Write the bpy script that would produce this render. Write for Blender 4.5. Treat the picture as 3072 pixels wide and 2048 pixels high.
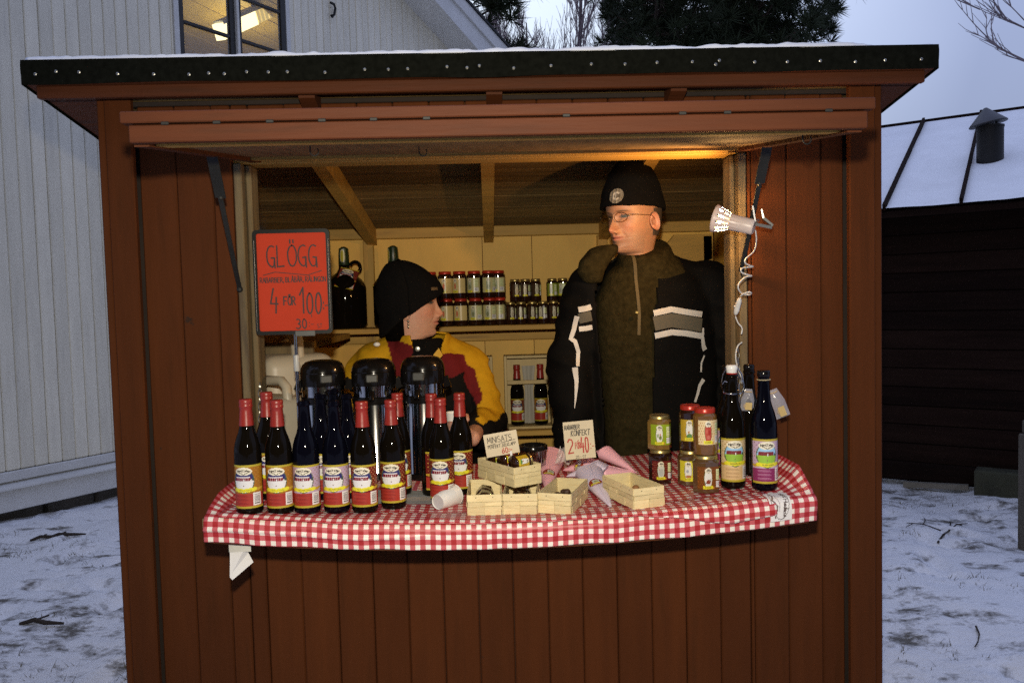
import bpy, bmesh, math, random
import numpy as np
from math import sin, cos, pi, radians, sqrt, atan2, exp
from mathutils import Vector, Matrix, noise as mnoise
random.seed(11)
SC = bpy.context.scene
for o in list(bpy.data.objects): bpy.data.objects.remove(o)
COL = SC.collection

# ------------------------------------------------------------------ camera
CAMF = 2389.0
_a, _p, _r = radians(1.66), radians(3.0), radians(1.5)
CAM = np.array([0.0, -2.3, 1.55])
FW = np.array([sin(_a)*cos(_p), cos(_a)*cos(_p), -sin(_p)])
_r0 = np.array([cos(_a), -sin(_a), 0.0]); _u0 = np.cross(_r0, FW)
RT = _r0*cos(_r) - _u0*sin(_r); UP = _u0*cos(_r) + _r0*sin(_r)
cam_data = bpy.data.cameras.new('camera'); cam = bpy.data.objects.new('camera', cam_data); COL.objects.link(cam)
cam_data.sensor_width = 36.0; cam_data.lens = CAMF/3072*36.0
cam_data.clip_start = 0.05; cam_data.clip_end = 900
cam.matrix_world = Matrix(((RT[0], UP[0], -FW[0], CAM[0]), (RT[1], UP[1], -FW[1], CAM[1]), (RT[2], UP[2], -FW[2], CAM[2]), (0, 0, 0, 1)))
SC.camera = cam

# ------------------------------------------------------------------ dusk sky under thin overcast
w = bpy.data.worlds.new('World'); SC.world = w; w.use_nodes = True
nt = w.node_tree; nt.nodes.clear()
wo = nt.nodes.new('ShaderNodeOutputWorld'); bg = nt.nodes.new('ShaderNodeBackground'); bg2 = nt.nodes.new('ShaderNodeBackground')
sky = nt.nodes.new('ShaderNodeTexSky'); sky.sky_type = 'NISHITA'; sky.sun_disc = False
sky.sun_elevation = radians(3); sky.sun_rotation = radians(200)
bg.inputs['Strength'].default_value = 0.02
tc = nt.nodes.new('ShaderNodeTexCoord'); cn = nt.nodes.new('ShaderNodeTexNoise'); cn.inputs['Scale'].default_value = 2.2; cn.inputs['Detail'].default_value = 4
rp = nt.nodes.new('ShaderNodeValToRGB')
rp.color_ramp.elements[0].position = .3; rp.color_ramp.elements[0].color = (.90, .90, .90, 1)
rp.color_ramp.elements[1].position = .7; rp.color_ramp.elements[1].color = (1.06, 1.06, 1.06, 1)
# afterglow of the set sun low behind the stall, paling the cloud there
gv = nt.nodes.new('ShaderNodeVectorMath'); gv.operation = 'DOT_PRODUCT'; gd = Vector((-.03, 1, .36)).normalized(); gv.inputs[1].default_value = gd
gr = nt.nodes.new('ShaderNodeValToRGB'); e = gr.color_ramp.elements; e[0].position = 0; e[0].color = (.22, .26, .42, 1); e[1].position = 1; e[1].color = (.71, .81, .97, 1)
for p_, c_ in ((.55, (.29, .34, .55, 1)), (.84, (.29, .345, .55, 1)), (.955, (.56, .65, .88, 1))): q = e.new(p_); q.color = c_
mu_ = nt.nodes.new('ShaderNodeMix'); mu_.data_type = 'RGBA'; mu_.blend_type = 'MULTIPLY'; mu_.inputs['Factor'].default_value = 1
add = nt.nodes.new('ShaderNodeAddShader')
bg2.inputs['Strength'].default_value = 1.0
L = nt.links.new
L(tc.outputs['Generated'], cn.inputs['Vector']); L(cn.outputs['Fac'], rp.inputs['Fac']); L(tc.outputs['Generated'], gv.inputs[0]); L(gv.outputs['Value'], gr.inputs['Fac']); sz_ = nt.nodes.new('ShaderNodeSeparateXYZ'); L(tc.outputs['Generated'], sz_.inputs[0]); el = nt.nodes.new('ShaderNodeMapRange'); el.inputs['From Min'].default_value = 0; el.inputs['From Max'].default_value = 1; el.inputs['To Min'].default_value = .78; el.inputs['To Max'].default_value = 2.1; L(sz_.outputs['Z'], el.inputs['Value'])
ov_ = nt.nodes.new('ShaderNodeVectorMath'); ov_.operation = 'SCALE'; L(mu_.outputs['Result'], ov_.inputs[0]); L(el.outputs[0], ov_.inputs['Scale'])   # overcast sky: the zenith is the brightest
L(gr.outputs['Color'], mu_.inputs['A']); L(rp.outputs['Color'], mu_.inputs['B']); L(ov_.outputs[0], bg2.inputs['Color'])
L(sky.outputs['Color'], bg.inputs['Color']); L(bg.outputs[0], add.inputs[0]); L(bg2.outputs[0], add.inputs[1]); L(add.outputs[0], wo.inputs['Surface'])
# the photographer's flash: a real lamp a hand above the lens (its catchlights sit on every bottle)
fl = bpy.data.lights.new('flash', 'SPOT'); fl.energy = 190; fl.color = (1.0, .90, .72); fl.shadow_soft_size = .022
fl.spot_size = radians(100); fl.spot_blend = 1.0
flo = bpy.data.objects.new('flash', fl); COL.objects.link(flo); flo.location = (-.01, -2.30, 1.725)
flo.rotation_euler = Vector((.03, 1, -.13)).to_track_quat('-Z', 'Y').to_euler()
vs = SC.view_settings
SC.display_settings.display_device = 'sRGB'
vs.view_transform = 'Standard'; vs.look = 'None'; vs.exposure = 0; vs.gamma = 1; vs.use_curve_mapping = False
SC.cycles.max_bounces = 6; SC.cycles.transparent_max_bounces = 10; SC.cycles.sample_clamp_indirect = 0.4; SC.cycles.caustics_reflective = False; SC.cycles.caustics_refractive = False
SC.cycles.use_denoising = False

def ray(x, y): return FW*CAMF + RT*(x-1536) - UP*(y-1024)
def PY(x, y, Y): d = ray(x, y); return CAM + d*(Y-CAM[1])/d[1]
def PZ(x, y, Z): d = ray(x, y); return CAM + d*(Z-CAM[2])/d[2]
def PP(x, y, o, n): d = ray(x, y); o = np.array(o); n = np.array(n); return CAM + d*np.dot(o-CAM, n)/np.dot(d, n)
def lerp(a, b, t): return a+(b-a)*t
def interp(x, pts):
    return np.interp(x, [p[0] for p in pts], [p[1] for p in pts])

# ------------------------------------------------------------------ materials
def mat(name, col, rough=.6, metal=0, spec=.5, var=.25, scale=8, stretch=(1, 1, 1), bump=0, bscale=40, col2=None, c2pos=(.45, .7), coat=0, tint=0, alpha=1, emit=None, sheen=0, trans=0, attr=None, sss=0, detail=4, wear=None):
    m = bpy.data.materials.new(name); m.use_nodes = True; t = m.node_tree; N = t.nodes.new; l = t.links.new
    b = t.nodes['Principled BSDF']
    b.inputs['Roughness'].default_value = rough; b.inputs['Metallic'].default_value = metal
    b.inputs['Specular IOR Level'].default_value = spec; b.inputs['Coat Weight'].default_value = coat; b.inputs['Coat Roughness'].default_value = .04
    b.inputs['Alpha'].default_value = alpha; b.inputs['Sheen Weight'].default_value = sheen; b.inputs['Transmission Weight'].default_value = trans
    if sss: b.inputs['Subsurface Weight'].default_value = sss; b.inputs['Subsurface Radius'].default_value = (.012, .005, .003); b.inputs['Subsurface Scale'].default_value = 1
    co = N('ShaderNodeTexCoord'); oi = N('ShaderNodeObjectInfo'); va = N('ShaderNodeVectorMath'); va.operation = 'MULTIPLY_ADD'
    cb = N('ShaderNodeCombineXYZ')
    for i in range(3): l(oi.outputs['Random'], cb.inputs[i])
    l(cb.outputs[0], va.inputs[0]); va.inputs[1].default_value = (37, 53, 71); l(co.outputs['Object'], va.inputs[2])
    mp = N('ShaderNodeMapping'); mp.inputs['Scale'].default_value = stretch; l(va.outputs[0], mp.inputs['Vector'])
    nz = N('ShaderNodeTexNoise'); nz.inputs['Scale'].default_value = scale; nz.inputs['Detail'].default_value = detail; nz.inputs['Roughness'].default_value = .6; l(mp.outputs[0], nz.inputs['Vector'])
    mr = N('ShaderNodeMapRange'); mr.inputs['From Min'].default_value = .25; mr.inputs['From Max'].default_value = .75; mr.inputs['To Min'].default_value = 1-var; mr.inputs['To Max'].default_value = 1+var; l(nz.outputs['Fac'], mr.inputs['Value'])
    if attr:
        base = N('ShaderNodeAttribute'); base.attribute_name = attr; src = base.outputs['Color']
    else:
        base = N('ShaderNodeRGB'); base.outputs[0].default_value = (*col, 1); src = base.outputs[0]
    if col2 is not None:
        cr = N('ShaderNodeMapRange'); cr.interpolation_type = 'SMOOTHSTEP'; cr.inputs['From Min'].default_value = c2pos[0]; cr.inputs['From Max'].default_value = c2pos[1]
        n2 = N('ShaderNodeTexNoise'); n2.inputs['Scale'].default_value = scale*1.7; n2.inputs['Detail'].default_value = 6; l(mp.outputs[0], n2.inputs['Vector']); l(n2.outputs['Fac'], cr.inputs['Value'])
        mx = N('ShaderNodeMix'); mx.data_type = 'RGBA'; mx.inputs['B'].default_value = (*col2, 1); l(cr.outputs[0], mx.inputs['Factor']); l(src, mx.inputs['A']); src = mx.outputs['Result']
    if wear is not None:   # (colour, scale, threshold): small worn spots
        n3 = N('ShaderNodeTexNoise'); n3.inputs['Scale'].default_value = wear[1]; n3.inputs['Detail'].default_value = 8; n3.inputs['Roughness'].default_value = .7; l(va.outputs[0], n3.inputs['Vector'])
        c3 = N('ShaderNodeMapRange'); c3.inputs['From Min'].default_value = wear[2]; c3.inputs['From Max'].default_value = wear[2]+.05; l(n3.outputs['Fac'], c3.inputs['Value'])
        m3 = N('ShaderNodeMix'); m3.data_type = 'RGBA'; m3.inputs['B'].default_value = (*wear[0], 1); l(c3.outputs[0], m3.inputs['Factor']); l(src, m3.inputs['A']); src = m3.outputs['Result']
    vm = N('ShaderNodeVectorMath'); vm.operation = 'SCALE'; l(src, vm.inputs[0])
    if tint:
        tr = N('ShaderNodeMapRange'); tr.inputs['To Min'].default_value = 1-tint; tr.inputs['To Max'].default_value = 1+tint; l(oi.outputs['Random'], tr.inputs['Value'])
        mm = N('ShaderNodeMath'); mm.operation = 'MULTIPLY'; l(tr.outputs[0], mm.inputs[0]); l(mr.outputs[0], mm.inputs[1]); l(mm.outputs[0], vm.inputs['Scale'])
    else: l(mr.outputs[0], vm.inputs['Scale'])
    l(vm.outputs[0], b.inputs['Base Color'])
    if bump:
        nb = N('ShaderNodeTexNoise'); nb.inputs['Scale'].default_value = bscale; nb.inputs['Detail'].default_value = 5; l(mp.outputs[0], nb.inputs['Vector'])
        bp = N('ShaderNodeBump'); bp.inputs['Strength'].default_value = bump; bp.inputs['Distance'].default_value = .004; l(nb.outputs['Fac'], bp.inputs['Height']); l(bp.outputs[0], b.inputs['Normal'])
    if emit: b.inputs['Emission Color'].default_value = (*emit[0], 1); b.inputs['Emission Strength'].default_value = emit[1]
    return m

# ------------------------------------------------------------------ mesh builder
class MB:
    def __init__(s): s.v = []; s.f = []; s.m = []; s.uv = None; s.col = None
    def add(s, vs_, fs, mi=0):
        o = len(s.v); s.v += [tuple(p) for p in vs_]; s.f += [tuple(i+o for i in q) for q in fs]; s.m += [mi]*len(fs)
    def box(s, x0, x1, y0, y1, z0, z1, mi=0):
        s.add([(x0, y0, z0), (x1, y0, z0), (x1, y1, z0), (x0, y1, z0), (x0, y0, z1), (x1, y0, z1), (x1, y1, z1), (x0, y1, z1)],
              [(0, 3, 2, 1), (4, 5, 6, 7), (0, 1, 5, 4), (1, 2, 6, 5), (2, 3, 7, 6), (3, 0, 4, 7)], mi); return s
    def cbox(s, x0, x1, y0, y1, z0, z1, c=.003, mi=0):
        # chamfered box (24 vertices) through bmesh bevel
        bm = bmesh.new(); bmesh.ops.create_cube(bm, size=1)
        for v in bm.verts: v.co = Vector((lerp(x0, x1, v.co.x+.5), lerp(y0, y1, v.co.y+.5), lerp(z0, z1, v.co.z+.5)))
        bmesh.ops.bevel(bm, geom=bm.edges[:], offset=c, segments=1, affect='EDGES', profile=.5)
        bm.verts.index_update()
        s.add([v.co[:] for v in bm.verts], [[v.index for v in f.verts] for f in bm.faces], mi); bm.free(); return s
    def hexa(s, pts, mi=0):   # 8 points, bottom ring then top ring
        s.add(pts, [(0, 3, 2, 1), (4, 5, 6, 7), (0, 1, 5, 4), (1, 2, 6, 5), (2, 3, 7, 6), (3, 0, 4, 7)], mi); return s
    def bar(s, a, b, wx, wy, up=(0, 0, 1), mi=0):
        a = Vector(a); b = Vector(b); d = (b-a).normalized(); x = d.cross(Vector(up))
        if x.length < 1e-4: x = d.cross(Vector((1, 0, 0)))
        x.normalize(); y = x.cross(d); x *= wx/2; y *= wy/2
        return s.hexa([a-x-y, a+x-y, a+x+y, a-x+y, b-x-y, b+x-y, b+x+y, b-x+y], mi)
    def lathe(s, prof, n=24, mi=0, rf=None, cap=True, mids=None):
        k = len(prof); V = []; Fs = []
        for (r, z) in prof:
            for i in range(n):
                t = 2*pi*i/n; q = r*(rf(t) if rf else 1); V.append((q*cos(t), q*sin(t), z))
        for j in range(k-1):
            for i in range(n):
                Fs.append((j*n+i, j*n+(i+1) % n, (j+1)*n+(i+1) % n, (j+1)*n+i))
        o = len(s.v); s.add(V, Fs, mi)
        if mids:
            for j in range(k-1):
                for i in range(n): s.m[len(s.m)-len(Fs)+j*n+i] = mids[j]
        if cap:
            s.f.append(tuple(o+i for i in reversed(range(n)))); s.m.append(mids[0] if mids else mi)
            s.f.append(tuple(o+(k-1)*n+i for i in range(n))); s.m.append(mids[-1] if mids else mi)
        return s
    def tube(s, pts, r, n=6, mi=0, cap=True):
        pts = [Vector(p) for p in pts]; k = len(pts); R = r if hasattr(r, '__len__') else [r]*k
        V = []; nrm = None
        for j in range(k):
            d = (pts[min(j+1, k-1)]-pts[max(j-1, 0)])
            if d.length < 1e-9: d = Vector((0, 0, 1))
            d.normalize()
            if nrm is None:
                nrm = d.cross(Vector((0, 0, 1)));
                if nrm.length < 1e-3: nrm = d.cross(Vector((1, 0, 0)))
            nrm = nrm - d*nrm.dot(d)
            if nrm.length < 1e-6: nrm = d.orthogonal()
            nrm.normalize(); bn = d.cross(nrm)
            for i in range(n):
                t = 2*pi*i/n; V.append(pts[j] + (nrm*cos(t)+bn*sin(t))*R[j])
        Fs = [(j*n+i, j*n+(i+1) % n, (j+1)*n+(i+1) % n, (j+1)*n+i) for j in range(k-1) for i in range(n)]
        if cap: Fs += [tuple(reversed(range(n))), tuple((k-1)*n+i for i in range(n))]
        s.add(V, Fs, mi); return s
    def ball(s, c, r, nu=12, nv=8, mi=0, sc=(1, 1, 1)):
        V = []; Fs = []
        for j in range(nv+1):
            ph = pi*j/nv
            for i in range(nu):
                t = 2*pi*i/nu; V.append((c[0]+r*sc[0]*sin(ph)*cos(t), c[1]+r*sc[1]*sin(ph)*sin(t), c[2]-r*sc[2]*cos(ph)))
        for j in range(nv):
            for i in range(nu): Fs.append((j*nu+i, j*nu+(i+1) % nu, (j+1)*nu+(i+1) % nu, (j+1)*nu+i))
        s.add(V, Fs, mi); return s
    def grid(s, nu, nv, fn, mi=0, uv=None):
        o = len(s.v); V = []
        for j in range(nv+1):
            for i in range(nu+1):
                V.append(fn(i/nu, j/nv))
                if uv is not None:
                    if s.uv is None: s.uv = []
                    s.uv.append(uv(i/nu, j/nv))
        s.add(V, [(j*(nu+1)+i, j*(nu+1)+i+1, (j+1)*(nu+1)+i+1, (j+1)*(nu+1)+i) for j in range(nv) for i in range(nu)], mi); return s
    def add_quad(s, R, flat, L_):   # the turned-over corner of a folded paper cone
        s.add([(-R*.5, -flat*R*.12, L_+.0225), (R*.5, -flat*R*.12, L_+.0225), (R*.25, -flat*R*.72, L_-.004), (-R*.35, -flat*R*.70, L_-.002)], [(0, 1, 2, 3)]); return s
    def xf(s, M, start=0):
        M = M if isinstance(M, Matrix) else Matrix(M)
        s.v = s.v[:start] + [tuple(M @ Vector(p)) for p in s.v[start:]]; return s

def make(name, mb, mats, parent=None, smooth=None, loc=None, rot=None, label=None, kind=None):
    me = bpy.data.meshes.new(name); me.from_pydata(mb.v, [], mb.f)
    for m in (mats if isinstance(mats, (list, tuple)) else [mats]): me.materials.append(m)
    if any(mb.m): me.polygons.foreach_set('material_index', mb.m)
    if mb.uv:
        ul = me.uv_layers.new(name='UVMap'); li = np.empty(len(me.loops), dtype=np.int32); me.loops.foreach_get('vertex_index', li)
        ul.data.foreach_set('uv', np.array(mb.uv, dtype=np.float32)[li].ravel())
    if mb.col is not None:
        c = np.asarray(mb.col, dtype=np.float32); dom = 'POINT' if len(c) == len(mb.v) else 'CORNER'
        if dom == 'CORNER':   # one colour per face
            lt = np.empty(len(me.polygons), dtype=np.int32); me.polygons.foreach_get('loop_total', lt); c = np.repeat(c, lt, axis=0)
        at = me.color_attributes.new('Col', 'FLOAT_COLOR', dom); a4 = np.ones((len(c), 4), dtype=np.float32); a4[:, :3] = c; at.data.foreach_set('color', a4.ravel())
    if smooth is not None:
        me.shade_smooth()
        if smooth < 180: me.set_sharp_from_angle(angle=radians(smooth))
    me.update()
    o = bpy.data.objects.new(name, me); COL.objects.link(o)
    if parent is not None: o.parent = parent
    if loc is not None: o.location = loc
    if rot is not None: o.rotation_euler = rot
    if label: o['label'] = label
    if kind: o['kind'] = kind
    return o
def tag(o, label, cat, group=None, kind=None):
    o['label'] = label; o['category'] = cat
    if group: o['group'] = group
    if kind: o['kind'] = kind
    return o
def thing(name, label, cat, loc=(0, 0, 0), rz=0, group=None, rot=None):
    o = bpy.data.objects.new(name, None); COL.objects.link(o); o.empty_display_size = .1
    o.location = loc; o.rotation_euler = rot if rot is not None else (0, 0, rz)
    return tag(o, label, cat, group)
KIDS = {}
def kids(o): return [c for c in o.children]
def dup(root, loc=None, rz=None, label=None, rot=None, parent=None):
    r = root.copy(); COL.objects.link(r)
    if parent is not None: r.parent = parent
    if loc is not None: r.location = loc
    if rz is not None: r.rotation_euler = (0, 0, rz)
    if rot is not None: r.rotation_euler = rot
    if label: r['label'] = label
    for c in kids(root): dup(c, parent=r)
    return r
def inst(o, parent, loc=None, rot=None, name=None):    # a further piece sharing the mesh
    c = o.copy(); COL.objects.link(c); c.parent = parent
    if loc is not None: c.location = loc
    if rot is not None: c.rotation_euler = rot
    return c

# ------------------------------------------------------------------ hand-lettering: one-stroke capitals in a unit box
def _arc(cx, cy, rx, ry, a0, a1, n=10): return [(cx+rx*cos(radians(a0+(a1-a0)*i/n)), cy+ry*sin(radians(a0+(a1-a0)*i/n))) for i in range(n+1)]
G = {
 'A': [[(0, 0), (.3, 1), (.6, 0)], [(.12, .38), (.5, .38)]], 'B': [[(0, 0), (0, 1)]+_arc(.2, .76, .3, .24, 90, -90)+[(0, .52)]+_arc(.24, .26, .34, .26, 90, -90)+[(0, 0)]],
 'C': [_arc(.35, .5, .35, .5, 50, 310)], 'D': [[(0, 0), (0, 1)]+_arc(.15, .5, .45, .5, 90, -90)+[(0, 0)]],
 'E': [[(.5, 1), (0, 1), (0, 0), (.5, 0)], [(0, .52), (.4, .52)]], 'F': [[(.55, 1), (0, 1), (0, 0)], [(0, .52), (.4, .52)]],
 'G': [_arc(.35, .5, .35, .5, 60, 300)+[(.56, .42), (.33, .42)], [(.56, .42), (.58, -.05)]], 'H': [[(0, 0), (0, 1)], [(.55, 0), (.55, 1)], [(0, .5), (.55, .5)]],
 'I': [[(0, 0), (0, 1)]], 'J': [[(.4, 1), (.4, .2)]+_arc(.2, .2, .2, .2, 0, -160)], 'K': [[(0, 0), (0, 1)], [(.52, 1), (0, .42), (.55, 0)]],
 'L': [[(0, 1), (0, 0), (.48, .04)]], 'M': [[(0, 0), (.08, 1), (.36, .3), (.64, 1), (.72, 0)]], 'N': [[(0, 0), (0, 1), (.55, 0), (.55, 1)]],
 'O': [_arc(.32, .5, .32, .5, 90, 450, 16)], 'P': [[(0, 0), (0, 1)]+_arc(.2, .74, .33, .26, 90, -90)+[(0, .48)]],
 'R': [[(0, 0), (0, 1)]+_arc(.2, .74, .33, .26, 90, -90)+[(0, .48), (.25, .48), (.56, 0)]],
 'S': [_arc(.28, .75, .26, .25, 40, 270, 8)+_arc(.28, .25, .28, .25, 90, -140, 8)], 'T': [[(0, 1), (.6, 1)], [(.3, 1), (.3, 0)]], 'U': [[(0, 1), (0, .25)]+_arc(.27, .25, .27, .25, 180, 360)+[(.54, 1)]],
 'V': [[(0, 1), (.3, 0), (.6, 1)]], '0': [_arc(.25, .5, .25, .5, 100, 460, 16)], '1': [[(0, .72), (.2, 1), (.2, 0)]], '2': [_arc(.25, .72, .25, .28, 160, -20, 8)+[(0, 0), (.5, .02)]],
 '3': [_arc(.22, .75, .24, .25, 130, -80, 8)+_arc(.22, .25, .28, .27, 80, -140, 8)], '4': [[(.22, 1), (0, .38), (.5, .38)], [(.42, .62), (.36, 0)]],
 '5': [[(.45, 1), (.08, 1), (.04, .55)]+_arc(.22, .3, .28, .3, 110, -130, 8)], '6': [[(.4, 1), (.06, .4)]+_arc(.26, .27, .25, .27, 170, -190, 12)],
 ':': [[(.06, .62), (.07, .72)], [(.06, .12), (.07, .22)]], '-': [[(0, .42), (.35, .44)]], ',': [[(.1, .08), (.02, -.14)]], '.': [[(.05, 0), (.08, .05)]], ' ': [],
 'h': [[(0, 0), (.08, 1)], [(.04, .5), (.25, .62), (.3, .4), (.3, 0), (.42, .1)]], 'e': [[(0, .25), (.3, .35)]+_arc(.18, .3, .16, .28, 20, 320, 8)+[(.45, .15)]],
 'd': [_arc(.18, .28, .18, .26, 30, 390, 10), [(.4, 1), (.32, .05), (.45, .1)]], 'n': [[(0, 0), (.04, .55), (.06, .4), (.22, .56), (.3, .4), (.3, 0), (.42, .12)]], 's': [[(.28, .5), (.12, .58), (.06, .42), (.26, .2), (.14, 0), (0, .06)]],
 'o': [_arc(.18, .28, .18, .28, 90, 450, 10)], 'r': [[(0, 0), (.04, .55), (.06, .4), (.24, .56)]], 'a': [_arc(.18, .28, .17, .27, 20, 380, 10), [(.36, .55), (.34, 0), (.44, .1)]],
}
ADV = {'I': .2, ':': .28, ',': .22, '.': .2, ' ': .4, 'M': .92, '1': .4, '-': .5, 'e': .42, 'h': .46, 'd': .48, 'n': .46, 's': .38, 'o': .42, 'r': .3, 'a': .46}
def strokes(text):
    x = 0; out = []
    for ch in text:
        dots = ''
        if ch in 'ÄÖ': dots = 'd'; ch = {'Ä': 'A', 'Ö': 'O'}[ch]
        if ch == 'Å': dots = 'o'; ch = 'A'
        for s in G.get(ch, []): out.append([(x+px_, py_) for px_, py_ in s])
        if dots == 'd': out += [[(x+.2, 1.12), (x+.2, 1.26)], [(x+.42, 1.12), (x+.42, 1.26)]]
        if dots == 'o': out.append([(x+a, b) for a, b in _arc(.3, 1.16, .09, .1, 0, 360, 8)])
        x += ADV.get(ch, .76)
    return out, max(x-.12, .01)
def text_ribbons(mb, text, x0, y0, wdt, hgt, thick, lift=.0006, mi=0, slant=0, jit=.03, seed=1):
    """lettering laid out in the local XZ plane, facing -Y; every stroke a thin raised ribbon"""
    rnd = random.Random(seed); st, tw = strokes(text); k = 0
    for s in st:
        P = [(x0+px_/tw*wdt+slant*py_*hgt+rnd.uniform(-jit, jit)*hgt*.35, y0+py_*hgt+rnd.uniform(-jit, jit)*hgt) for px_, py_ in s]
        poly_ribbon(mb, P, thick, lift, mi, k); k += 1
def poly_ribbon(mb, P, thick, lift=.0006, mi=0, k=0):
    for i in range(1, len(P)-1):
        ax, ay, bx, by = P[i][0]-P[i-1][0], P[i][1]-P[i-1][1], P[i+1][0]-P[i][0], P[i+1][1]-P[i][1]
        if ax*bx+ay*by < .55*sqrt((ax*ax+ay*ay)*(bx*bx+by*by)):
            poly_ribbon(mb, P[:i+1], thick, lift, mi, k); poly_ribbon(mb, P[i:], thick, lift+.00007, mi, k+5); return
    L_ = []; R_ = []
    for i, p in enumerate(P):
        a = P[max(i-1, 0)]; b = P[min(i+1, len(P)-1)]; dx, dy = b[0]-a[0], b[1]-a[1]; d = sqrt(dx*dx+dy*dy) or 1e-6
        nx, ny = -dy/d*thick/2, dx/d*thick/2
        if i == 0: p = (p[0]-dx/d*thick*.4, p[1]-dy/d*thick*.4)
        if i == len(P)-1: p = (p[0]+dx/d*thick*.4, p[1]+dy/d*thick*.4)
        L_.append((p[0]+nx, p[1]+ny)); R_.append((p[0]-nx, p[1]-ny))
    y = -lift-.00003*(k % 12)
    V = [(a[0], y, a[1]) for a in L_]+[(a[0], y, a[1]) for a in R_]; n = len(P)
    mb.add(V, [(i, n+i, n+i+1, i+1) for i in range(n-1)], mi)

# ------------------------------------------------------------------ little rasteriser for printed labels (one flat colour per cell)
class Art:
    def __init__(s, w, h, bg): s.w = w; s.h = h; s.a = np.empty((h, w, 3)); s.a[:] = bg; s.X, s.Y = np.meshgrid((np.arange(w)+.5)/w, (np.arange(h)+.5)/h)
    def rect(s, x0, y0, x1, y1, c): s.a[(s.X >= x0) & (s.X < x1) & (s.Y >= y0) & (s.Y < y1)] = c
    def ell(s, cx, cy, rx, ry, c, clip=None):
        k = ((s.X-cx)/rx)**2+((s.Y-cy)/ry)**2 < 1
        if clip: k &= (s.Y >= clip[0]) & (s.Y < clip[1])
        s.a[k] = c
    def line(s, pts, c, t=.012):
        asp = s.h/s.w
        for (a, b) in zip(pts[:-1], pts[1:]):
            dx, dy = b[0]-a[0], (b[1]-a[1])*asp; q = dx*dx+dy*dy+1e-12
            u = np.clip(((s.X-a[0])*dx+(s.Y-a[1])*asp*dy)/q, 0, 1)
            d = (s.X-a[0]-u*dx)**2+((s.Y-a[1])*asp-u*dy)**2
            s.a[d < t*t] = c
    def text(s, txt, x0, y0, w_, h_, c, t=.01):
        st, tw = strokes(txt)
        for q in st: s.line([(x0+a/tw*w_, y0+b*h_) for a, b in q], c, t)
    def dots(s, x0, y0, x1, y1, c, nx, ny, r=.02):
        for j in range(ny):
            for i in range(nx):
                s.ell(x0+(x1-x0)*(i+.5+.5*(j % 2)-.25)/nx, y0+(y1-y0)*(j+.5)/ny, r, r*s.w/s.h, c)
    def barcode(s, x0, y0, x1, y1, vertical=True):
        s.rect(x0, y0, x1, y1, (.75, .72, .68)); rnd = random.Random(3); y = y0+(y1-y0)*.12
        while y < y1-(y1-y0)*.1:
            s.rect(x0+(x1-x0)*.18, y, x1-(x1-x0)*.18, y+(y1-y0)*.035, (.08, .07, .07)); y += (y1-y0)*rnd.choice([.06, .08, .11])
def label_mesh(art, R, z0, z1, a0, a1, rf=None, lift=.0004):
    """art wrapped round a vertical body; angles in degrees, -90 faces -Y"""
    mb = MB(); h, w_ = art.h, art.w; V = []
    for j in range(h+1):
        for i in range(w_+1):
            hf_ = radians(a1-a0)/2; t = radians(a0+a1)/2+math.asin(sin(hf_)*(2*i/w_-1)); q = R*(rf(t) if rf else 1)+lift; V.append((q*cos(t), q*sin(t), z0+(z1-z0)*j/h))
    mb.add(V, [(j*(w_+1)+i, j*(w_+1)+i+1, (j+1)*(w_+1)+i+1, (j+1)*(w_+1)+i) for j in range(h) for i in range(w_)])
    mb.col = art.a.reshape(-1, 3); return mb
def flat_art(art, wdt, hgt):
    mb = MB(); h, w_ = art.h, art.w
    V = [(wdt*(i/w_-.5), 0, hgt*j/h) for j in range(h+1) for i in range(w_+1)]
    mb.add(V, [(j*(w_+1)+i, j*(w_+1)+i+1, (j+1)*(w_+1)+i+1, (j+1)*(w_+1)+i) for j in range(h) for i in range(w_)])
    mb.col = art.a.reshape(-1, 3); return mb
def fbm(x, y, z=0, o=4):
    s = 0; a = 1; f = 1
    for _ in range(o): s += a*mnoise.noise((x*f, y*f, z*f)); a *= .5; f *= 2.03
    return s
M = {}
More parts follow.
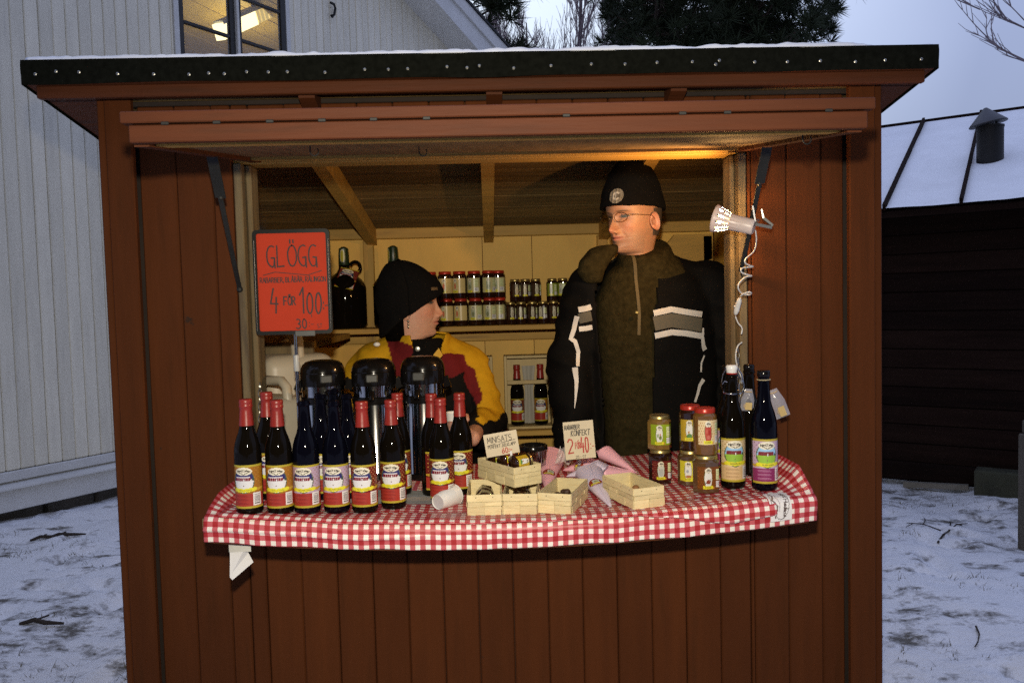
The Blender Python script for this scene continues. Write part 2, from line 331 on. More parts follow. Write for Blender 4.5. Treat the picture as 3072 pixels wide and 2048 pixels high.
# ================================================================== SETTING
def snow_material():
    m = bpy.data.materials.new('trodden_snow'); m.use_nodes = True; t = m.node_tree; N = t.nodes.new; l = t.links.new; b = t.nodes['Principled BSDF']
    co = N('ShaderNodeTexCoord')
    def nz(sc, det, st=(1, 1, 1)):
        mp = N('ShaderNodeMapping'); mp.inputs['Scale'].default_value = st; l(co.outputs['Object'], mp.inputs[0])
        n = N('ShaderNodeTexNoise'); n.inputs['Scale'].default_value = sc; n.inputs['Detail'].default_value = det; n.inputs['Roughness'].default_value = .62; l(mp.outputs[0], n.inputs['Vector']); return n.outputs['Fac']
    big = nz(1.1, 3); mid = nz(5, 6, (.8, 1.15, 1)); fine = nz(34, 5)
    a = N('ShaderNodeMath'); a.operation = 'MULTIPLY_ADD'; l(big, a.inputs[0]); a.inputs[1].default_value = .55; l(mid, a.inputs[2])
    a2 = N('ShaderNodeMath'); a2.operation = 'MULTIPLY_ADD'; l(fine, a2.inputs[0]); a2.inputs[1].default_value = .28; l(a.outputs[0], a2.inputs[2])
    mr = N('ShaderNodeMapRange'); mr.inputs['From Min'].default_value = .945; mr.inputs['From Max'].default_value = 1.085; l(a2.outputs[0], mr.inputs['Value'])
    f2 = N('ShaderNodeMath'); f2.operation = 'MULTIPLY'; l(mr.outputs[0], f2.inputs[0]); f2.inputs[1].default_value = .90
    dirt = N('ShaderNodeMix'); dirt.data_type = 'RGBA'; dirt.inputs['A'].default_value = (.085, .068, .036, 1); dirt.inputs['B'].default_value = (.040, .027, .015, 1); l(fine, dirt.inputs['Factor'])
    sn = N('ShaderNodeMix'); sn.data_type = 'RGBA'; sn.inputs['A'].default_value = (.74, .74, .74, 1); sn.inputs['B'].default_value = (.90, .90, .90, 1); l(mid, sn.inputs['Factor'])
    mx = N('ShaderNodeMix'); mx.data_type = 'RGBA'; l(f2.outputs[0], mx.inputs['Factor']); l(sn.outputs['Result'], mx.inputs['A']); l(dirt.outputs['Result'], mx.inputs['B'])
    l(mx.outputs['Result'], b.inputs['Base Color']); b.inputs['Roughness'].default_value = .75
    bp = N('ShaderNodeBump'); bp.inputs['Strength'].default_value = .8; bp.inputs['Distance'].default_value = .03; l(a2.outputs[0], bp.inputs['Height']); bp.invert = True; l(bp.outputs[0], b.inputs['Normal'])
    return m
M['snow'] = snow_material()
M['clean_snow'] = mat('clean_snow', (.88, .89, .90), rough=.7, var=.06, scale=5, bump=.5, bscale=25)
M['grass'] = mat('dry_grass', (.11, .09, .045), rough=.8, var=.4)
# ground: one sheet to the horizon, finely modelled round the stall
_fr = random.Random(41); FEET = [(_fr.uniform(-4.2, -1.2), _fr.uniform(.2, 4.2), _fr.uniform(0, 6.3)) for _ in range(46)]+[(_fr.uniform(1.2, 3.8), _fr.uniform(.2, 3.4), _fr.uniform(0, 6.3)) for _ in range(30)]
def ground_z(x, y):
    d_ = 0
    if -1 < y < 5 and abs(x) > 1:
        for fx, fy, fa in FEET:
            if abs(x-fx) < .3 and abs(y-fy) < .3:
                u_ = (x-fx)*cos(fa)+(y-fy)*sin(fa); v_ = -(x-fx)*sin(fa)+(y-fy)*cos(fa); q_ = (u_/.15)**2+(v_/.062)**2; d_ += -.035*exp(-q_**2)+.012*exp(-(q_-1.9)**2)
    return ground_base(x, y)+d_
def ground_base(x, y):
    return .035*fbm(x*.55, y*.55, 3, 4)+.028*fbm(x*2.3, y*2.3, 7, 3)-.030*max(0, mnoise.noise((x*4.2, y*3.1, 12))-.25)
mb = MB(); xs = np.concatenate([[-400, -120, -40, -22, -15], np.concatenate([np.arange(-10, -4.5, .09), np.arange(-4.5, -1, .035), np.arange(-1, 1, .12), np.arange(1, 4.2, .035), np.arange(4.2, 10.01, .09)]), [15, 22, 40, 120, 400]]); ys = np.concatenate([[-60, -20, -8], np.concatenate([np.arange(-3, .1, .09), np.arange(.1, 4.8, .035), np.arange(4.8, 11.01, .09)]), [16, 24, 40, 120, 500]])
V = [(x, y, ground_z(x, y) if abs(x) < 12 and -4 < y < 12 else 0) for y in ys for x in xs]; n_ = len(xs)
mb.add(V, [(j*n_+i, j*n_+i+1, (j+1)*n_+i+1, (j+1)*n_+i) for j in range(len(ys)-1) for i in range(n_-1)])
make('ground', mb, M['snow'], smooth=180, kind='structure')
# tufts of dead grass poking through the trodden snow
mb = MB(); rnd = random.Random(5)
for k in range(2600):
    if k % 3: x, y = rnd.uniform(-4.6, -1.0), rnd.uniform(.2, 4.6)
    else: x, y = rnd.uniform(1.2, 4.0), rnd.uniform(.2, 3.6)
    if mnoise.noise((x*1.1, y*1.6, 4)) < .12: continue
    z = ground_z(x, y)
    for q in range(4):
        a = rnd.uniform(0, 6.3); h = rnd.uniform(.015, .05); dx, dy = cos(a), sin(a); o_ = (x+rnd.uniform(-.03, .03), y+rnd.uniform(-.03, .03))
        mb.add([(o_[0]-dy*.0025, o_[1]+dx*.0025, z-.01), (o_[0]+dy*.0025, o_[1]-dx*.0025, z-.01), (o_[0]+dx*h*.9, o_[1]+dy*h*.9, z+h*.6)], [(0, 1, 2)])
g = make('grass_tufts', mb, M['grass'], kind='stuff'); tag(g, 'dead grass blades poking through the thin trodden snow', 'grass', kind='stuff')

# ------------------------------------------------------------------ white weatherboarded house
M['white_paint'] = mat('white_board_paint', (.80, .745, .59), rough=.55, var=.10, scale=6, stretch=(3, 3, .35), bump=.25, bscale=30, tint=.06, col2=(.64, .60, .50), c2pos=(.62, .85), wear=((.12, .10, .08), 14, .74))
M['white_trim'] = mat('white_trim_paint', (.66, .65, .61), rough=.5, var=.10, scale=4, bump=.2, wear=((.25, .22, .18), 9, .70))
M['stone_dark'] = mat('foundation_stone', (.06, .055, .048), rough=.9, var=.5, scale=7, bump=.8, bscale=12)
M['black_frame'] = mat('black_window_paint', (.022, .020, .017), rough=.45, var=.3)
M['room_wood'] = mat('room_pine_panelling', (.40, .30, .075), rough=.5, var=.22, scale=3, stretch=(1, .4, 3), bump=.2)
M['glass'] = bpy.data.materials.new('window_glass'); M['glass'].use_nodes = True
_t = M['glass'].node_tree; _b = _t.nodes['Principled BSDF']; _b.inputs['Base Color'].default_value = (.95, .95, .9, 1); _b.inputs['Roughness'].default_value = .02; _b.inputs['Alpha'].default_value = .13; _b.inputs['Specular IOR Level'].default_value = .5
M['iron'] = mat('black_iron', (.02, .02, .02), rough=.5, metal=.6)
HD = np.array([.55, .84])/sqrt(.55**2+.84**2); HO = np.array([-3.643, 3.613, 0.0]); HN = np.array([HD[1], -HD[0], 0])
house = thing('white_house', 'white weatherboarded house with a low gable and a lit black-framed window', 'house', tuple(HO), atan2(HD[1], HD[0]))
def HP(x, y, off=0):    # pixel -> house-local (s, off, z); off > 0 goes into the house
    p = PP(x, y, HO-HN*off, HN); return float((p-HO)[:2] @ HD), float(p[2])
(s1, z1), (s2, z2) = HP(1221, 0), HP(1390, 150); RS = (z2-z1)/(s2-s1)
def rake(s): return z1+RS*(s-s1) if s > 0 else z1+RS*(0-s1)+RS*(0-s)
W0, W1 = HP(531, 80)[0], HP(853, 100)[0]; WZ0, WZ1 = 2.90, 5.15
rnd = random.Random(2); s = -3.2; PW = .105
while s < 7.0:
    a, b = s, s+PW-.003
    zt = min(rake(a), rake(b))-.02
    segs = [(.38, zt)]
    if b > W0-.05 and a < W1+.05:
        if a < W0-.05 < b: b = W0-.052
        if a < W1+.05 < b: a = W1+.052
        if a > W0-.06 and b < W1+.06: segs = [(.38, WZ0-.06), (WZ1+.06, zt)]
    for za, zb in segs:
        mb = MB().cbox(a, b, -.022+rnd.uniform(-.003, .003), .0, za, zb, .007); make('wall_plank', mb, M['white_paint'], house)
    s += PW
mb = MB(); mb.box(-3.2, W0-.07, .004, .10, .2, 5.0); mb.box(W1+.07, 7.0, .004, .10, .2, 4.78); mb.box(W0-.07, W1+.07, .004, .10, .2, WZ0-.07); mb.box(W0-.07, W1+.07, .004, .1, WZ1+.07, 5.4); make('wall_core', mb, M['black_frame'], house)
make('skirting_board', MB().cbox(-3.2, 7.0, -.06, -.002, .085, .245, .006), M['white_trim'], house)
mb = MB(); mb.hexa([(-3.2, -.10, .25), (7, -.10, .25), (7, 0, .25), (-3.2, 0, .25), (-3.2, -.10, .262), (7, -.10, .262), (7, 0, .30), (-3.2, 0, .30)]); make('drip_ledge', mb, M['white_trim'], house)
make('base_board', MB().cbox(-3.2, 7.0, -.045, -.002, .303, .376, .005), M['white_trim'], house)
mb = MB(); rnd = random.Random(8); s = -3.2
while s < 7:
    L_ = rnd.uniform(.35, .7); mb.cbox(s, s+L_-.02, .02+rnd.uniform(0, .05), .4, -.2, .088+rnd.uniform(-.01, .0), .02); s += L_
make('foundation_stones', mb, M['stone_dark'], house)
# gable overhang: soffit, two-stepped bargeboard, roof sheet
OH = .42
(b1, y1), (b2, y2) = HP(1306, 0, -OH), HP(1437, 150, -OH); (t1, q1), (t2, q2) = HP(1395, 0, -OH), HP(1530, 150, -OH)
def bl(s): return y1+(y2-y1)/(b2-b1)*(s-b1)
def tl(s): return q1+(q2-q1)/(t2-t1)*(s-t1)
sA, sB = .0, 8.2
def slab(name, f0, f1, ya, yb, m_, sa=sA, sb=sB):
    mb = MB().hexa([(sa, ya, f0(sa)), (sb, ya, f0(sb)), (sb, yb, f0(sb)), (sa, yb, f0(sa)), (sa, ya, f1(sa)), (sb, ya, f1(sb)), (sb, yb, f1(sb)), (sa, yb, f1(sa))]); return make(name, mb, m_, house)
slab('soffit', lambda s: bl(s)-.0, lambda s: bl(s)+.03, -OH+.03, .05, M['white_trim'])
slab('bargeboard', lambda s: bl(s)-.01, lambda s: lerp(bl(s), tl(s), .55), -OH, -OH+.028, M['white_trim'])
slab('bargeboard', lambda s: lerp(bl(s), tl(s), .552), lambda s: tl(s)-.035, -OH-.03, -OH+.028, M['white_trim'])
slab('roof', lambda s: tl(s)-.033, lambda s: tl(s), -OH-.05, 6, M['iron'])
mb = MB().hexa([(-8, -OH, bl(0)+.2+RS*8), (0, -OH, bl(0)+.1), (0, 6, bl(0)+.1), (-8, 6, bl(0)+.2+RS*8), (-8, -OH, bl(0)+.5+RS*8), (0, -OH, bl(0)+.4), (0, 6, bl(0)+.4), (-8, 6, bl(0)+.5+RS*8)]); make('roof', mb, M['iron'], house)
mb = MB(); mb.box(6.9, 7.0, .1, 5.9, .2, 4.6); mb.box(-3.2, 7, 5.8, 5.9, .2, 4.6); make('far_wall', mb, M['white_paint'], house)
# iron hook on the wall
hk = [HP(979, 12), HP(990, 17), HP(994, 30), HP(991, 47), HP(984, 55), HP(981, 48)]
make('wall_hook', MB().tube([(a, -.06, b) for a, b in hk], .014, 6), M['iron'], house, smooth=60)
# window: two casements with glazing bars round a pale centre post
win = make('window', MB().box(W0-.05, W0, -.035, .06, WZ0-.05, WZ1+.05).box(W1, W1+.05, -.035, .06, WZ0-.05, WZ1+.05).box(W0, W1, -.035, .06, WZ1, WZ1+.05).box(W0, W1, -.05, .06, WZ0-.05, WZ0), M['white_trim'], house)
c0, c1, c2, c3 = HP(684, 80)[0], HP(699, 80)[0], HP(708, 80)[0], HP(719, 80)[0]; e0, e1 = HP(546, 80)[0], HP(838, 100)[0]
make('centre_post', MB().cbox(c1+.002, c2-.002, -.06, .05, WZ0, WZ1, .006), M['white_trim'], win)
bars = [3.30, 3.71, 4.12, 4.53, 4.94]
for (a, b, c, d) in ((W0+.002, e0, c0, c1), (c2, c3, e1, W1-.002)):
    mb = MB().cbox(a, b, -.03, .02, WZ0+.002, WZ1-.002, .004).cbox(c, d, -.03, .02, WZ0+.002, WZ1-.002, .004).box(b, c, -.028, .018, WZ0+.002, WZ0+.06).box(b, c, -.028, .018, WZ1-.06, WZ1-.002); make('casement_frame', mb, M['black_frame'], win)
    prev = WZ0+.06
    for zb in bars+[WZ1-.06]:
        if zb in bars: make('glazing_bar', MB().cbox(b+.001, c-.001, -.026, .012, zb-.014, zb+.014, .003), M['black_frame'], win)
        make('pane', MB().box(b+.001, c-.001, -.006, -.003, prev+.015, zb-.015), M['glass'], win); prev = zb
# the lit room behind it
mb = MB(); rx0, rx1, ry1 = .6, 5.4, 4.2
mb.add([(rx0, .11, 5.55), (rx1, .11, 5.0), (rx1, ry1, 5.0), (rx0, ry1, 5.55)], [(0, 1, 2, 3)]); mb.add([(rx0, ry1, 2.4), (rx1, ry1, 2.4), (rx1, ry1, 5.0), (rx0, ry1, 5.55)], [(0, 1, 2, 3)])
mb.add([(rx0, .11, 2.4), (rx0, ry1, 2.4), (rx0, ry1, 5.55), (rx0, .11, 5.55)], [(0, 1, 2, 3)]); mb.add([(rx1, .11, 2.4), (rx1, ry1, 2.4), (rx1, ry1, 5.0), (rx1, .11, 5.0)], [(0, 3, 2, 1)]); mb.add([(rx0, .11, 2.4), (rx1, .11, 2.4), (rx1, ry1, 2.4), (rx0, ry1, 2.4)], [(0, 1, 2, 3)])
make('room_lining', mb, M['room_wood'], house)
k = 0
for yy in np.arange(.5, 4.1, .42):
    make('ceiling_board', MB().hexa([(rx0, yy-.2, 5.535), (rx1, yy-.2, 4.985), (rx1, yy+.2, 4.985), (rx0, yy+.2, 5.535), (rx0, yy-.2, 5.548), (rx1, yy-.2, 4.998), (rx1, yy+.2, 4.998), (rx0, yy+.2, 5.548)]), M['room_wood'], house)
M['tube_light'] = mat('lit_fluorescent_diffuser', (.9, .85, .6), emit=((1, .86, .45), 2.2))
M['tube_louvre'] = mat('lit_louvre', (.6, .5, .25), emit=((1, .75, .25), .55))
def HW(x, y, off): p = PP(x, y, HO-HN*off, HN); return Vector(p)
A, B = HW(655, 98, 1.1), HW(815, 28, 1.5); mid_ = A.lerp(B, .62)
lamp = thing('fluorescent_lamp', 'glowing fluorescent strip lamp seen through the house window', 'lamp', tuple(A))
make('diffuser', MB().bar(Vector((0, 0, 0)), mid_-A, .10, .17), M['tube_light'], lamp)
for k in range(5):
    a_ = A.lerp(B, .64+.075*k)-A; b_ = A.lerp(B, .69+.075*k)-A; make('louvre', MB().bar(a_, b_, .09, .16), M['tube_louvre'], lamp)
make('housing', MB().bar(Vector((0, .02, .11)), B-A+Vector((0, .02, .11)), .12, .04), M['white_trim'], lamp)
lp = bpy.data.lights.new('fluorescent_light', 'POINT'); lp.energy = 30; lp.color = (1, .80, .36); lp.shadow_soft_size = .25; lo = bpy.data.objects.new('fluorescent_light', lp); COL.objects.link(lo); lo.parent = lamp
lo.location = mid_-A+Vector((-.35, .35, -.35))

# ------------------------------------------------------------------ dark barn with a snowy sheet roof
BO = np.array([3.161, 4.045, 0.]); BD = np.array([.80, -.60, 0]); BNn = np.array([.6, .8, 0])
barn = thing('dark_barn', 'dark timber barn with a snow-covered seamed metal roof', 'barn', tuple(BO), atan2(-.6, .8))
def BP(x, y, off): p = PP(x, y, BO+BNn*off, BNn); return float((p-BO) @ BD), float(p[2])
M['barn_wood'] = mat('tarred_boards', (.013, .0065, .0045), rough=.95, spec=.1, var=.4, scale=5, stretch=(.3, 3, 3), bump=.4, tint=.3)
M['pale_board'] = mat('weathered_grey_board', (.20, .18, .14), rough=.85, var=.3, scale=4, bump=.4)
EO = -.30; ez = (BP(2640, 634, EO)[1]+BP(3060, 598, EO)[1])/2; RO = 2.1; rz_ = (BP(2640, 385, RO)[1]+BP(3060, 328, RO)[1])/2
print('barn eave/ridge', BP(2640, 634, EO), BP(3060, 598, EO), BP(2640, 385, RO), BP(3060, 328, RO))
X0, X1 = -5.0, 5.0
z = .18; rnd = random.Random(4)
while z < ez-.05:
    make('wall_board', MB().cbox(X0, X1, -.02+rnd.uniform(-.006, .006), .03, z, min(z+.145, ez-.01), .006), M['barn_wood'], barn); z += .15
make('wall_core', MB().box(X0, X1, .032, .06, .02, ez), M['barn_wood'], barn)
def rz(y): return ez+(rz_-ez)*(y-EO)/(RO-EO)
mb = MB().hexa([(X0-.3, EO, ez-.06), (X1+.3, EO, ez-.06), (X1+.3, RO, rz_-.06), (X0-.3, RO, rz_-.06), (X0-.3, EO, ez-.012), (X1+.3, EO, ez-.012), (X1+.3, RO, rz_-.012), (X0-.3, RO, rz_-.012)]); make('roof', mb, M['barn_wood'], barn)
mb = MB().grid(120, 30, lambda u, v: (lerp(X0-.3, X1+.3, u), lerp(EO-.02*(1+mnoise.noise((u*60, 0, 0))), RO-.05, v), rz(lerp(EO, RO-.05, v))+.012+.012*fbm(u*14, v*5, 2, 3)*(1-.6*v)), ); make('roof_snow', mb, M['clean_snow'], barn, smooth=180)
make('back_slope', MB().hexa([(X0-.3, RO, rz_-.06), (X1+.3, RO, rz_-.06), (X1+.3, 4.4, ez-.1), (X0-.3, 4.4, ez-.1), (X0-.3, RO, rz_-.012), (X1+.3, RO, rz_-.012), (X1+.3, 4.4, ez), (X0-.3, 4.4, ez)]), M['barn_wood'], barn)
make('ridge_cap', MB().bar((X0-.3, RO, rz_+.0), (X1+.3, RO, rz_+.0), .05, .045), M['barn_wood'], barn)
def on_roof(x, y):   # pixel -> roof plane, barn-local
    n = np.array([0, -(rz_-ez), RO-EO]); n = n/np.linalg.norm(n); nw = BNn*n[1]+np.array([0, 0, 1])*n[2]; o = BO+BNn*EO+np.array([0, 0, ez])
    p = PP(x, y, o, nw); return Vector((float((p-BO) @ BD), float((p-BO) @ BNn), float(p[2])))
for a, b in (((2768, 378), (2655, 628)), ((2945, 345), (2885, 610))):
    A, B = on_roof(*a), on_roof(*b); d = (A-B).normalized(); A2 = A-d*.03
    make('roof_seam', MB().bar((B.x, EO-.02, rz(EO)+.02), (B.x+(A.x-B.x)*1.0, RO-.06, rz_+.01), .022, .05), M['barn_wood'], barn)
for dx in (-3.3, -2.2, 1.6, 2.7, 3.8): make('roof_seam', MB().bar((dx, EO-.02, rz(EO)+.02), (dx, RO-.06, rz_+.01), .022, .05), M['barn_wood'], barn)
vp = on_roof(2970, 487); vt = thing('roof_vent', 'round black roof vent with a tilted conical cap on the barn roof', 'vent', tuple(Vector(BO)+Vector(BD)*vp.x+Vector(BNn)*vp.y+Vector((0, 0, vp.z-.05))))
dv = float(np.dot(np.array(vt.location)-CAM, FW)); R_ = 72/CAMF*dv/2
M['vent'] = mat('black_sheet_metal', (.012, .011, .010), rough=.55, metal=.3, var=.3)
make('pipe', MB().lathe([(R_*1.02, 0), (R_*1.02, .06), (R_, .065), (R_, .325), (R_*1.04, .325), (R_*1.04, .34), (R_*.9, .34), (R_*.9, .2)], 28, cap=False), M['vent'], vt, smooth=40)
cp = make('cap', MB().lathe([(R_*1.42, 0), (R_*1.44, .008), (.012, .135), (.004, .137)], 28), mat('grey_sheet_metal', (.055, .055, .06), rough=.5, metal=.5), vt, smooth=40, loc=(-.015, 0, .352), rot=(radians(-3), radians(-9), 0))
for k in range(3): make('cap_strut', MB().bar((R_*.95*cos(k*2.1+.4), R_*.95*sin(k*2.1+.4), .29), (R_*.95*cos(k*2.1+.4), R_*.95*sin(k*2.1+.4), .375), .012, .006), M['vent'], vt)
make('foundation_beam', MB().cbox(X0, X1, -.06, .1, .03, .18, .02), M['barn_wood'], barn)
a_, b_ = BP(2710, 1452, -.10), BP(2905, 1462, -.10); make('sill_board', MB().hexa([(a_[0], -.11, a_[1]-.02), (b_[0], -.11, b_[1]-.02), (b_[0], -.065, b_[1]-.02), (a_[0], -.065, a_[1]-.02), (a_[0], -.11, a_[1]+.02), (b_[0], -.11, b_[1]+.02), (b_[0], -.065, b_[1]+.02), (a_[0], -.065, a_[1]+.02)]), M['pale_board'], barn)
a_, b_ = BP(2922, 1410, -.25), BP(3075, 1500, -.25)
fb = thing('timber_block', 'mossy squared timber block lying at the foot of the barn wall', 'timber', tuple(Vector(BO)+Vector(BD)*a_[0]-Vector(BNn)*.25), atan2(-.6, .8))
make('beam', MB().cbox(0, .85, 0, .17, .0, a_[1], .012), mat('mossy_timber', (.045, .045, .025), rough=.9, var=.4, scale=9, bump=.5), fb)

# ------------------------------------------------------------------ post at the right edge, fallen twigs
pp = PZ(3082, 1640, 0); post = thing('wooden_post', 'grey weathered wooden post with a nailed crosspiece at the right edge', 'post', tuple(pp))
M['grey_wood'] = mat('weathered_post', (.10, .085, .065), rough=.9, var=.35, scale=5, stretch=(4, 4, .5), bump=.6)
zt_ = float(PY(3070, 1262, pp[1])[2]); zc_ = float(PY(3070, 1318, pp[1])[2]); make('upright', MB().cbox(-.03, .06, -.04, .05, -.1, zc_+.03, .008), M['grey_wood'], post); make('crosspiece', MB().cbox(-.06, .14, -.07, -.042, zc_-.045, zc_+.025, .006), M['grey_wood'], post); make('cap_piece', MB().cbox(-.015, .05, -.03, .04, zc_+.032, zt_, .008), M['grey_wood'], post)
M['twig'] = mat('wet_twig', (.035, .024, .016), rough=.8)
def twig(name, label, pts, branches, r):
    W = [PZ(x, y, 0) for x, y in pts]; o = W[0]; t = thing(name, label, 'twig', tuple(o), group='twigs lying on the snow')
    def q(p): return (p[0]-o[0], p[1]-o[1], ground_z(p[0], p[1])+.012)
    make('stem', MB().tube([q(p) for p in W], [lerp(r, r*.45, i/(len(W)-1)) for i in range(len(W))], 5), M['twig'], t, smooth=60)
    for bpts in branches:
        make('side_twig', MB().tube([q(PZ(x, y, 0)) for x, y in bpts], [r*.6]*len(bpts), 4), M['twig'], t, smooth=60)
twig('fallen_twig', 'forked twig with its thick end towards the camera on the snow', [(2814, 1620), (2830, 1605), (2846, 1588), (2870, 1575), (2902, 1566)], [[(2846, 1588), (2852, 1575), (2849, 1563)], [(2870, 1575), (2886, 1580)]], .007)
twig('fallen_twig', 'longer thin twig lying to the left of the forked twig', [(2822, 1596), (2790, 1588), (2770, 1584), (2740, 1574), (2718, 1580)], [[(2770, 1584), (2776, 1566), (2772, 1560)], [(2740, 1574), (2720, 1570)]], .005)
twig('fallen_twig', 'bent thin twig on the snow low on the right', [(2928, 1886), (2938, 1905), (2934, 1925)], [[(2934, 1925), (2925, 1940)]], .005)
for k, (x, y, a, L_, lb) in enumerate(((400//4+20, 1612, .3, .20, 'leftmost dark stick half buried in the snow by the house'), (170, 1606, .2, .24, 'dark curved stick half buried in the snow nearest the stall corner'), (90, 1876, -.15, .22, 'dark stick in the foreground snow on the left'))):
    p = PZ(x-30, y+10, 0); t = thing('snow_stick', lb, 'stick', (p[0], p[1], ground_z(p[0], p[1])+.008), a, group='sticks in the snow on the left')
    make('stem', MB().tube([(0, 0, -.004), (L_*.3, .015, .012), (L_*.65, -.01, .010), (L_, .02, -.004)], [.008, .012, .011, .006], 6), M['twig'], t, smooth=60); make('side_twig', MB().tube([(L_*.3, .015, .01), (L_*.4, .09, .006)], .005, 5), M['twig'], t, smooth=60)

# ------------------------------------------------------------------ trees
M['needles'] = mat('dark_needles', (.030, .040, .018), rough=.7, var=.4, scale=1.5, spec=.2)
M['pine_bark'] = mat('bark', (.06, .04, .028), rough=.9, var=.4, scale=6, bump=.6)
M['birch_bark'] = mat('birch_bark', (.17, .14, .14), rough=.9, var=.4)
M['birch_twigs'] = mat('bare_twigs', (.24, .19, .20), rough=.9, var=.3)
def tuft(mb, c, r, n, rnd, up=.35, wdt=.02, dirn=None):
    for _ in range(n):
        while True:
            d = Vector((rnd.uniform(-1, 1), rnd.uniform(-1, 1), rnd.uniform(-1, 1)))
            if .1 < d.length < 1: break
        d.normalize(); d = (d+Vector((0, 0, up))+(dirn*.8 if dirn is not None else Vector((0, 0, 0)))).normalized(); s_ = Vector((rnd.uniform(-1, 1), rnd.uniform(-1, 1), rnd.uniform(-1, 1))).cross(d)
        if s_.length < .01: continue
        s_.normalize(); L_ = r*rnd.uniform(.6, 1.15); o = Vector(c)+d*r*rnd.uniform(-.15, .35)
        mb.add([o-s_*wdt, o+s_*wdt, o+d*L_], [(0, 1, 2)])
def pine(name, label, base, trunk_h, limbs, rnd, nt=26, tr=.16, wdt=.028, spread=1.0, fluffy=.26):
    t = thing(name, label, 'tree', base); tk = MB(); cr = MB()
    P = [(0, 0, -.2)]+[(rnd.uniform(-.08, .08), rnd.uniform(-.08, .08), trunk_h*k/7) for k in range(1, 8)]; tk.tube(P, [tr*(1-.86*k/7) for k in range(8)], 8)
    for (z0, ang, L_, rise) in limbs:
        d = Vector((cos(ang), sin(ang), 0)); n = max(4, int(L_/.35)); pts = []
        for k in range(n+1):
            u = k/n; pts.append(Vector((0, 0, z0))+d*L_*u+Vector((rnd.uniform(-.05, .05), rnd.uniform(-.05, .05), rise*L_*u*u+rnd.uniform(-.05, .05))))
        tk.tube(pts, [lerp(tr*.28, .012, k/n) for k in range(n+1)], 5)
        for k in range(n+1):
            u = k/n
            if u < .22: continue
            m_ = int(2+4*spread*(1-abs(u-.6)))
            for _ in range(m_):
                off = Vector((rnd.gauss(0, .28), rnd.gauss(0, .28), rnd.gauss(.05, .16)))*spread*(1.25-.6*u)
                c = pts[k]+off; tuft(cr, c, fluffy*rnd.uniform(.75, 1.25), nt, rnd, .35, wdt, d*.5)
                if off.length > .25: tk.tube([pts[k], c], [.012, .006], 3)
    make('trunk', tk, M['pine_bark'], t, smooth=60); make('crown', cr, M['needles'], t); return t
rnd = random.Random(21)
pb = PY(2190, 900, 17.0); lim = []
for k in range(80):
    z0 = 5.0+8.0*(k/80)+rnd.uniform(-.2, .2); env = 2.9*sqrt(max(.05, 1-((z0-8.6)/5.6)**2)); lim.append((z0, k*2.4+rnd.uniform(-.3, .3), env*rnd.uniform(.75, 1.05), rnd.uniform(.1, .35)))
pine('pine_tree', 'big dark bushy pine behind the stall roof', (pb[0], 17.0, 0), 13.5, lim, rnd, nt=56, wdt=.014, fluffy=.33, spread=1.15)
pb = PY(1990, 900, 15.5); lim = []
for k in range(30):
    z0 = 4.8+5.7*(k/30); env = 1.25*sqrt(max(.05, 1-((z0-7.2)/4.2)**2)); lim.append((z0, k*2.4, env*rnd.uniform(.7, 1.05), rnd.uniform(.3, .6)))
pine('pine_tree', 'narrower dark pine at the left flank of the big pine', (pb[0], 15.5, 0), 10.8, lim, rnd, nt=36, tr=.10, wdt=.012, fluffy=.27)
pb = PY(1380, 900, 12.5); lim = []
for k in range(34):
    z0 = 4.4+7*(k/34); lim.append((z0, k*2.4+.2, (2.15-1.35*(k/34))*rnd.uniform(.8, 1.05), rnd.uniform(-.05, .15)))
pine('spruce_tree', 'dark spruce showing its tips past the house gable', (pb[0], 12.5, 0), 12.5, lim, rnd, nt=64, tr=.13, spread=.75, fluffy=.28, wdt=.014)
for (x, Y, H, lb) in ((1838, 16, 5.9, 'smallest dark young pine left of the big pine'), (1868, 15, 6.0, 'dark sapling pine just under the big pine crown')):
    pb = PY(x, 900, Y); lim = [(H-1.6+1.5*k/12, k*2.4, .42*(1-.5*k/12), .6) for k in range(12)]
    pine('young_pine', lb, (pb[0], Y, 0), H, lim, rnd, nt=30, tr=.05, spread=.5, fluffy=.17, wdt=.01)
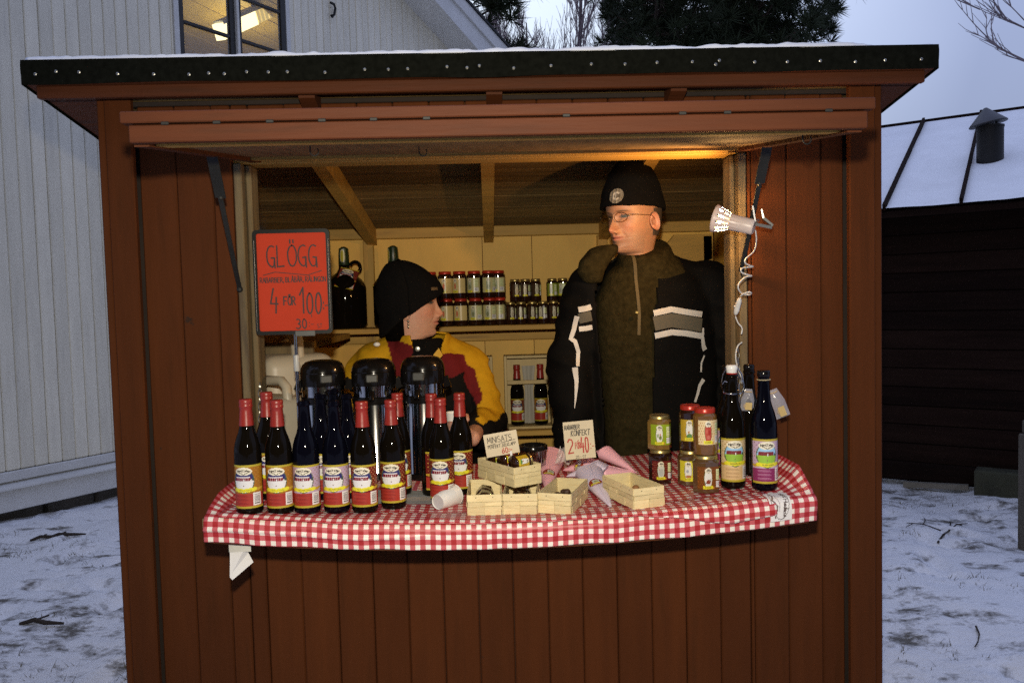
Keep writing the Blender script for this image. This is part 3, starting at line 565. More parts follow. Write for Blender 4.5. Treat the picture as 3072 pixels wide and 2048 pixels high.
def bare(name, label, base, H, rnd, r0, lean=0, levels=3, nb=26, start=.3, ang=.33, group=None, mt='birch_twigs'):
    t = thing(name, label, 'tree', base, group=group); mbt = MB(); mbc = MB()
    def grow(p, d, L_, r, lv, mb_):
        n = 5 if lv > 0 else 3; pts = [Vector(p)]; dd = Vector(d)
        for k in range(n):
            dd = (dd+Vector((rnd.gauss(0, .07), rnd.gauss(0, .07), .05))).normalized(); pts.append(pts[-1]+dd*L_/n)
        mb_.tube(pts, [max(lerp(r, r*.35, k/n), .0035) for k in range(n+1)], 4 if lv < levels else 6, cap=False); return pts
    tp = grow((0, 0, -.1), (lean, 0, 1), H, r0, levels, mbt)
    def at(pts, u):
        u *= len(pts)-1; i = min(int(u), len(pts)-2); return pts[i].lerp(pts[i+1], u-i), (pts[i+1]-pts[i]).normalized()
    for k in range(nb):
        u = lerp(start, .97, k/nb); p, d = at(tp, u); a = rnd.uniform(0, 6.28); dr = (d*cos(ang)+Vector((cos(a), sin(a), .1))*sin(ang)).normalized(); L_ = H*.42*(1-u*.75)*rnd.uniform(.7, 1.1)
        b = grow(p, dr, L_, r0*.34*(1-.6*u), 2, mbc)
        for q in range(9):
            p2, d2 = at(b, rnd.uniform(.2, .95)); a = rnd.uniform(0, 6.28); dr2 = (d2+Vector((cos(a), sin(a), .25))*.42).normalized(); c = grow(p2, dr2, L_*.42*rnd.uniform(.6, 1.1), .011, 1, mbc)
            for s_ in range(4):
                p3, d3 = at(c, rnd.uniform(.3, .95)); a = rnd.uniform(0, 6.28); grow(p3, (d3+Vector((cos(a), sin(a), .2))*.45).normalized(), L_*.2*rnd.uniform(.6, 1.1), .007, 0, mbc)
    make('trunk', mbt, M['birch_bark'], t, smooth=60); make('branches', mbc, M[mt], t); return t
rnd = random.Random(33); grp = 'bare birches behind the stall'
for (x, Y, top, r0, lb) in ((1572, 24, 70, .07, 'low thin bare birch nearest the house gable'), (1592, 26, 95, .06, 'second low bare birch from the house gable'), (1650, 25, -120, .12, 'tallest straight bare birch in the middle of the left clump'), (1684, 27, 20, .10, 'bare birch to the right of the tallest birch trunk'), (1705, 24, 75, .06, 'small bare birch at the right end of the left clump'), (1782, 27, 60, .06, 'thin bare birch left of the straight trunk by the pine'), (1815, 26, -90, .13, 'straight bare birch trunk close to the pine'), (1842, 24, 10, .07, 'bare birch half hidden by the edge of the pine')):
    b_ = PY(x, 900, Y); H = PY(x, top, Y)[2]; bare('bare_birch', lb, (b_[0], Y, 0), float(H), rnd, r0, nb=30, start=.40, ang=.32, group=grp)
b_ = PY(3190, 900, 9.5); bare('bare_birch', 'bare tree whose drooping twigs enter at the top right corner', (b_[0], 9.5, 0), 9.0, random.Random(6), .042, nb=26, start=.50, ang=1.25, group='bare trees at the right', mt='birch_twigs')

# unseen spruces added behind the camera to keep skylight off the stall front
mb = MB(); rnd = random.Random(77)
for k in range(46):
    x = -17+34*(k+.5)/46+rnd.uniform(-.4, .4); y = -9.5-rnd.uniform(0, 3.5); H = rnd.uniform(8.5, 12.5); mb.tube([(x, y, -.1), (x, y, H*.9)], [.12, .02], 5)
    for j in range(22):
        z = .5+H*.96*j/22; R_ = (1.7-1.62*(j/22))*rnd.uniform(.85, 1.1)
        for q in range(11):
            a = q*.571+j*.9+rnd.uniform(-.2, .2); c_, s_ = cos(a), sin(a); R2 = R_*rnd.uniform(.75, 1.15); w_ = R_*.36+.08
            mb.add([(x-s_*w_*.2, y+c_*w_*.2, z+.45), (x+s_*w_*.2, y-c_*w_*.2, z+.45), (x+c_*R2*.6+s_*w_, y+s_*R2*.6-c_*w_, z+.02), (x+c_*R2, y+s_*R2, z-.35), (x+c_*R2*.6-s_*w_, y+s_*R2*.6+c_*w_, z+.02)], [(0, 1, 2, 3, 4)])
o = make('skylight_block_spruces', mb, M['needles']); tag(o, 'unseen spruces added to block skylight from the stall front', 'forest', kind='stuff')
# ================================================================== THE STALL
RED = (.080, .0215, .0042)
M['red'] = mat('red_wall_paint', RED, rough=.82, spec=.15, var=.13, scale=5, stretch=(5, 5, .5), bump=.22, bscale=26, tint=.10, col2=(.062, .018, .0035), c2pos=(.50, .85), wear=((.030, .017, .010), 11, .68))
M['redx'] = mat('red_trim_paint', (.076, .0195, .0042), rough=.70, spec=.25, var=.2, scale=5, stretch=(.5, 5, 5), bump=.3, bscale=26, tint=.05, col2=(.055, .016, .004), c2pos=(.5, .8), wear=((.38, .28, .17), 26, .765))
M['raw'] = mat('raw_spruce', (.44, .255, .05), rough=.65, var=.22, scale=3, stretch=(.5, 6, 6), bump=.25, tint=.12, col2=(.19, .10, .032), c2pos=(.55, .85))
M['rawz'] = mat('raw_spruce_upright', (.44, .255, .05), rough=.65, var=.22, scale=3, stretch=(6, 6, .5), bump=.25, tint=.12, col2=(.19, .10, .032), c2pos=(.55, .85))
M['old'] = mat('old_grey_timber', (.14, .10, .045), rough=.8, var=.3, scale=4, stretch=(5, 5, .6), bump=.4, col2=(.07, .045, .022), c2pos=(.45, .75))
M['ply'] = mat('plywood', (.70, .42, .078), rough=.6, var=.14, scale=2.2, stretch=(1.6, 1.6, .7), bump=.15, tint=.06, col2=(.55, .31, .055), c2pos=(.52, .80))
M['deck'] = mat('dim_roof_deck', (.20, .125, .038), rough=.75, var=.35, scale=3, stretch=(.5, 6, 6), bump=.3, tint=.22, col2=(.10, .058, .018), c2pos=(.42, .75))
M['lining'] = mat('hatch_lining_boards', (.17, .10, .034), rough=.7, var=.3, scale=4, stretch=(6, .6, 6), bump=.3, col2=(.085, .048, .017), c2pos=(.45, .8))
M['felt'] = mat('roofing_felt', (.008, .0085, .0065), rough=1, spec=.0, var=.35, scale=60, bump=.5, bscale=200)
M['steel'] = mat('galvanised_steel', (.35, .34, .30), rough=.35, metal=.9, var=.2)
M['dark_metal'] = mat('dark_painted_iron', (.022, .022, .019), rough=.6, metal=.4, var=.3)
M['dark'] = mat('dark_void_timber', (.02, .012, .008), rough=.9)
st = thing('market_stall', 'red painted wooden market stall with raised hatch and snowy felt roof', 'market stall', (0, 0, 0))
XL, XR, OL, OR, ZT = -1.052, 1.122, -.712, .757, 2.118
def CZ(x): return 1.019+.041*((x-.05)/.73)**2
rnd = random.Random(9)
x = XL+.079; k = 0
while x < XR-.083:
    x1 = min(x+.1025, XR-.081); j = rnd.uniform(-.0025, .0025); pcs = []
    def full(a, b): pcs.append((a, b, .10, ZT))
    def cut(a, b): pcs.append((a, b, .10, CZ((a+b)/2)-.085)); pcs.append((a, b, 1.992, ZT))
    if x1 <= OL or x >= OR: full(x, x1)
    elif x >= OL and x1 <= OR: cut(x, x1)
    elif x < OL: full(x, OL-.0015); cut(OL, x1) if x1-OL > .012 else None
    else: (cut(x, OR) if OR-x > .012 else None); full(OR+.0015, x1)
    for a, b, za, zb in pcs:
        c_ = min(.0038, (b-a)*.3); make('wall_plank', MB().cbox(a+.0007, b-.0007, j, .021+j, za, zb, c_), M['red'], st)
    x += .1025; k += 1
for (a, b, tl_) in ((XL, XL+.074, 1), (XR-.076, XR, 0)):
    make('corner_board', MB().cbox(a, b, -.026, -.003, .08, 2.150, .004), M['red'], st)
make('corner_board', MB().cbox(XL-.022, XL-.001, -.02, .10, .08, 2.145, .004), M['red'], st); make('corner_board', MB().cbox(XR+.001, XR+.022, -.02, .10, .08, 2.145, .004), M['red'], st)
for (a, b, c, d) in ((XL+.03, OL-.05, .1, 2.1), (OR+.05, XR-.03, .1, 2.1), (OL-.05, OR+.05, .1, .92)): make('front_lining', MB().box(a, b, .0245, .034, c, d), M['dark'], st)
# side walls, back wall outside, floor
y = .12
while y < 1.62:
    for xx in (XL-.021, XR+.002): make('side_plank', MB().cbox(xx, xx+.019, y, min(y+.101, 1.62), .1, 2.12-.15*(y+.15), .005), M['red'], st)
    y += .1025
x = XL
while x < XR: make('back_plank', MB().cbox(x, min(x+.1, XR), 1.60, 1.62, .1, 1.88, .005), M['red'], st); x += .1025
y = .04
while y < 1.58: make('floor_board', MB().cbox(XL+.01, XR-.01, y, y+.118, .075, .10, .003), M['raw'], st); y += .12
for yy in (.0, .78, 1.5): make('floor_bearer', MB().cbox(XL, XR, yy+.03, yy+.10, -.02, .074, .004), M['old'], st)
for xx in (XL+.004, XR-.014): make('side_lining', MB().box(xx, xx+.010, .05, 1.56, .1, 1.90), M['ply'], st)
for (xx, yy) in ((XL+.03, .05), (XL+.03, .78), (XL+.03, 1.5), (XR-.085, .05), (XR-.085, .78), (XR-.085, 1.5)): make('stud', MB().cbox(xx, xx+.045, yy, yy+.05, .1, 2.12-.15*(yy+.15)-.04, .003), M['rawz'], st)
for s_ in (XL+.03, XR-.075): make('side_rail', MB().cbox(s_, s_+.035, .1, 1.5, 1.02, 1.07, .003), M['raw'], st)
# jambs and header of the hatch opening
make('jamb', MB().cbox(OL+.001, OL+.024, .000, .075, .98, 1.955, .003), M['old'], st); make('jamb', MB().cbox(OL+.025, OL+.042, .03, .10, .98, 1.955, .004), M['old'], st)
make('jamb', MB().cbox(OR-.024, OR-.001, .000, .075, .98, 1.955, .003), M['old'], st); make('jamb', MB().cbox(OR-.040, OR-.025, .03, .10, .98, 1.955, .004), M['old'], st)
make('header', MB().cbox(OL-.03, OR+.03, .024, .10, 1.957, 2.06, .004), M['raw'], st)
make('header_strip', MB().cbox(OL+.04, OR-.01, -.006, .020, 1.958, 1.985, .003), M['raw'], st)
make('wall_plate', MB().cbox(XL+.03, XR-.03, .03, .09, 2.062, 2.108, .004), M['old'], st)
make('eave_gap_shade', MB().cbox(XL+.002, XR-.002, .002, .020, 2.1195, 2.1325, .002), M['dark'], st)  # added dark strip that gives the gap under the eave its shade
# roof
SL = .15
def rf(y): return 2.153-SL*(y+.12)
rxl, rxr = -1.208, 1.241
yb = 1.75
edges = [-.12, -.004]; y = -.003
while y < yb-.03: y2 = min(y+.172, yb); edges += [y2]; y = y2
for a, b in zip(edges[:-1], edges[1:]):
    b -= .004
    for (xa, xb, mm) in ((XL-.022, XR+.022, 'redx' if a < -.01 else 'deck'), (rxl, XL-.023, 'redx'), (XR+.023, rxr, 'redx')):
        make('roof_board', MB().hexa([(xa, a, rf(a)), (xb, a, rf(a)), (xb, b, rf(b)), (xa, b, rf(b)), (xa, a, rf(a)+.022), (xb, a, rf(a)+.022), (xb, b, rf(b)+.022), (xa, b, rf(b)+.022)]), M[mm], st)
fe = make('roofing_felt', MB().hexa([(rxl-.004, -.124, rf(-.12)+.024), (rxr+.004, -.124, rf(-.12)+.024), (rxr+.004, yb+.01, rf(yb)+.024), (rxl-.004, yb+.01, rf(yb)+.024), (rxl-.004, -.124, rf(-.12)+.031), (rxr+.004, -.124, rf(-.12)+.031), (rxr+.004, yb+.01, rf(yb)+.031), (rxl-.004, yb+.01, rf(yb)+.031)]), M['felt'], st)
mb = MB()
def feltedge(u, v):
    xx = lerp(rxl-.006, rxr+.006, u); lap = .0045*(abs(xx-.68) < .012)
    return (xx, -.1285-.004*mnoise.noise((xx*5, v*1.5, 0))-lap, lerp(2.2135, 2.150+.004*mnoise.noise((xx*3.1, 0, 5))-.004*exp(-((xx-.02)/.12)**2), v))
mb.grid(160, 4, feltedge); mb.grid(160, 1, lambda u, v: (lerp(rxl-.006, rxr+.006, u), lerp(-.1245, -.1285, v), 2.2137)); make('felt_drip_edge', mb, M['felt'], st, smooth=50)
for sx in (rxl-.0065, rxr+.0065): make('felt_side_edge', MB().hexa([(sx-.001, -.126, 2.150), (sx+.001, -.126, 2.150), (sx+.001, yb, rf(yb)-.01), (sx-.001, yb, rf(yb)-.01), (sx-.001, -.126, 2.212), (sx+.001, -.126, 2.212), (sx+.001, yb, rf(yb)+.033), (sx-.001, yb, rf(yb)+.033)]), M['felt'], st)
def snow_pt(u, v):
    x = lerp(rxl-.002, rxr+.002, u); y = lerp(-.1275, yb-.02, v**1.6); k = min(1, v*30); bare_ = max(0, min(1, (u-.90)*22))*(v < .2)
    if u in (0, 1) or v == 0: return (x, y, rf(y)+(.0585 if v == 0 else .033))
    return (x, y, rf(y)+.0625+k*(.006+.005*fbm(u*30, v*12, 1, 3))+.004*mnoise.noise((u*46, 0, 8))+.003*mnoise.noise((u*140, v*30, 2))+.003-.007*bare_)
mb = MB().grid(300, 40, snow_pt)
make('roof_snow', mb, M['clean_snow'], st, smooth=180)
nail = None
for xx, yy in ((106, 223), (168, 215), (237, 217), (353, 222), (461, 223), (567, 224), (626, 220), (673, 222), (740, 216), (805, 217), (862, 216), (975, 218), (1094, 209), (1165, 209), (1223, 207), (1341, 201), (1401, 204), (1438, 198), (1541, 205), (1653, 198), (1774, 193), (1875, 193), (1971, 188), (2077, 186), (2147, 194), (2158, 182), (2264, 187), (2362, 186), (2461, 183), (2566, 186), (2655, 181), (2764, 178)):
    p = PY(xx, yy, -.133)
    if nail is None: nail = make('clout_nail', MB().lathe([(.0042, 0), (.0042, .0012), (.002, .0022)], 8), M['steel'], st, loc=tuple(p), rot=(pi/2, 0, 0))
    else: inst(nail, st, tuple(p))
make('eave_board', MB().cbox(rxl+.02, rxr-.02, -.108, -.088, 2.118, 2.1515, .003), M['redx'], st)
for px_ in (925, 1482, 2030):
    X = PY(px_, 275, -.06)[0]; make('rafter_tail', MB().hexa([(X-.022, -.086, 2.112), (X+.022, -.086, 2.112), (X+.022, .0, 2.085), (X-.022, .0, 2.085), (X-.022, -.086, 2.145), (X+.022, -.086, 2.145), (X+.022, .0, 2.132), (X-.022, .0, 2.132)]), M['redx'], st)
for X in (-.545, .012, .565): make('rafter', MB().hexa([(X-.023, .11, rf(.11)-.075), (X+.023, .11, rf(.11)-.075), (X+.023, 1.55, rf(1.55)-.075), (X-.023, 1.55, rf(1.55)-.075), (X-.023, .11, rf(.11)-.002), (X+.023, .11, rf(.11)-.002), (X+.023, 1.55, rf(1.55)-.002), (X-.023, 1.55, rf(1.55)-.002)]), M['raw'], st)
# back wall inside: plywood sheets, battens, shelves
xs_ = [XL+.015, -.57, -.02, .22, .64, XR-.015]
for a, b in zip(xs_[:-1], xs_[1:]): make('plywood_sheet', MB().box(a+.0015, b-.0015, 1.575, 1.585, .1, 1.865), M['ply'], st)
make('top_rail', MB().cbox(XL+.03, XR-.03, 1.53, 1.572, 1.855, 1.905, .003), M['raw'], st)
for X in (-.565, .56): make('back_batten', MB().cbox(X-.025, X+.025, 1.545, 1.572, .1, 1.85, .003), M['rawz'], st)
make('shelf_board', MB().cbox(XL+.03, XR-.03, 1.29, 1.543, 1.412, 1.436, .003), M['raw'], st); make('shelf_board', MB().cbox(XL+.03, XR-.03, 1.26, 1.543, .935, .960, .003), M['raw'], st)
make('shelf_ledger', MB().cbox(XL+.03, XR-.03, 1.546, 1.570, 1.355, 1.408, .003), M['raw'], st); make('shelf_ledger', MB().cbox(XL+.03, XR-.03, 1.546, 1.570, .87, .93, .003), M['raw'], st)
make('side_shelf', MB().cbox(XL+.03, -.62, .55, 1.28, 1.395, 1.42, .003), M['raw'], st); make('side_shelf_edge', MB().cbox(XL+.03, -.62, .52, .548, 1.33, 1.42, .003), M['old'], st)
make('gusset', MB().hexa([(.70, 1.50, 1.60), (1.08, 1.50, 1.72), (1.08, 1.525, 1.72), (.70, 1.525, 1.60), (.90, 1.50, 1.84), (1.08, 1.50, 1.84), (1.08, 1.525, 1.84), (.90, 1.525, 1.84)]), M['raw'], st)
# hatch, propped up like an awning
hy0, hz0, hy1, hz1 = -.012, 1.978, -.775, 1.878
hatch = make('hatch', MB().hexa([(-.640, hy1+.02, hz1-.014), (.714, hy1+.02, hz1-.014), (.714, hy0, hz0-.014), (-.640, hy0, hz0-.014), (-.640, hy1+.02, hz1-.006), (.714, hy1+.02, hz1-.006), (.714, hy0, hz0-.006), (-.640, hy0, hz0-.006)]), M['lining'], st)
for k in range(13):
    a = -.652+k*.1061; b = a+.1035; make('hatch_plank', MB().hexa([(a, hy1, hz1-.004), (b, hy1, hz1-.004), (b, hy0, hz0-.004), (a, hy0, hz0-.004), (a, hy1, hz1+.014), (b, hy1, hz1+.014), (b, hy0, hz0+.014), (a, hy0, hz0+.014)]), M['red'], hatch)
def hz(y): return lerp(hz1, hz0, (y-hy1)/(hy0-hy1))
for X in (-.655, .700): make('hatch_side_batten', MB().hexa([(X, hy1+.006, hz1-.024), (X+.028, hy1+.006, hz1-.024), (X+.028, hy0, hz0-.024), (X, hy0, hz0-.024), (X, hy1+.006, hz1-.0145), (X+.028, hy1+.006, hz1-.0145), (X+.028, hy0, hz0-.0145), (X, hy0, hz0-.0145)]), M['redx'], hatch)
for (y_, nm) in ((-.71, 'hatch_batten'), (-.09, 'hatch_batten')): make(nm, MB().hexa([(-.626, y_-.03, hz(y_-.03)-.022), (.698, y_-.03, hz(y_-.03)-.022), (.698, y_+.03, hz(y_+.03)-.022), (-.626, y_+.03, hz(y_+.03)-.022), (-.626, y_-.03, hz(y_-.03)-.0145), (.698, y_-.03, hz(y_-.03)-.0145), (.698, y_+.03, hz(y_+.03)-.0145), (-.626, y_+.03, hz(y_+.03)-.0145)]), M['raw'], hatch)
make('hatch_front_board', MB().cbox(-.652, .727, -.797, -.778, 1.8565, 1.8885, .002), M['redx'], hatch); make('hatch_top_board', MB().cbox(-.666, .741, -.800, -.772, 1.8915, 1.913, .002), M['redx'], hatch)
hinge = None
for xx in (492, 648, 808, 965, 1120, 1280, 1700, 2050, 2185, 2490):
    p = PY(xx, 378 if xx < 1536 else 355, -.803); z_ = 1.890
    if hinge is None: hinge = make('screw_plate', MB().cbox(-.007, .007, -.002, .001, -.003, .003, .001), M['dark_metal'], hatch, loc=(p[0], -.7985, z_))
    else: inst(hinge, hatch, (p[0], -.7985, z_))
for (xx, yy) in ((930, -.56), (1257, -.45), (2408, -.62)):
    X = PY(xx, 440, yy)[0]; h = hz(yy)-.014; make('screw_hook', MB().tube([(X, yy, h), (X, yy, h-.014)]+[(X+.009-.009*cos(t), yy, h-.014-.009*sin(t)) for t in np.linspace(0, pi*1.25, 8)], .0017, 6), M['dark_metal'], hatch, smooth=60)
# flat-iron stays
for (pa, pb, tw) in (((-.648, -.36, hz(-.36)-.02), (-.703, -.012, 1.60), 1), ((.722, -.27, hz(-.27)-.02), (.735, -.012, 1.62), -1)):
    A = Vector(pa); B = Vector(pb); m_ = A.lerp(B, .28); stn = make('hatch_stay', MB().bar(A, m_, .004, .026, up=(1, 0, 0)).bar(m_, B, .005, .012, up=(1, 0, 0)), M['dark_metal'], st); make('stay_bolt', MB().ball(B, .009, 8, 6), M['dark_metal'], stn); make('stay_bolt', MB().ball(m_, .007, 8, 6), M['dark_metal'], stn)
# counter board (a little bowed with age) and its chains
mb = MB(); ks = 24
def cb(u): return lerp(-.688, .762, u)
for k in range(ks):
    a, b = cb(k/ks), cb((k+1)/ks); za, zb = CZ(a), CZ(b)
    mb.hexa([(a, -.422, za-.030), (b, -.422, zb-.030), (b, .28, zb-.030), (a, .28, za-.030), (a, -.422, za-.008), (b, -.422, zb-.008), (b, .28, zb-.008), (a, .28, za-.008)])
make('counter_board', mb, M['old'], st)
mb = MB()
for k in range(ks):
    a, b = cb(k/ks), cb((k+1)/ks); za, zb = CZ(a)-.03, CZ(b)-.03; mb.hexa([(a, -.418, za-.036), (b, -.418, zb-.036), (b, -.39, zb-.036), (a, -.39, za-.036), (a, -.418, za-.001), (b, -.418, zb-.001), (b, -.39, zb-.001), (a, -.39, za-.001)])
make('counter_edge', mb, M['redx'], st)
for X in (-.62, .0, .68): make('counter_bracket', MB().bar((X, -.38, CZ(X)-.032), (X, .0, CZ(X)-.07), .03, .03), M['old'], st)
def chain(pts, name='support_chain'):
    mb = MB(); P = [Vector(p) for p in pts]; seg = []
    for a, b in zip(P[:-1], P[1:]):
        n = max(1, int((b-a).length/.017)); seg += [a.lerp(b, (i+.5)/n) for i in range(n)]
    for i, c in enumerate(seg):
        d = (P[-1]-P[0]).normalized(); s_ = d.cross(Vector((0, 1, 0) if i % 2 else (1, 0, 0))); s_ = (s_ if s_.length > .05 else d.orthogonal()).normalized()
        mb.tube([c+d*.011*cos(t)+s_*.005*sin(t) for t in np.linspace(0, 2*pi, 9)], .0014, 5, cap=False)
    return make(name, mb, M['steel'], st, smooth=60)
chain([(OL+.052, -.004, 1.33), (OL+.050, -.012, 1.2), (OL+.048, -.03, CZ(-.67)+.02)]); chain([(OR-.034, -.004, 1.40), (OR-.033, -.012, 1.25), (OR-.03, -.04, CZ(.72)+.03)])

# ------------------------------------------------------------------ gingham oilcloth
def gingham():
    m = bpy.data.materials.new('red_gingham_oilcloth'); m.use_nodes = True; t = m.node_tree; N = t.nodes.new; l = t.links.new; b = t.nodes['Principled BSDF']
    uv = N('ShaderNodeUVMap'); uv.uv_map = 'UVMap'; sp = N('ShaderNodeSeparateXYZ'); l(uv.outputs[0], sp.inputs[0]); out = []
    for i in (0, 1):
        d = N('ShaderNodeMath'); d.operation = 'DIVIDE'; d.inputs[1].default_value = .0243; l(sp.outputs[i], d.inputs[0]); f = N('ShaderNodeMath'); f.operation = 'FRACT'; l(d.outputs[0], f.inputs[0]); c = N('ShaderNodeMath'); c.operation = 'LESS_THAN'; c.inputs[1].default_value = .52; l(f.outputs[0], c.inputs[0]); out.append(c)
    s = N('ShaderNodeMath'); s.operation = 'ADD'; l(out[0].outputs[0], s.inputs[0]); l(out[1].outputs[0], s.inputs[1]); h = N('ShaderNodeMath'); h.operation = 'MULTIPLY'; h.inputs[1].default_value = .5; l(s.outputs[0], h.inputs[0])
    r = N('ShaderNodeValToRGB'); r.color_ramp.interpolation = 'CONSTANT'; e = r.color_ramp.elements; e[0].color = (.80, .74, .64, 1); e[1].position = .7; e[1].color = (.36, .020, .022, 1); q = e.new(.3); q.color = (.52, .105, .115, 1)
    l(h.outputs[0], r.inputs[0]); l(r.outputs[0], b.inputs['Base Color']); b.inputs['Roughness'].default_value = .38; b.inputs['Specular IOR Level'].default_value = .35
    co = N('ShaderNodeTexCoord'); n = N('ShaderNodeTexNoise'); n.inputs['Scale'].default_value = 22; l(co.outputs['Object'], n.inputs['Vector']); bp = N('ShaderNodeBump'); bp.inputs['Strength'].default_value = .25; bp.inputs['Distance'].default_value = .004; l(n.outputs['Fac'], bp.inputs['Height']); l(bp.outputs[0], b.inputs['Normal'])
    return m
M['gingham'] = gingham()
cx0, cx1 = -.683, .779
def cloth_pt(u, s, lift=0, hem=None):
    """u across, s arc length from the back edge; top depth .71, rounded nosing, then the drop"""
    x = lerp(cx0, cx1, u); top = .68; z = CZ(x)+lift; wv = .0022*fbm(x*11, s*9, 2, 3)+.0012*max(0, mnoise.noise((x*5, s*16, 6)))
    if s < top:
        y = .27-s; z += wv*1.0
        e = max(0, 1-(x-cx0)/.05); e2 = max(0, 1-(cx1-x)/.065); k = min(1, max(0, (y+.42)/.10))
        z += (.030*e**1.5+.050*e2**1.3)*k
        if y > -.0: x = min(max(x, OL+.028), OR-.028) if (e > 0 or e2 > 0) else x
        if e > 0: x -= .0*e
        return (x, y, z)
    r = .020+lift; a = min((s-top)/r, pi/2); y = -.41-r*sin(a); z -= r*(1-cos(a)); d = max(0, s-top-r*pi/2)
    z -= d; y -= (.006*fbm(x*8, s*3, 4, 3)+.0025*mnoise.noise((x*31, s*8, 1)))*min(1, d*40)+lift*.3-.10*d*(.5+.5*mnoise.noise((x*4, 2, 2)))*.6
    y -= .005*exp(-((d-.010-.004*sin(x*14))/.004)**2)*max(0, min(1, (-.12-x)/.15))
    return (x, y, z)
tcl = MB()
SS = list(np.linspace(0, .68, 46))+list(np.linspace(.683, .752, 24)); nu = 180
tcl.uv = []
V = []
for s in SS:
    for i in range(nu+1):
        u = i/nu; ext = (.752-.006*abs(mnoise.noise((u*9, 0, 1))))/.752; V.append(cloth_pt(u, s*ext if s > .7 else s)); tcl.uv.append((lerp(cx0, cx1, u)+.006+.0022*mnoise.noise((u*9, s*7, 3)), s+.05+.0022*mnoise.noise((u*11, s*6, 9))))
tcl.add(V, [(j*(nu+1)+i, j*(nu+1)+i+1, (j+1)*(nu+1)+i+1, (j+1)*(nu+1)+i) for j in range(len(SS)-1) for i in range(nu)])
cloth = make('tablecloth', tcl, M['gingham'], smooth=180); tag(cloth, 'red and white gingham oilcloth covering the stall counter', 'tablecloth')
so = cloth.modifiers.new('thickness', 'SOLIDIFY'); so.thickness = .0012; so.offset = -1
hem = [(650, 1559), (803, 1568), (880, 1574), (994, 1586), (1110, 1588), (1182, 1580), (1250, 1562), (1308, 1551), (1358, 1562), (1400, 1566), (1500, 1578), (1586, 1581), (1717, 1575), (1806, 1570), (1880, 1568), (1920, 1562), (1990, 1567), (2060, 1572), (2130, 1582), (2200, 1585), (2260, 1574), (2330, 1560)]
HX = [PY(a, b, -.437) for a, b in hem]
ov = MB(); ov.uv = []; V = []; nu2, nv2 = 170, 18
for j in range(nv2+1):
    for i in range(nu2+1):
        x = lerp(HX[0][0], HX[-1][0], i/nu2); zt = np.interp(x, [p[0] for p in HX], [p[2] for p in HX]); d_end = max(.700, .68+.020*pi/2+(CZ(x)-.020-zt)); s = lerp(.60, d_end, j/nv2); lf = .0008+.0022*min(1, j/6)+.0060*(j/nv2)**2*(1+.6*mnoise.noise((x*12, 0, 0)))
        V.append(cloth_pt((x-cx0)/(cx1-cx0), s, lf)); ov.uv.append((x*1.0+.006+.5*.0262+.02*(s-.6), s+.058))
ov.add(V, [(j*(nu2+1)+i, j*(nu2+1)+i+1, (j+1)*(nu2+1)+i+1, (j+1)*(nu2+1)+i) for j in range(nv2) for i in range(nu2)])
o = make('cloth_overlap', ov, M['gingham'], cloth, smooth=180); so = o.modifiers.new('thickness', 'SOLIDIFY'); so.thickness = .0012; so.offset = -1
# sewn patch with the maker's oval mark, lettered sideways
a = Art(34, 44, (.72, .69, .66))
def ring(c, rx, ry):
    for t in (0, 1): a.line([(c[0]+rx*cos(q), c[1]+ry*sin(q)) for q in np.linspace(0, 2*pi, 40)], (.16, .13, .12), .014)
ring((.5, .5), .40, .46)
st_, tw_ = strokes('Nord Hedens')
for s in st_: a.line([(.66-.0+.16*py_*1.1+.05*sin(px_), .90-.80*px_/tw_) for px_, py_ in s], (.10, .07, .06), .018)
a.line([(.20, .93), (.30, .74), (.16, .55), (.34, .36), (.24, .10)], (.16, .11, .09), .035); a.line([(.42, .80), (.38, .6), (.47, .45), (.42, .25)], (.4, .35, .36), .02)
pm = MB(); V = []; xp0, xp1 = PY(2312, 1530, -.44)[0], PY(2376, 1530, -.44)[0]
for j in range(a.h+1):
    for i in range(a.w+1):
        x = lerp(xp0, xp1, i/a.w); v = 1-j/a.h; V.append(cloth_pt((x-cx0)/(cx1-cx0), lerp(.650, .748, v), .0075))
pm.add(V, [(j*(a.w+1)+i, (j+1)*(a.w+1)+i, (j+1)*(a.w+1)+i+1, j*(a.w+1)+i+1) for j in range(a.h) for i in range(a.w)]); pm.col = a.a.reshape(-1, 3)
M['print'] = mat('printed_paper', (1, 1, 1), rough=.45, var=.05, attr='Col', spec=.4); M['print_gloss'] = mat('printed_gloss_label', (1, 1, 1), rough=.33, var=.04, attr='Col', spec=.4)
o = make('logo_patch', pm, M['print'], cloth, smooth=180)
# loose sheet hanging below the counter
M['paper'] = mat('white_paper', (.72, .70, .66), rough=.7, var=.04)
pts = [(690, 1640), (737, 1638), (741, 1662), (756, 1690), (700, 1736), (692, 1728)]; W = [PY(a_, b_, -.40) for a_, b_ in pts]; c = W[0]; hp = thing('paper_sheet', 'white sheet of paper hanging under the counter at its left end', 'paper', tuple(c))
mb = MB(); mb.add([(p[0]-c[0], p[1]-c[1]+(.012 if i in (2, 3) else -.006 if i > 3 else 0)-d, p[2]-c[2]) for d in (0, .0006) for i, p in enumerate(W)], [(0, 1, 2, 3, 4, 5), (11, 10, 9, 8, 7, 6)]+[(i, (i+1) % 6, (i+1) % 6+6, i+6) for i in range(6)]); make('sheet', mb, M['paper'], hp)
make('tape', MB().box(-.002, .05, -.0022, -.0012, -.012, .018), mat('clear_tape', (.6, .58, .5), rough=.3), hp)
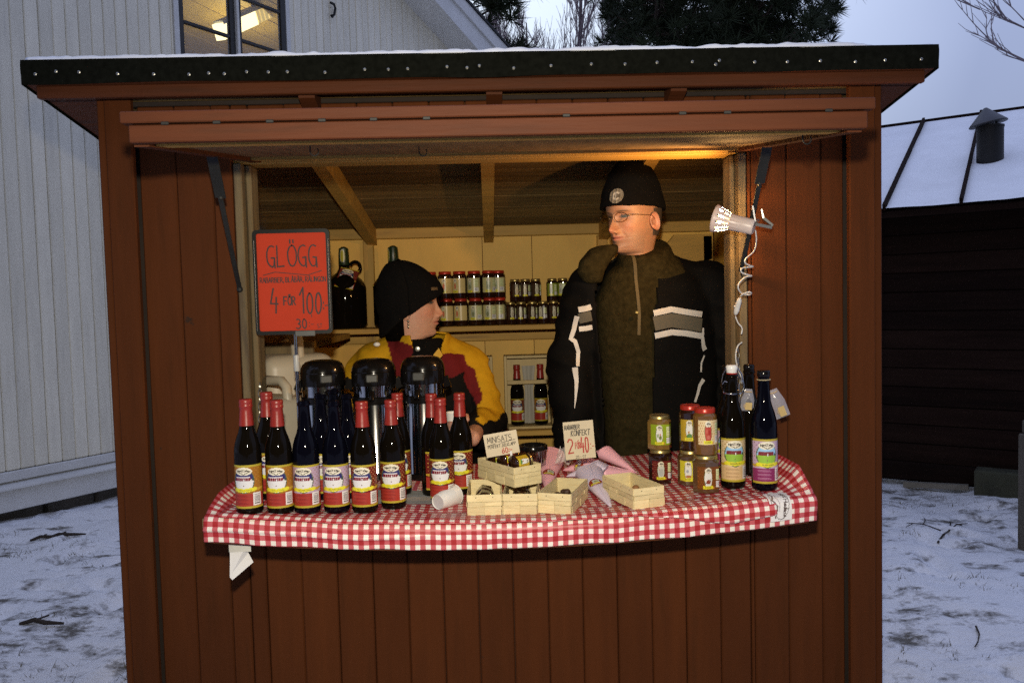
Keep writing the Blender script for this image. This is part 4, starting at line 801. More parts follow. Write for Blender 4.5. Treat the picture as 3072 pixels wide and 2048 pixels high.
# ================================================================== GOODS ON THE COUNTER AND SHELVES
def on_counter(x, y, dz=0):
    z = 1.03
    for _ in range(5):
        p = PZ(x, y, z+dz); z = CZ(min(max(p[0], cx0), cx1))+.0012
    return Vector((p[0], p[1], z+dz))
M['bottle'] = mat('dark_brown_glass', (.0045, .0032, .002), rough=.05, spec=.16, var=.0, coat=0)
M['blue_bottle'] = mat('dark_blue_glass', (.0022, .0022, .005), rough=.05, spec=.16, var=.0, coat=0)
M['cap'] = mat('red_shrink_capsule', (.25, .020, .013), rough=.34, spec=.5, var=.10, scale=14, bump=.12, bscale=60)
M['gold_lid'] = mat('gold_lid', (.50, .38, .14), rough=.34, metal=.85, var=.1)
M['red_lid'] = mat('red_lid', (.42, .03, .015), rough=.3, metal=.25, var=.1)
M['tin'] = mat('plain_tin', (.4, .38, .32), rough=.3, metal=.9)
M['black_plastic'] = mat('black_plastic', (.006, .005, .0045), rough=.16, spec=.35, var=.1)
M['chrome'] = mat('polished_steel', (.55, .54, .52), rough=.10, metal=1, var=.03)
GOLD = (.42, .33, .03); YEL = (.72, .66, .03); CREAM = (.76, .71, .55); REDP = (.34, .035, .022); INK = (.05, .04, .03)
def logo(a, cx, cy, rx, ry, t=.009):
    a.ell(cx, cy, rx, ry, CREAM)
    st_, tw = strokes('Nord Hedens')
    for s in st_: a.line([(cx-rx*.78+1.56*rx*px_/tw, cy+ry*(.02+.50*py_-.25*((px_/tw-.5)*2)**2)) for px_, py_ in s], INK, t)
    a.line([(cx-rx*.62, cy-ry*.25), (cx-rx*.2, cy-ry*.55), (cx, cy-ry*.88), (cx+rx*.2, cy-ry*.55), (cx+rx*.62, cy-ry*.25)], INK, t*1.3); a.line([(cx-rx*.3, cy-ry*.1), (cx+rx*.3, cy-ry*.1)], (.35, .3, .28), .008)
def winter(bg, star, low=REDP, word='GLOGG', summer=False, lowtxt=(.22, .02, .015)):
    a = Art(50, 82, bg)
    a.dots(0, .38, 1, .94, star, 9, 11, .017)
    a.rect(0, 0, 1, .045, GOLD); a.rect(0, .955, 1, 1, GOLD)
    a.ell(.43, .64, .375, .295, (.10, .13, .06)); a.ell(.43, .64, .345, .275, (.030, .028, .13) if not summer else (.30, .52, .74))
    gr = (.70, .69, .68) if not summer else (.28, .48, .05)
    a.ell(.43, .64, .345, .275, gr, clip=(.36, .63))
    a.rect(.13, .63, .68, .705, (.20, .022, .028))
    for q in (.20, .28, .36, .50, .58): a.rect(q, .63, q+.022, .705, (.42, .30, .32) if not summer else (.16, .05, .05))
    a.rect(.42, .625, .455, .68, (.66, .64, .64))
    if not summer: a.line([(.16, .722), (.64, .722)], (.66, .64, .66), .020); a.ell(.72, .65, .06, .022, (.6, .58, .54)); a.ell(.755, .665, .04, .03, (.05, .07, .05))
    else: a.ell(.74, .65, .04, .03, (.05, .07, .05)); a.line([(.15, .715), (.64, .715)], (.2, .05, .05), .012)
    a.ell(.42, .53, .02, .014, (.2, .12, .1))
    logo(a, .43, .855, .305, .092)
    a.line([(.04, .40), (.16, .42)], (.50, .30, .03), .05); a.line([(.84, .43), (.95, .44)], (.50, .30, .03), .05)
    a.line([(.13, .43), (.43, .412), (.80, .44)], YEL, .070); a.text(word, .25, .405, .46, .034, (.36, .34, .03), .008)
    a.rect(0, .045, 1, .345, low)
    for k in range(9): a.line([(.10, .075+.028*k), (.62-.05*(k % 3), .075+.028*k)], lowtxt, .006)
    a.barcode(.75, .06, .97, .35)
    return a
ARTS = {'orange': winter((.33, .13, .010), (.45, .22, .02)), 'lilac': winter((.46, .33, .42), (.28, .14, .06), word='BLAGLOGG'), 'darkred': winter((.15, .014, .010), (.50, .30, .07)),
        'tan': winter((.66, .50, .27), (.30, .17, .05), (.64, .44, .22), 'RABARBERSAFT', True, (.40, .25, .12)), 'plum': winter((.50, .36, .46), (.26, .14, .16), (.22, .025, .10), 'BLABARSDRICKA', True, (.42, .18, .30))}
BPROF = [(.004, .0), (.025, .0), (.0302, .003), (.0320, .010), (.0320, .148), (.0315, .158), (.0295, .170), (.0252, .185), (.0202, .198), (.0170, .210), (.0150, .235), (.0135, .262)]
def bottle(kind, capped=True, blue=False, H=.277):
    t = thing('glogg_bottle', 'x', 'bottle', group='glogg bottles on the counter'); k = H/.277
    gl = M['blue_bottle'] if blue else M['bottle']
    pr = [(r, z*k) for r, z in BPROF]
    if capped: pr += [(.0135, .272*k), (.004, .272*k)]
    else: pr += [(.0138, .264*k), (.0158, .2655*k), (.0158, .272*k), (.0140, .2735*k), (.0140, .277*k), (.009, .277*k), (.009, .26*k)]
    make('glass', MB().lathe(pr, 40), gl, t, smooth=50)
    if capped: make('capsule', MB().lathe([(.0168, .2135*k), (.0176, .2140*k), (.0160, .232*k), (.0147, .250*k), (.0146, .2565*k), (.0156, .2580*k), (.0163, .2610*k), (.0156, .2640*k), (.0147, .2655*k), (.0158, .2680*k), (.0156, .2755*k), (.0138, .2775*k), (.004, .2776*k)], 32), M['cap'], t, smooth=60)
    if kind: make('label', label_mesh(ARTS[kind], .0320, .019*k, .123*k, -172, -8), M['print_gloss'], t, smooth=180)
    return t
PB = {(k, c, b): bottle(k, c, b) for k, c, b in (('orange', True, False), ('lilac', False, True), ('darkred', True, False))}
usedp = set()
def put_bottle(key, loc, rz, label):
    src = PB[key]
    if key in usedp: return dup(src, loc, rz, label)
    usedp.add(key); src.location = loc; src.rotation_euler = (0, 0, rz); src['label'] = label; return src
pend = []
for (x, y, key, rz, lb) in (
    (751, 1538, ('orange', 1, 0), .06, 'orange-labelled glogg bottle at the left end of the front row'),
    (843, 1537, ('orange', 1, 0), .16, 'orange-labelled glogg bottle second from the left end'),
    (924, 1536, ('lilac', 0, 1), .10, 'uncapped blue bottle with lilac label beside the orange-labelled pair'),
    (1012, 1533, ('lilac', 0, 1), .12, 'uncapped blue bottle with lilac label beside a dark-red label'),
    (1096, 1533, ('darkred', 1, 0), .12, 'dark-red-labelled bottle standing next to the lilac labels'),
    (1182, 1521, ('darkred', 1, 0), .14, 'dark-red-labelled bottle at the right end of the closed front row'),
    (1329, 1510, ('darkred', 1, 0), .05, 'dark-red-labelled bottle behind the tipped paper cup'),
    (1386, 1478, ('darkred', 1, 0), -.04, 'rearmost dark-red-labelled bottle half behind the stacked baskets')):
    put_bottle(key, on_counter(x, y), rz, lb)
for (x, y, key, rz, lb) in (
    (812, 1492, ('orange', 1, 0), .5, 'red-capped bottle in the second row at the far left'),
    (972, 1492, ('lilac', 0, 1), .3, 'uncapped blue bottle behind and between the two lilac labels'),
    (1050, 1490, ('lilac', 0, 1), .2, 'uncapped blue bottle behind the gap right of the lilac labels'),
    (1201, 1480, ('darkred', 1, 0), .3, 'red-capped bottle hidden behind the end of the closed front row'),
    (1302, 1482, ('darkred', 1, 0), .85, 'bottle showing a sliver of dark-red label left of the tipped cup bottle'),
    (1010, 1462, ('lilac', 0, 1), .1, 'uncapped blue bottle furthest back in front of the airpots')):
    put_bottle(key, on_counter(x, y), rz, lb)
# pump airpots
def airpot():
    t = thing('airpot', 'x', 'airpot', group='pump airpots behind the bottles')
    make('body', MB().lathe([(.055, 0), (.063, .004), (.064, .012), (.0625, .015), (.0625, .235), (.060, .24)], 48), M['chrome'], t, smooth=40)
    make('base_ring', MB().lathe([(.0635, -.0), (.066, .001), (.066, .018), (.0632, .020)], 48, cap=False), M['black_plastic'], t, smooth=40)
    make('shoulder_ring', MB().lathe([(.0628, .226), (.0665, .228), (.0665, .246), (.0628, .249)], 48, cap=False), M['black_plastic'], t, smooth=40)
    make('neck_band', MB().lathe([(.058, .248), (.0615, .249), (.0615, .283), (.058, .284)], 48, cap=False), M['chrome'], t, smooth=40)
    make('lid', MB().lathe([(.058, .282), (.0655, .2825), (.0665, .290), (.0662, .318), (.0640, .335), (.0585, .348), (.048, .357), (.030, .3615), (.012, .3625)], 48), M['black_plastic'], t, smooth=60)
    make('lid_groove', MB().lathe([(.0668, .3215), (.0672, .323), (.0664, .3245)], 48, cap=False), M['black_plastic'], t, smooth=40)
    make('release_button', MB().cbox(-.017, .017, -.0690, -.062, .294, .318, .003), mat('grey_button', (.05, .05, .045), rough=.5) if 'btn' not in M else M['btn'], t)
    make('spout', MB().tube([(0, -.06, .262), (0, -.085, .262), (0, -.095, .245)], [.010, .010, .008], 10), M['black_plastic'], t, smooth=60)
    hb = MB().bar((-.0655, 0, .30), (-.076, 0, .27), .012, .02).bar((.0655, 0, .30), (.076, 0, .27), .012, .02); make('handle_lug', hb, M['black_plastic'], t)
    make('carry_handle', MB().tube([(.074, .0, .285)]+[(.076*cos(a), .03+.07*sin(a), .27-.03*sin(a)) for a in np.linspace(.2, pi-.2, 12)]+[(-.074, 0, .285)], .0045, 8), M['black_plastic'], t, smooth=60)
    return t
ap = airpot()
for i, (x, yt, lb) in enumerate(((970, 1079, 'black and steel pump airpot next to the sign pole'), (1123, 1075, 'black and steel pump airpot in the middle of the three'), (1270, 1067, 'black and steel pump airpot nearest the woman\'s arm'))):
    o = ap if i == 0 else dup(ap, label=lb); p = PY(x, 1174, .085); o.location = (p[0], .085, CZ(p[0])+.001); o['label'] = lb; o.rotation_euler = (0, 0, (.35, .05, -.12)[i]); o.scale = (1, 1, (PY(x, yt, .085)[2]-CZ(p[0]))/.3625)
# paper mat under bottles
p = on_counter(1230, 1500); pa = thing('paper_mat', 'greyish printed paper mat lying under the bottles', 'paper', tuple(p))
mb = MB().grid(20, 6, lambda u, v: (lerp(-.20, .14, u), lerp(-.045, .10, v), CZ(p[0]+lerp(-.20, .14, u))-p[2]+.0028+.0012*mnoise.noise((u*6, v*4, 1)))); make('sheet', mb, mat('grey_paper', (.34, .34, .33), rough=.6, var=.25, scale=30), pa, smooth=180)
# ------------------------------------------------------------------ jars
M['jam'] = mat('dark_jam_in_glass', (.022, .008, .004), rough=.10, var=.2, coat=.7)
M['mustard'] = mat('mustard_in_glass', (.20, .115, .028), rough=.12, var=.25, scale=30, coat=.7)
M['marmalade'] = mat('marmalade_in_glass', (.14, .065, .015), rough=.10, var=.3, scale=25, coat=.7)
M['amber'] = mat('amber_jelly_in_glass', (.085, .045, .018), rough=.10, var=.2, coat=.7)
def hexf(k=.75): return lambda t: lerp(1, cos(pi/6)/cos(((t+pi/2+pi/6) % (pi/3))-pi/6)*1.06, k)
def jart(bg, oval, mot, star=None, half=None, two=True):
    a = Art(64, 36, bg)
    if star: a.dots(0, .05, 1, .95, star, 15, 8, .012)
    a.ell(.33, .52, .155, .47, (.14, .17, .06)); a.ell(.33, .50, .140, .44, oval)
    for (x, y, rx, ry, c) in mot: a.ell(x, y, rx, ry, c)
    logo(a, .33, .84, .125, .13, .0035)
    a.rect(.14, .04, .52, .17, YEL); a.text('SENAP', .20, .07, .24, .06, (.34, .3, .03), .006); a.rect(.52, .03, .58, .12, (.55, .25, .03))
    if two:
        a.rect(.66, .42, .90, .88, (.62, .66, .36))
        for k in range(5): a.line([(.69, .49+.075*k), (.87, .49+.075*k)], (.30, .33, .16), .006)
        a.rect(.66, .08, .93, .36, (.74, .72, .72))
        for k in range(8): a.rect(.69+.026*k, .13, .69+.026*k+(.010 if k % 3 else .016), .33, (.12, .11, .13))
    return a
WH = (.72, .71, .66)
JA = {'green': jart((.27, .36, .02), WH, [(.36, .36, .06, .10, (.16, .20, .05)), (.26, .46, .035, .10, (.30, .38, .22)), (.36, .50, .025, .06, (.45, .15, .06))]),
      'dark': jart((.12, .010, .010), (.55, .57, .50), [(.33, .40, .10, .2, (.42, .44, .42)), (.25, .56, .015, .04, (.5, .08, .05))], (.40, .16, .08)),
      'yellow': jart((.44, .29, .02), WH, [(.33, .22, .12, .14, (.10, .22, .05)), (.31, .42, .04, .06, (.42, .20, .05)), (.36, .40, .03, .05, (.75, .72, .6))]),
      'bright': jart((.68, .60, .03), WH, [(.30, .50, .05, .08, (.34, .36, .44)), (.34, .24, .12, .07, (.42, .17, .06))]),
      'berry': jart((.68, .54, .30), (.42, .06, .035), [(.27, .55, .05, .09, (.50, .10, .07)), (.37, .50, .05, .1, (.34, .03, .02)), (.33, .30, .07, .09, (.52, .14, .10))], (.40, .15, .03)),
      'brown': jart((.16, .05, .010), WH, [(.33, .34, .085, .10, (.24, .055, .03)), (.23, .30, .02, .04, (.2, .2, .24)), (.42, .42, .02, .06, (.15, .17, .2))], (.30, .10, .02)),
      'pale': jart((.62, .47, .20), (.60, .50, .26), [(.33, .46, .08, .2, (.55, .16, .08))], two=False), 'pale2': jart((.50, .45, .22), (.40, .42, .30), [(.33, .40, .09, .16, (.20, .22, .12))], two=True), 'honey': jart((.05, .028, .015), (.60, .56, .44), [(.33, .42, .08, .2, (.44, .40, .30))], two=True), 'honey2': jart((.24, .28, .03), (.46, .46, .36), [(.33, .42, .08, .15, (.30, .30, .24))], two=True)}
def jar(R, H, content, lidm, art, hexa=.0, lz0=.25, lz1=.80, lowlid=False, nm='jar'):
    t = thing(nm, 'x', 'jar'); rf_ = hexf(hexa) if hexa else None; n = 48
    lr = R*.86
    make('glass', MB().lathe([(R*.86, 0), (R*.97, .002), (R, .006), (R, H*.82)], n, rf=rf_, cap=True).lathe([(R*.995, H*.815), (R*.96, H*.85), (R*.84, H*.885), (R*.82, H*.90), (R*.82, H*.95)], n), M[content], t, smooth=42)
    make('lid', MB().lathe([(lr*.97, H*.895), (lr, H*.90), (lr*1.02, H*.91), (lr, H*.93), (lr, H*.985), (lr*.95, H), (lr*.86, H*.992), (lr*.3, H*.992)], 36), M[lidm], t, smooth=50)
    make('label', label_mesh(JA[art], R, H*lz0, H*lz1, -158, -22, rf=rf_), M['print_gloss'], t, smooth=180)
    return t
HJ = 0
def stack(x, ybase, low, up, rzl, rzu):
    p = on_counter(x, ybase); a = jar(**low[0]); a.location = p; a.rotation_euler = (0, 0, rzl); a['label'] = low[1]; a['group'] = 'jars stacked on the counter'
    b = jar(**up[0]); b.location = p+Vector((up[2], .0, low[0]['H']+.0005)); b.rotation_euler = (0, 0, rzu); b['label'] = up[1]; b['group'] = 'jars stacked on the counter'
stack(1982, 1446, (dict(R=.0325, H=.094, content='jam', lidm='gold_lid', art='dark', hexa=.8, lz0=.14, lz1=.70), 'dark red-labelled jar under the green-labelled mustard'), (dict(R=.0325, H=.094, content='mustard', lidm='gold_lid', art='green', hexa=.8, lz0=.16, lz1=.76), 'mustard jar with green label and gold lid on top of its stack', -.001), .18, .12)
stack(2072, 1450, (dict(R=.033, H=.094, content='amber', lidm='gold_lid', art='bright', hexa=.8, lz0=.14, lz1=.72), 'bright-yellow-labelled jar at the bottom of the middle stack'), (dict(R=.0305, H=.121, content='jam', lidm='red_lid', art='yellow', lz0=.22, lz1=.70), 'red-lidded jar with ochre label on the middle stack', .001), -.1, .0)
stack(2118, 1472, (dict(R=.0355, H=.097, content='amber', lidm='gold_lid', art='brown', hexa=.8, lz0=.12, lz1=.72), 'wide hexagonal jar with brown label at the front of the jars'), (dict(R=.0305, H=.121, content='marmalade', lidm='red_lid', art='berry', lz0=.24, lz1=.76), 'red-lidded jar with berry picture on cream label', -.0005), .26, .34)
# two tall bottles and those behind
sb = bottle('tan', False, False, .30); tag(sb, 'swing-top bottle with tan label and white stopper', 'bottle'); del sb['group']; sb.location = on_counter(2199, 1460); sb.rotation_euler = (0, 0, .06)
H = .30; mk = .30/.277
st_w = make('stopper', MB().lathe([(.0115, H-.002), (.0135, H), (.0135, H+.006), (.0150, H+.008), (.0150, H+.016), (.0125, H+.020), (.003, H+.021)], 24), mat('white_ceramic', (.75, .73, .68), rough=.2), sb, smooth=50)
make('gasket', MB().lathe([(.0135, H-.004), (.0142, H-.003), (.0142, H-.0003), (.0135, H+.0002)], 24), M['red_lid'], sb, smooth=50)
wr = [(-.015, 0, H+.012), (-.025, -.004, H-.004), (-.030, -.006, H-.032), (-.026, -.010, H-.046)]+[(.026*sin(t), -.022*cos(t)-.001, H-.050-.003*cos(t)) for t in np.linspace(-1.2, 1.2, 9)]+[(.026, -.010, H-.046), (.030, -.006, H-.032), (.025, -.004, H-.004), (.015, 0, H+.012)]
make('wire_bail', MB().tube(wr, .0019, 6), M['chrome'], sb, smooth=60)
make('wire_loop', MB().tube([(-.028, -.008, H-.028), (-.024, -.014, H-.020), (-.018, -.016, H-.022)], .0012, 6).tube([(.028, -.008, H-.028), (.024, -.014, H-.020), (.018, -.016, H-.022)], .0012, 6), M['chrome'], sb, smooth=60)
lb_ = bottle('plum', False, True, .300); tag(lb_, 'tall blue bottle with lilac and plum label at the right end', 'bottle'); del lb_['group']; lb_.location = on_counter(2294, 1466); lb_.rotation_euler = (0, 0, .05)
make('cap', MB().lathe([(.0155, H-.012), (.0160, H-.011), (.0160, H+.002), (.0145, H+.0035), (.004, H+.0036)], 24), M['black_plastic'], lb_, smooth=50)
make('neck_string', MB().tube([(.0165*cos(t), .0165*sin(t), H-.020) for t in np.linspace(0, 2*pi, 20)], .0012, 5), mat('string', (.5, .42, .25), rough=.9), lb_, smooth=60)
for i, (x, y, lbl) in enumerate(((2185, 1418, 'dark bottle behind the swing-top bottle'), (2250, 1420, 'dark string-tied bottle behind the gap of the two tall bottles'))):
    b_ = bottle('plum' if i == 0 else None, False, False, .29); tag(b_, lbl, 'bottle', 'dark bottles at the back right'); b_.location = on_counter(x, y); b_.rotation_euler = (0, 0, -.2)
    make('cork', MB().lathe([(.010, .285), (.0150, .2905), (.0150, .300), (.012, .303), (.003, .3035)], 20), M['black_plastic'], b_, smooth=50)
# spice bags hanging at the necks
M['bag'] = mat('clear_cellophane', (.75, .75, .85), rough=.12, spec=.6, alpha=.22, var=.1)
M['spice'] = mat('ground_spice', (.42, .29, .12), rough=.9, var=.4, scale=90)
M['tagp'] = mat('buff_tag', (.50, .36, .14), rough=.7)
for (x, y, Y, w_, h_, rz, lbl) in ((2246, 1166, -.17, .034, .060, .1, 'small clear spice bag hanging between the two tall bottles'), (2318, 1168, -.20, .040, .080, -.35, 'clear spice bag with buff tag hanging from the rightmost bottle')):
    p = PY(x, y, Y); t = thing('spice_bag', lbl, 'bag', tuple(p), rot=(0, rz, 0), group='spice bags tied to bottle necks')
    def bg_(s): return lambda u, v: (w_*(u-.5)*(.55+.5*min(1, v*2.2)), s*.011*sin(pi*u)*sin(pi*min(1, v*1.05))+.002*mnoise.noise((u*5, v*5, s)), -h_*v)
    make('film', MB().grid(10, 12, bg_(1)).grid(10, 12, bg_(-1)), M['bag'], t, smooth=180)
    make('label_tag', MB().box(-.009, .009, -.0125, -.0118, -h_*.93, -h_*.60), M['tagp'], t); make('tie', MB().tube([(.01*cos(a), .006*sin(a), -.008) for a in np.linspace(0, 6.28, 10)], .001, 5), M['tagp'], t)
    make('contents', MB().ball((0, 0, -h_*.80), .0085, 10, 6, sc=(1.3, .6, 1.1)), M['spice'], t, smooth=180)
# ------------------------------------------------------------------ chip baskets
M['chip'] = mat('birch_chip', (.68, .56, .30), rough=.55, var=.14, scale=30, stretch=(1, 1, 6), bump=.25, bscale=60, tint=.16, col2=(.58, .43, .19), c2pos=(.5, .85))
BW, BL, BH = .083, .168, .052
def basket():
    t = thing('chip_basket', 'x', 'basket', group='woven chip baskets'); ins = .0035
    make('bottom', MB().box(-BW/2+.004, BW/2-.004, .004, BL-.004, .001, .003), M['chip'], t)
    def wall(p0, p1, n, ph):
        p0 = Vector(p0); p1 = Vector(p1); L_ = (p1-p0).length; rz = atan2(p1.y-p0.y, p1.x-p0.x)
        zs = [(.0015, .0225), (.023, .0335)]
        for r_, (za, zb) in enumerate(zs):
            for k in range(n):
                a, b = L_*k/n+.0004, L_*(k+1)/n-.0004; off = -.0016 if (k+r_+ph) % 2 else 0
                o = make('chip_strip', MB().cbox(a, b, off-.0012, off+.0004, za, zb, .0003), M['chip'], t, loc=p0, rot=(0, 0, rz))
        make('rim_strip', MB().cbox(0, L_, -.0016, .0004, .0342, BH, .0004), M['chip'], t, loc=p0, rot=(0, 0, rz)); make('inner_lining', MB().box(.001, L_-.001, .0021, .0030, .002, BH-.001), M['chip'], t, loc=p0, rot=(0, 0, rz))
        nn = max(2, n)
        for k in range(nn): make('staple', MB().cbox(-.0011, .0011, -.0022, -.0010, -.0011, .0011, .0003), M['dark_metal'], t, loc=p0+(p1-p0)*((k+.5)/nn)+Vector((0, 0, BH-.007)), rot=(0, 0, rz))
    a, b, c, d = (-BW/2, 0, 0), (BW/2, 0, 0), (BW/2, BL, 0), (-BW/2, BL, 0); wall(a, b, 2, 0); wall(b, c, 4, 1); wall(c, d, 2, 0); wall(d, a, 4, 1); return t
bk = basket()
first = [True]
def put_basket(loc, rz, lb, rot=None):
    if first[0]: first[0] = False; o = bk; o.location = loc; o.rotation_euler = rot or (0, 0, rz); o['label'] = lb
    else: o = dup(bk, loc, rz, lb, rot)
    return o
def bl_(x0, y0, x1, y1):   # bottom front-left / front-right pixels
    A, B = on_counter(x0, y0), on_counter(x1, y1); c = (A+B)/2; c.z += .002; return c, atan2(B.y-A.y, B.x-A.x)
cA, rA = bl_(1404, 1549, 1505, 1547); put_basket(cA, rA+.0, 'lower left basket holding small jars under the tilted basket')
cB, rB = bl_(1510, 1546, 1612, 1545); put_basket(cB, rB+.0, 'lower right basket of the stacked pair under the tilted basket')
cC, rC = bl_(1614, 1541, 1716, 1548); put_basket(cC, -.36, 'open basket with dark sweets beside the stacked baskets')
cD, rD = bl_(1898, 1530, 1997, 1522); put_basket(cD, .32, 'open basket with pale brown sweets nearest the hexagonal jars')
zt = cA.z+BH+.0005
def at_z(x, y, z): return Vector(PZ(x, y, z))
fc = at_z(1544, 1464, zt); lf_ = at_z(1413, 1419, zt+.004); rzt = atan2(fc.y-lf_.y, fc.x-lf_.x)   # long side runs left-back to front corner
long_d = (lf_-fc).normalized(); c_top = fc+Vector((cos(rzt+pi/2), sin(rzt+pi/2), 0))*(BW/2); c_top.z = zt
top = put_basket(c_top, rzt+pi/2, 'tilted top basket with three jars lying on the stacked pair', rot=(0, 0, rzt+pi/2))
# jars in the baskets
def minijar(art): return jar(.0235, .052, 'jam', 'gold_lid', art, .9, .1, .72)
mj = {k: minijar(k) for k in ('green', 'dark', 'yellow')}; mu = set()
def put_mini(k, loc, rot, lb):
    o = mj[k] if k not in mu else dup(mj[k]); mu.add(k); o.location = loc; o.rotation_euler = rot; o['label'] = lb; o['group'] = 'mini jars in the baskets'; return o
Mt = Matrix.Translation(c_top) @ Matrix.Rotation(rzt+pi/2, 4, 'Z')
for k, (yy, art, lb) in enumerate(((.140, 'green', 'green-labelled mini jar lying at the far end of the top basket'), (.086, 'dark', 'red-labelled mini jar lying in the middle of the top basket'), (.032, 'yellow', 'yellow-labelled mini jar lying at the near end of the top basket'))):
    p = Mt @ Vector((-.024, yy, .053)); put_mini(art, p, (0, pi/2-.06, rzt+pi/2), lb)
for c, r_, s_ in ((cA, rA, 'left'), (cB, rB, 'right')):
    for k, yy in enumerate((.052, .100)):
        m_ = Matrix.Translation(c) @ Matrix.Rotation(r_, 4, 'Z'); p = m_ @ Vector((0, yy+.024, .026)); put_mini(('green', 'yellow')[k], p, (pi/2, 0.2, r_), '%s mini jar on its side in the lower %s basket' % (('front', 'rear')[k], s_))
M['sweet'] = mat('dark_sweets', (.045, .02, .010), rough=.6, var=.4, scale=60, bump=.6, bscale=120); M['sweet2'] = mat('brown_sweets', (.24, .11, .035), rough=.7, var=.4, scale=60, bump=.6)
rnd = random.Random(14)
for c, r_, mm, n, nm in ((cC, -.36, 'sweet', 9, 'dark rough sweet in the open basket beside the stack'), (cD, .32, 'sweet2', 6, 'pale brown sweet in the open basket near the jars')):
    m_ = Matrix.Translation(c) @ Matrix.Rotation(r_, 4, 'Z')
    for k in range(n):
        p = m_ @ Vector((rnd.uniform(-.025, .025), rnd.uniform(.085, .148), .014+(.010 if k > 4 else 0))); mb = MB().ball((0, 0, 0), .0095, 9, 7, sc=(1.1, .9, .75)); mb.v = [tuple(Vector(v)*(1+.25*mnoise.noise(Vector(v)*90+Vector((k, 0, 0))))) for v in mb.v]
        o = make('sweet', mb, M[mm], smooth=180, loc=p); tag(o, nm+(', lying on top of the others' if k == n-1 else ''), 'sweet', 'sweets in the '+('left' if mm == 'sweet' else 'right')+' open basket')
# ------------------------------------------------------------------ paper cones
M['pink'] = mat('pink_wrapping_paper', (.86, .46, .53), rough=.55, var=.05, scale=10, bump=.15, bscale=30); M['lilac'] = mat('lilac_wrapping_paper', (.74, .66, .80), rough=.55, var=.05, scale=10, bump=.15, bscale=30)
stk = Art(30, 26, (.30, .035, .02)); stk.dots(0, 0, 1, 1, (.5, .2, .05), 8, 7, .02); stk.rect(.38, .30, .82, .86, (.60, .58, .52)); stk.ell(.6, .55, .16, .12, (.28, .30, .12)); stk.rect(.15, .20, .85, .36, YEL); stk.rect(.3, .06, .62, .16, (.60, .60, .40))
def cone(tip, mouth, R, mm, lb, sticker=None, fold=True, flat=.7):
    tip = Vector(tip); mouth = Vector(mouth); d = mouth-tip; L_ = d.length; q = d.to_track_quat('Z', 'Y'); t = thing('paper_cone', lb, 'paper cone', tuple(tip), group='paper cones of confectionery', rot=q.to_euler())
    prof = lambda v: R*(.06+.94*v**.9)
    make('wrapper', MB().grid(28, 14, lambda u, v: (prof(v)*cos(2*pi*u)*(1+.06*mnoise.noise((cos(6.28*u)*1.5, sin(6.28*u)*1.5, v*3))), flat*prof(v)*sin(2*pi*u)*(1+.03*sin(6*pi*u)*v), L_*v)), M[mm], t, smooth=35); make('overlap_edge', MB().tube([(prof(v)*cos(1.1+.5*v)*1.01, flat*prof(v)*sin(1.1+.5*v)*1.01, L_*v) for v in np.linspace(.05, 1, 8)], .0010, 4), M[mm], t)
    if fold:
        make('folded_top', MB().grid(20, 4, lambda u, v: (R*(1-.28*v)*cos(pi*2*u), flat*R*(1-.93*v)*sin(pi*2*u), L_+.022*v)).add_quad(R, flat, L_), M[mm], t, smooth=25)
    if sticker:
        v0, aa = sticker; cl = q.inverted() @ (Vector(CAM)-(tip+d*v0)); aa = atan2(cl.y, cl.x)+.12; mb = flat_art(stk, .042, .036); keep = []
        for i, f in enumerate(mb.f):
            c = [sum(mb.v[k][j] for k in f)/4 for j in (0, 2)]
            if (c[0]/.021)**2+((c[1]-.018)/.018)**2 < 1: keep.append(i)
        mb.col = mb.col[keep]; mb.f = [mb.f[i] for i in keep]; mb.m = [0]*len(keep); V = []
        for (x, y, z) in mb.v:
            v = (v0*L_+z)/L_; r_ = prof(v)*1.05+.0008; th = aa+x/max(r_, .01); V.append((r_*cos(th), flat*r_*sin(th)*1.02, L_*v))
        mb.v = V; make('sticker', mb, M['print_gloss'], t, smooth=180)
    return t
oc = on_counter
cone(oc(1640, 1468, .008), oc(1648, 1372, .036), .050, 'pink', 'pink paper cone standing on its side behind the stacked baskets', (.30, -pi/2+.5))
cone(oc(1833, 1520, .004), oc(1768, 1420, .030), .040, 'lilac', 'lilac paper cone with its tip pointing at the cloth edge', (.48, -pi/2-.1))
cone(oc(1700, 1428, .012), oc(1800, 1404, .036), .034, 'lilac', 'lilac paper cone lying crosswise behind the card holder', None, True)
cone(oc(1905, 1414, .012), oc(1816, 1358, .050), .028, 'pink', 'pink rolled cone leaning up to the left near the jars', None, True, .8)
cone(oc(1910, 1416, .006), oc(1806, 1416, .020), .032, 'pink', 'pink cone lying flat to the right of the lilac cones', None, True)
cone(oc(1690, 1410, .010), oc(1770, 1392, .028), .036, 'pink', 'pink cone lying under the confectionery price card', (.45, -pi/2))
cone(oc(1850, 1450, .006), oc(1790, 1446, .020), .018, 'lilac', 'pale lilac cone end between the two open baskets', None, False)
p = PY(1688, 1361, -.05); t = thing('cellophane_twist', 'shiny clear cellophane twist beside the confectionery card', 'wrapper', tuple(p)); mb = MB().grid(10, 10, lambda u, v: ((u-.5)*.035*(.4+v), .012*sin(9*u+4*v), -.045*(v-.4)+.004*sin(14*u))); make('film', mb, mat('shiny_cellophane', (.8, .75, .7), rough=.1, spec=.8, alpha=.45, var=.05), t, smooth=180)
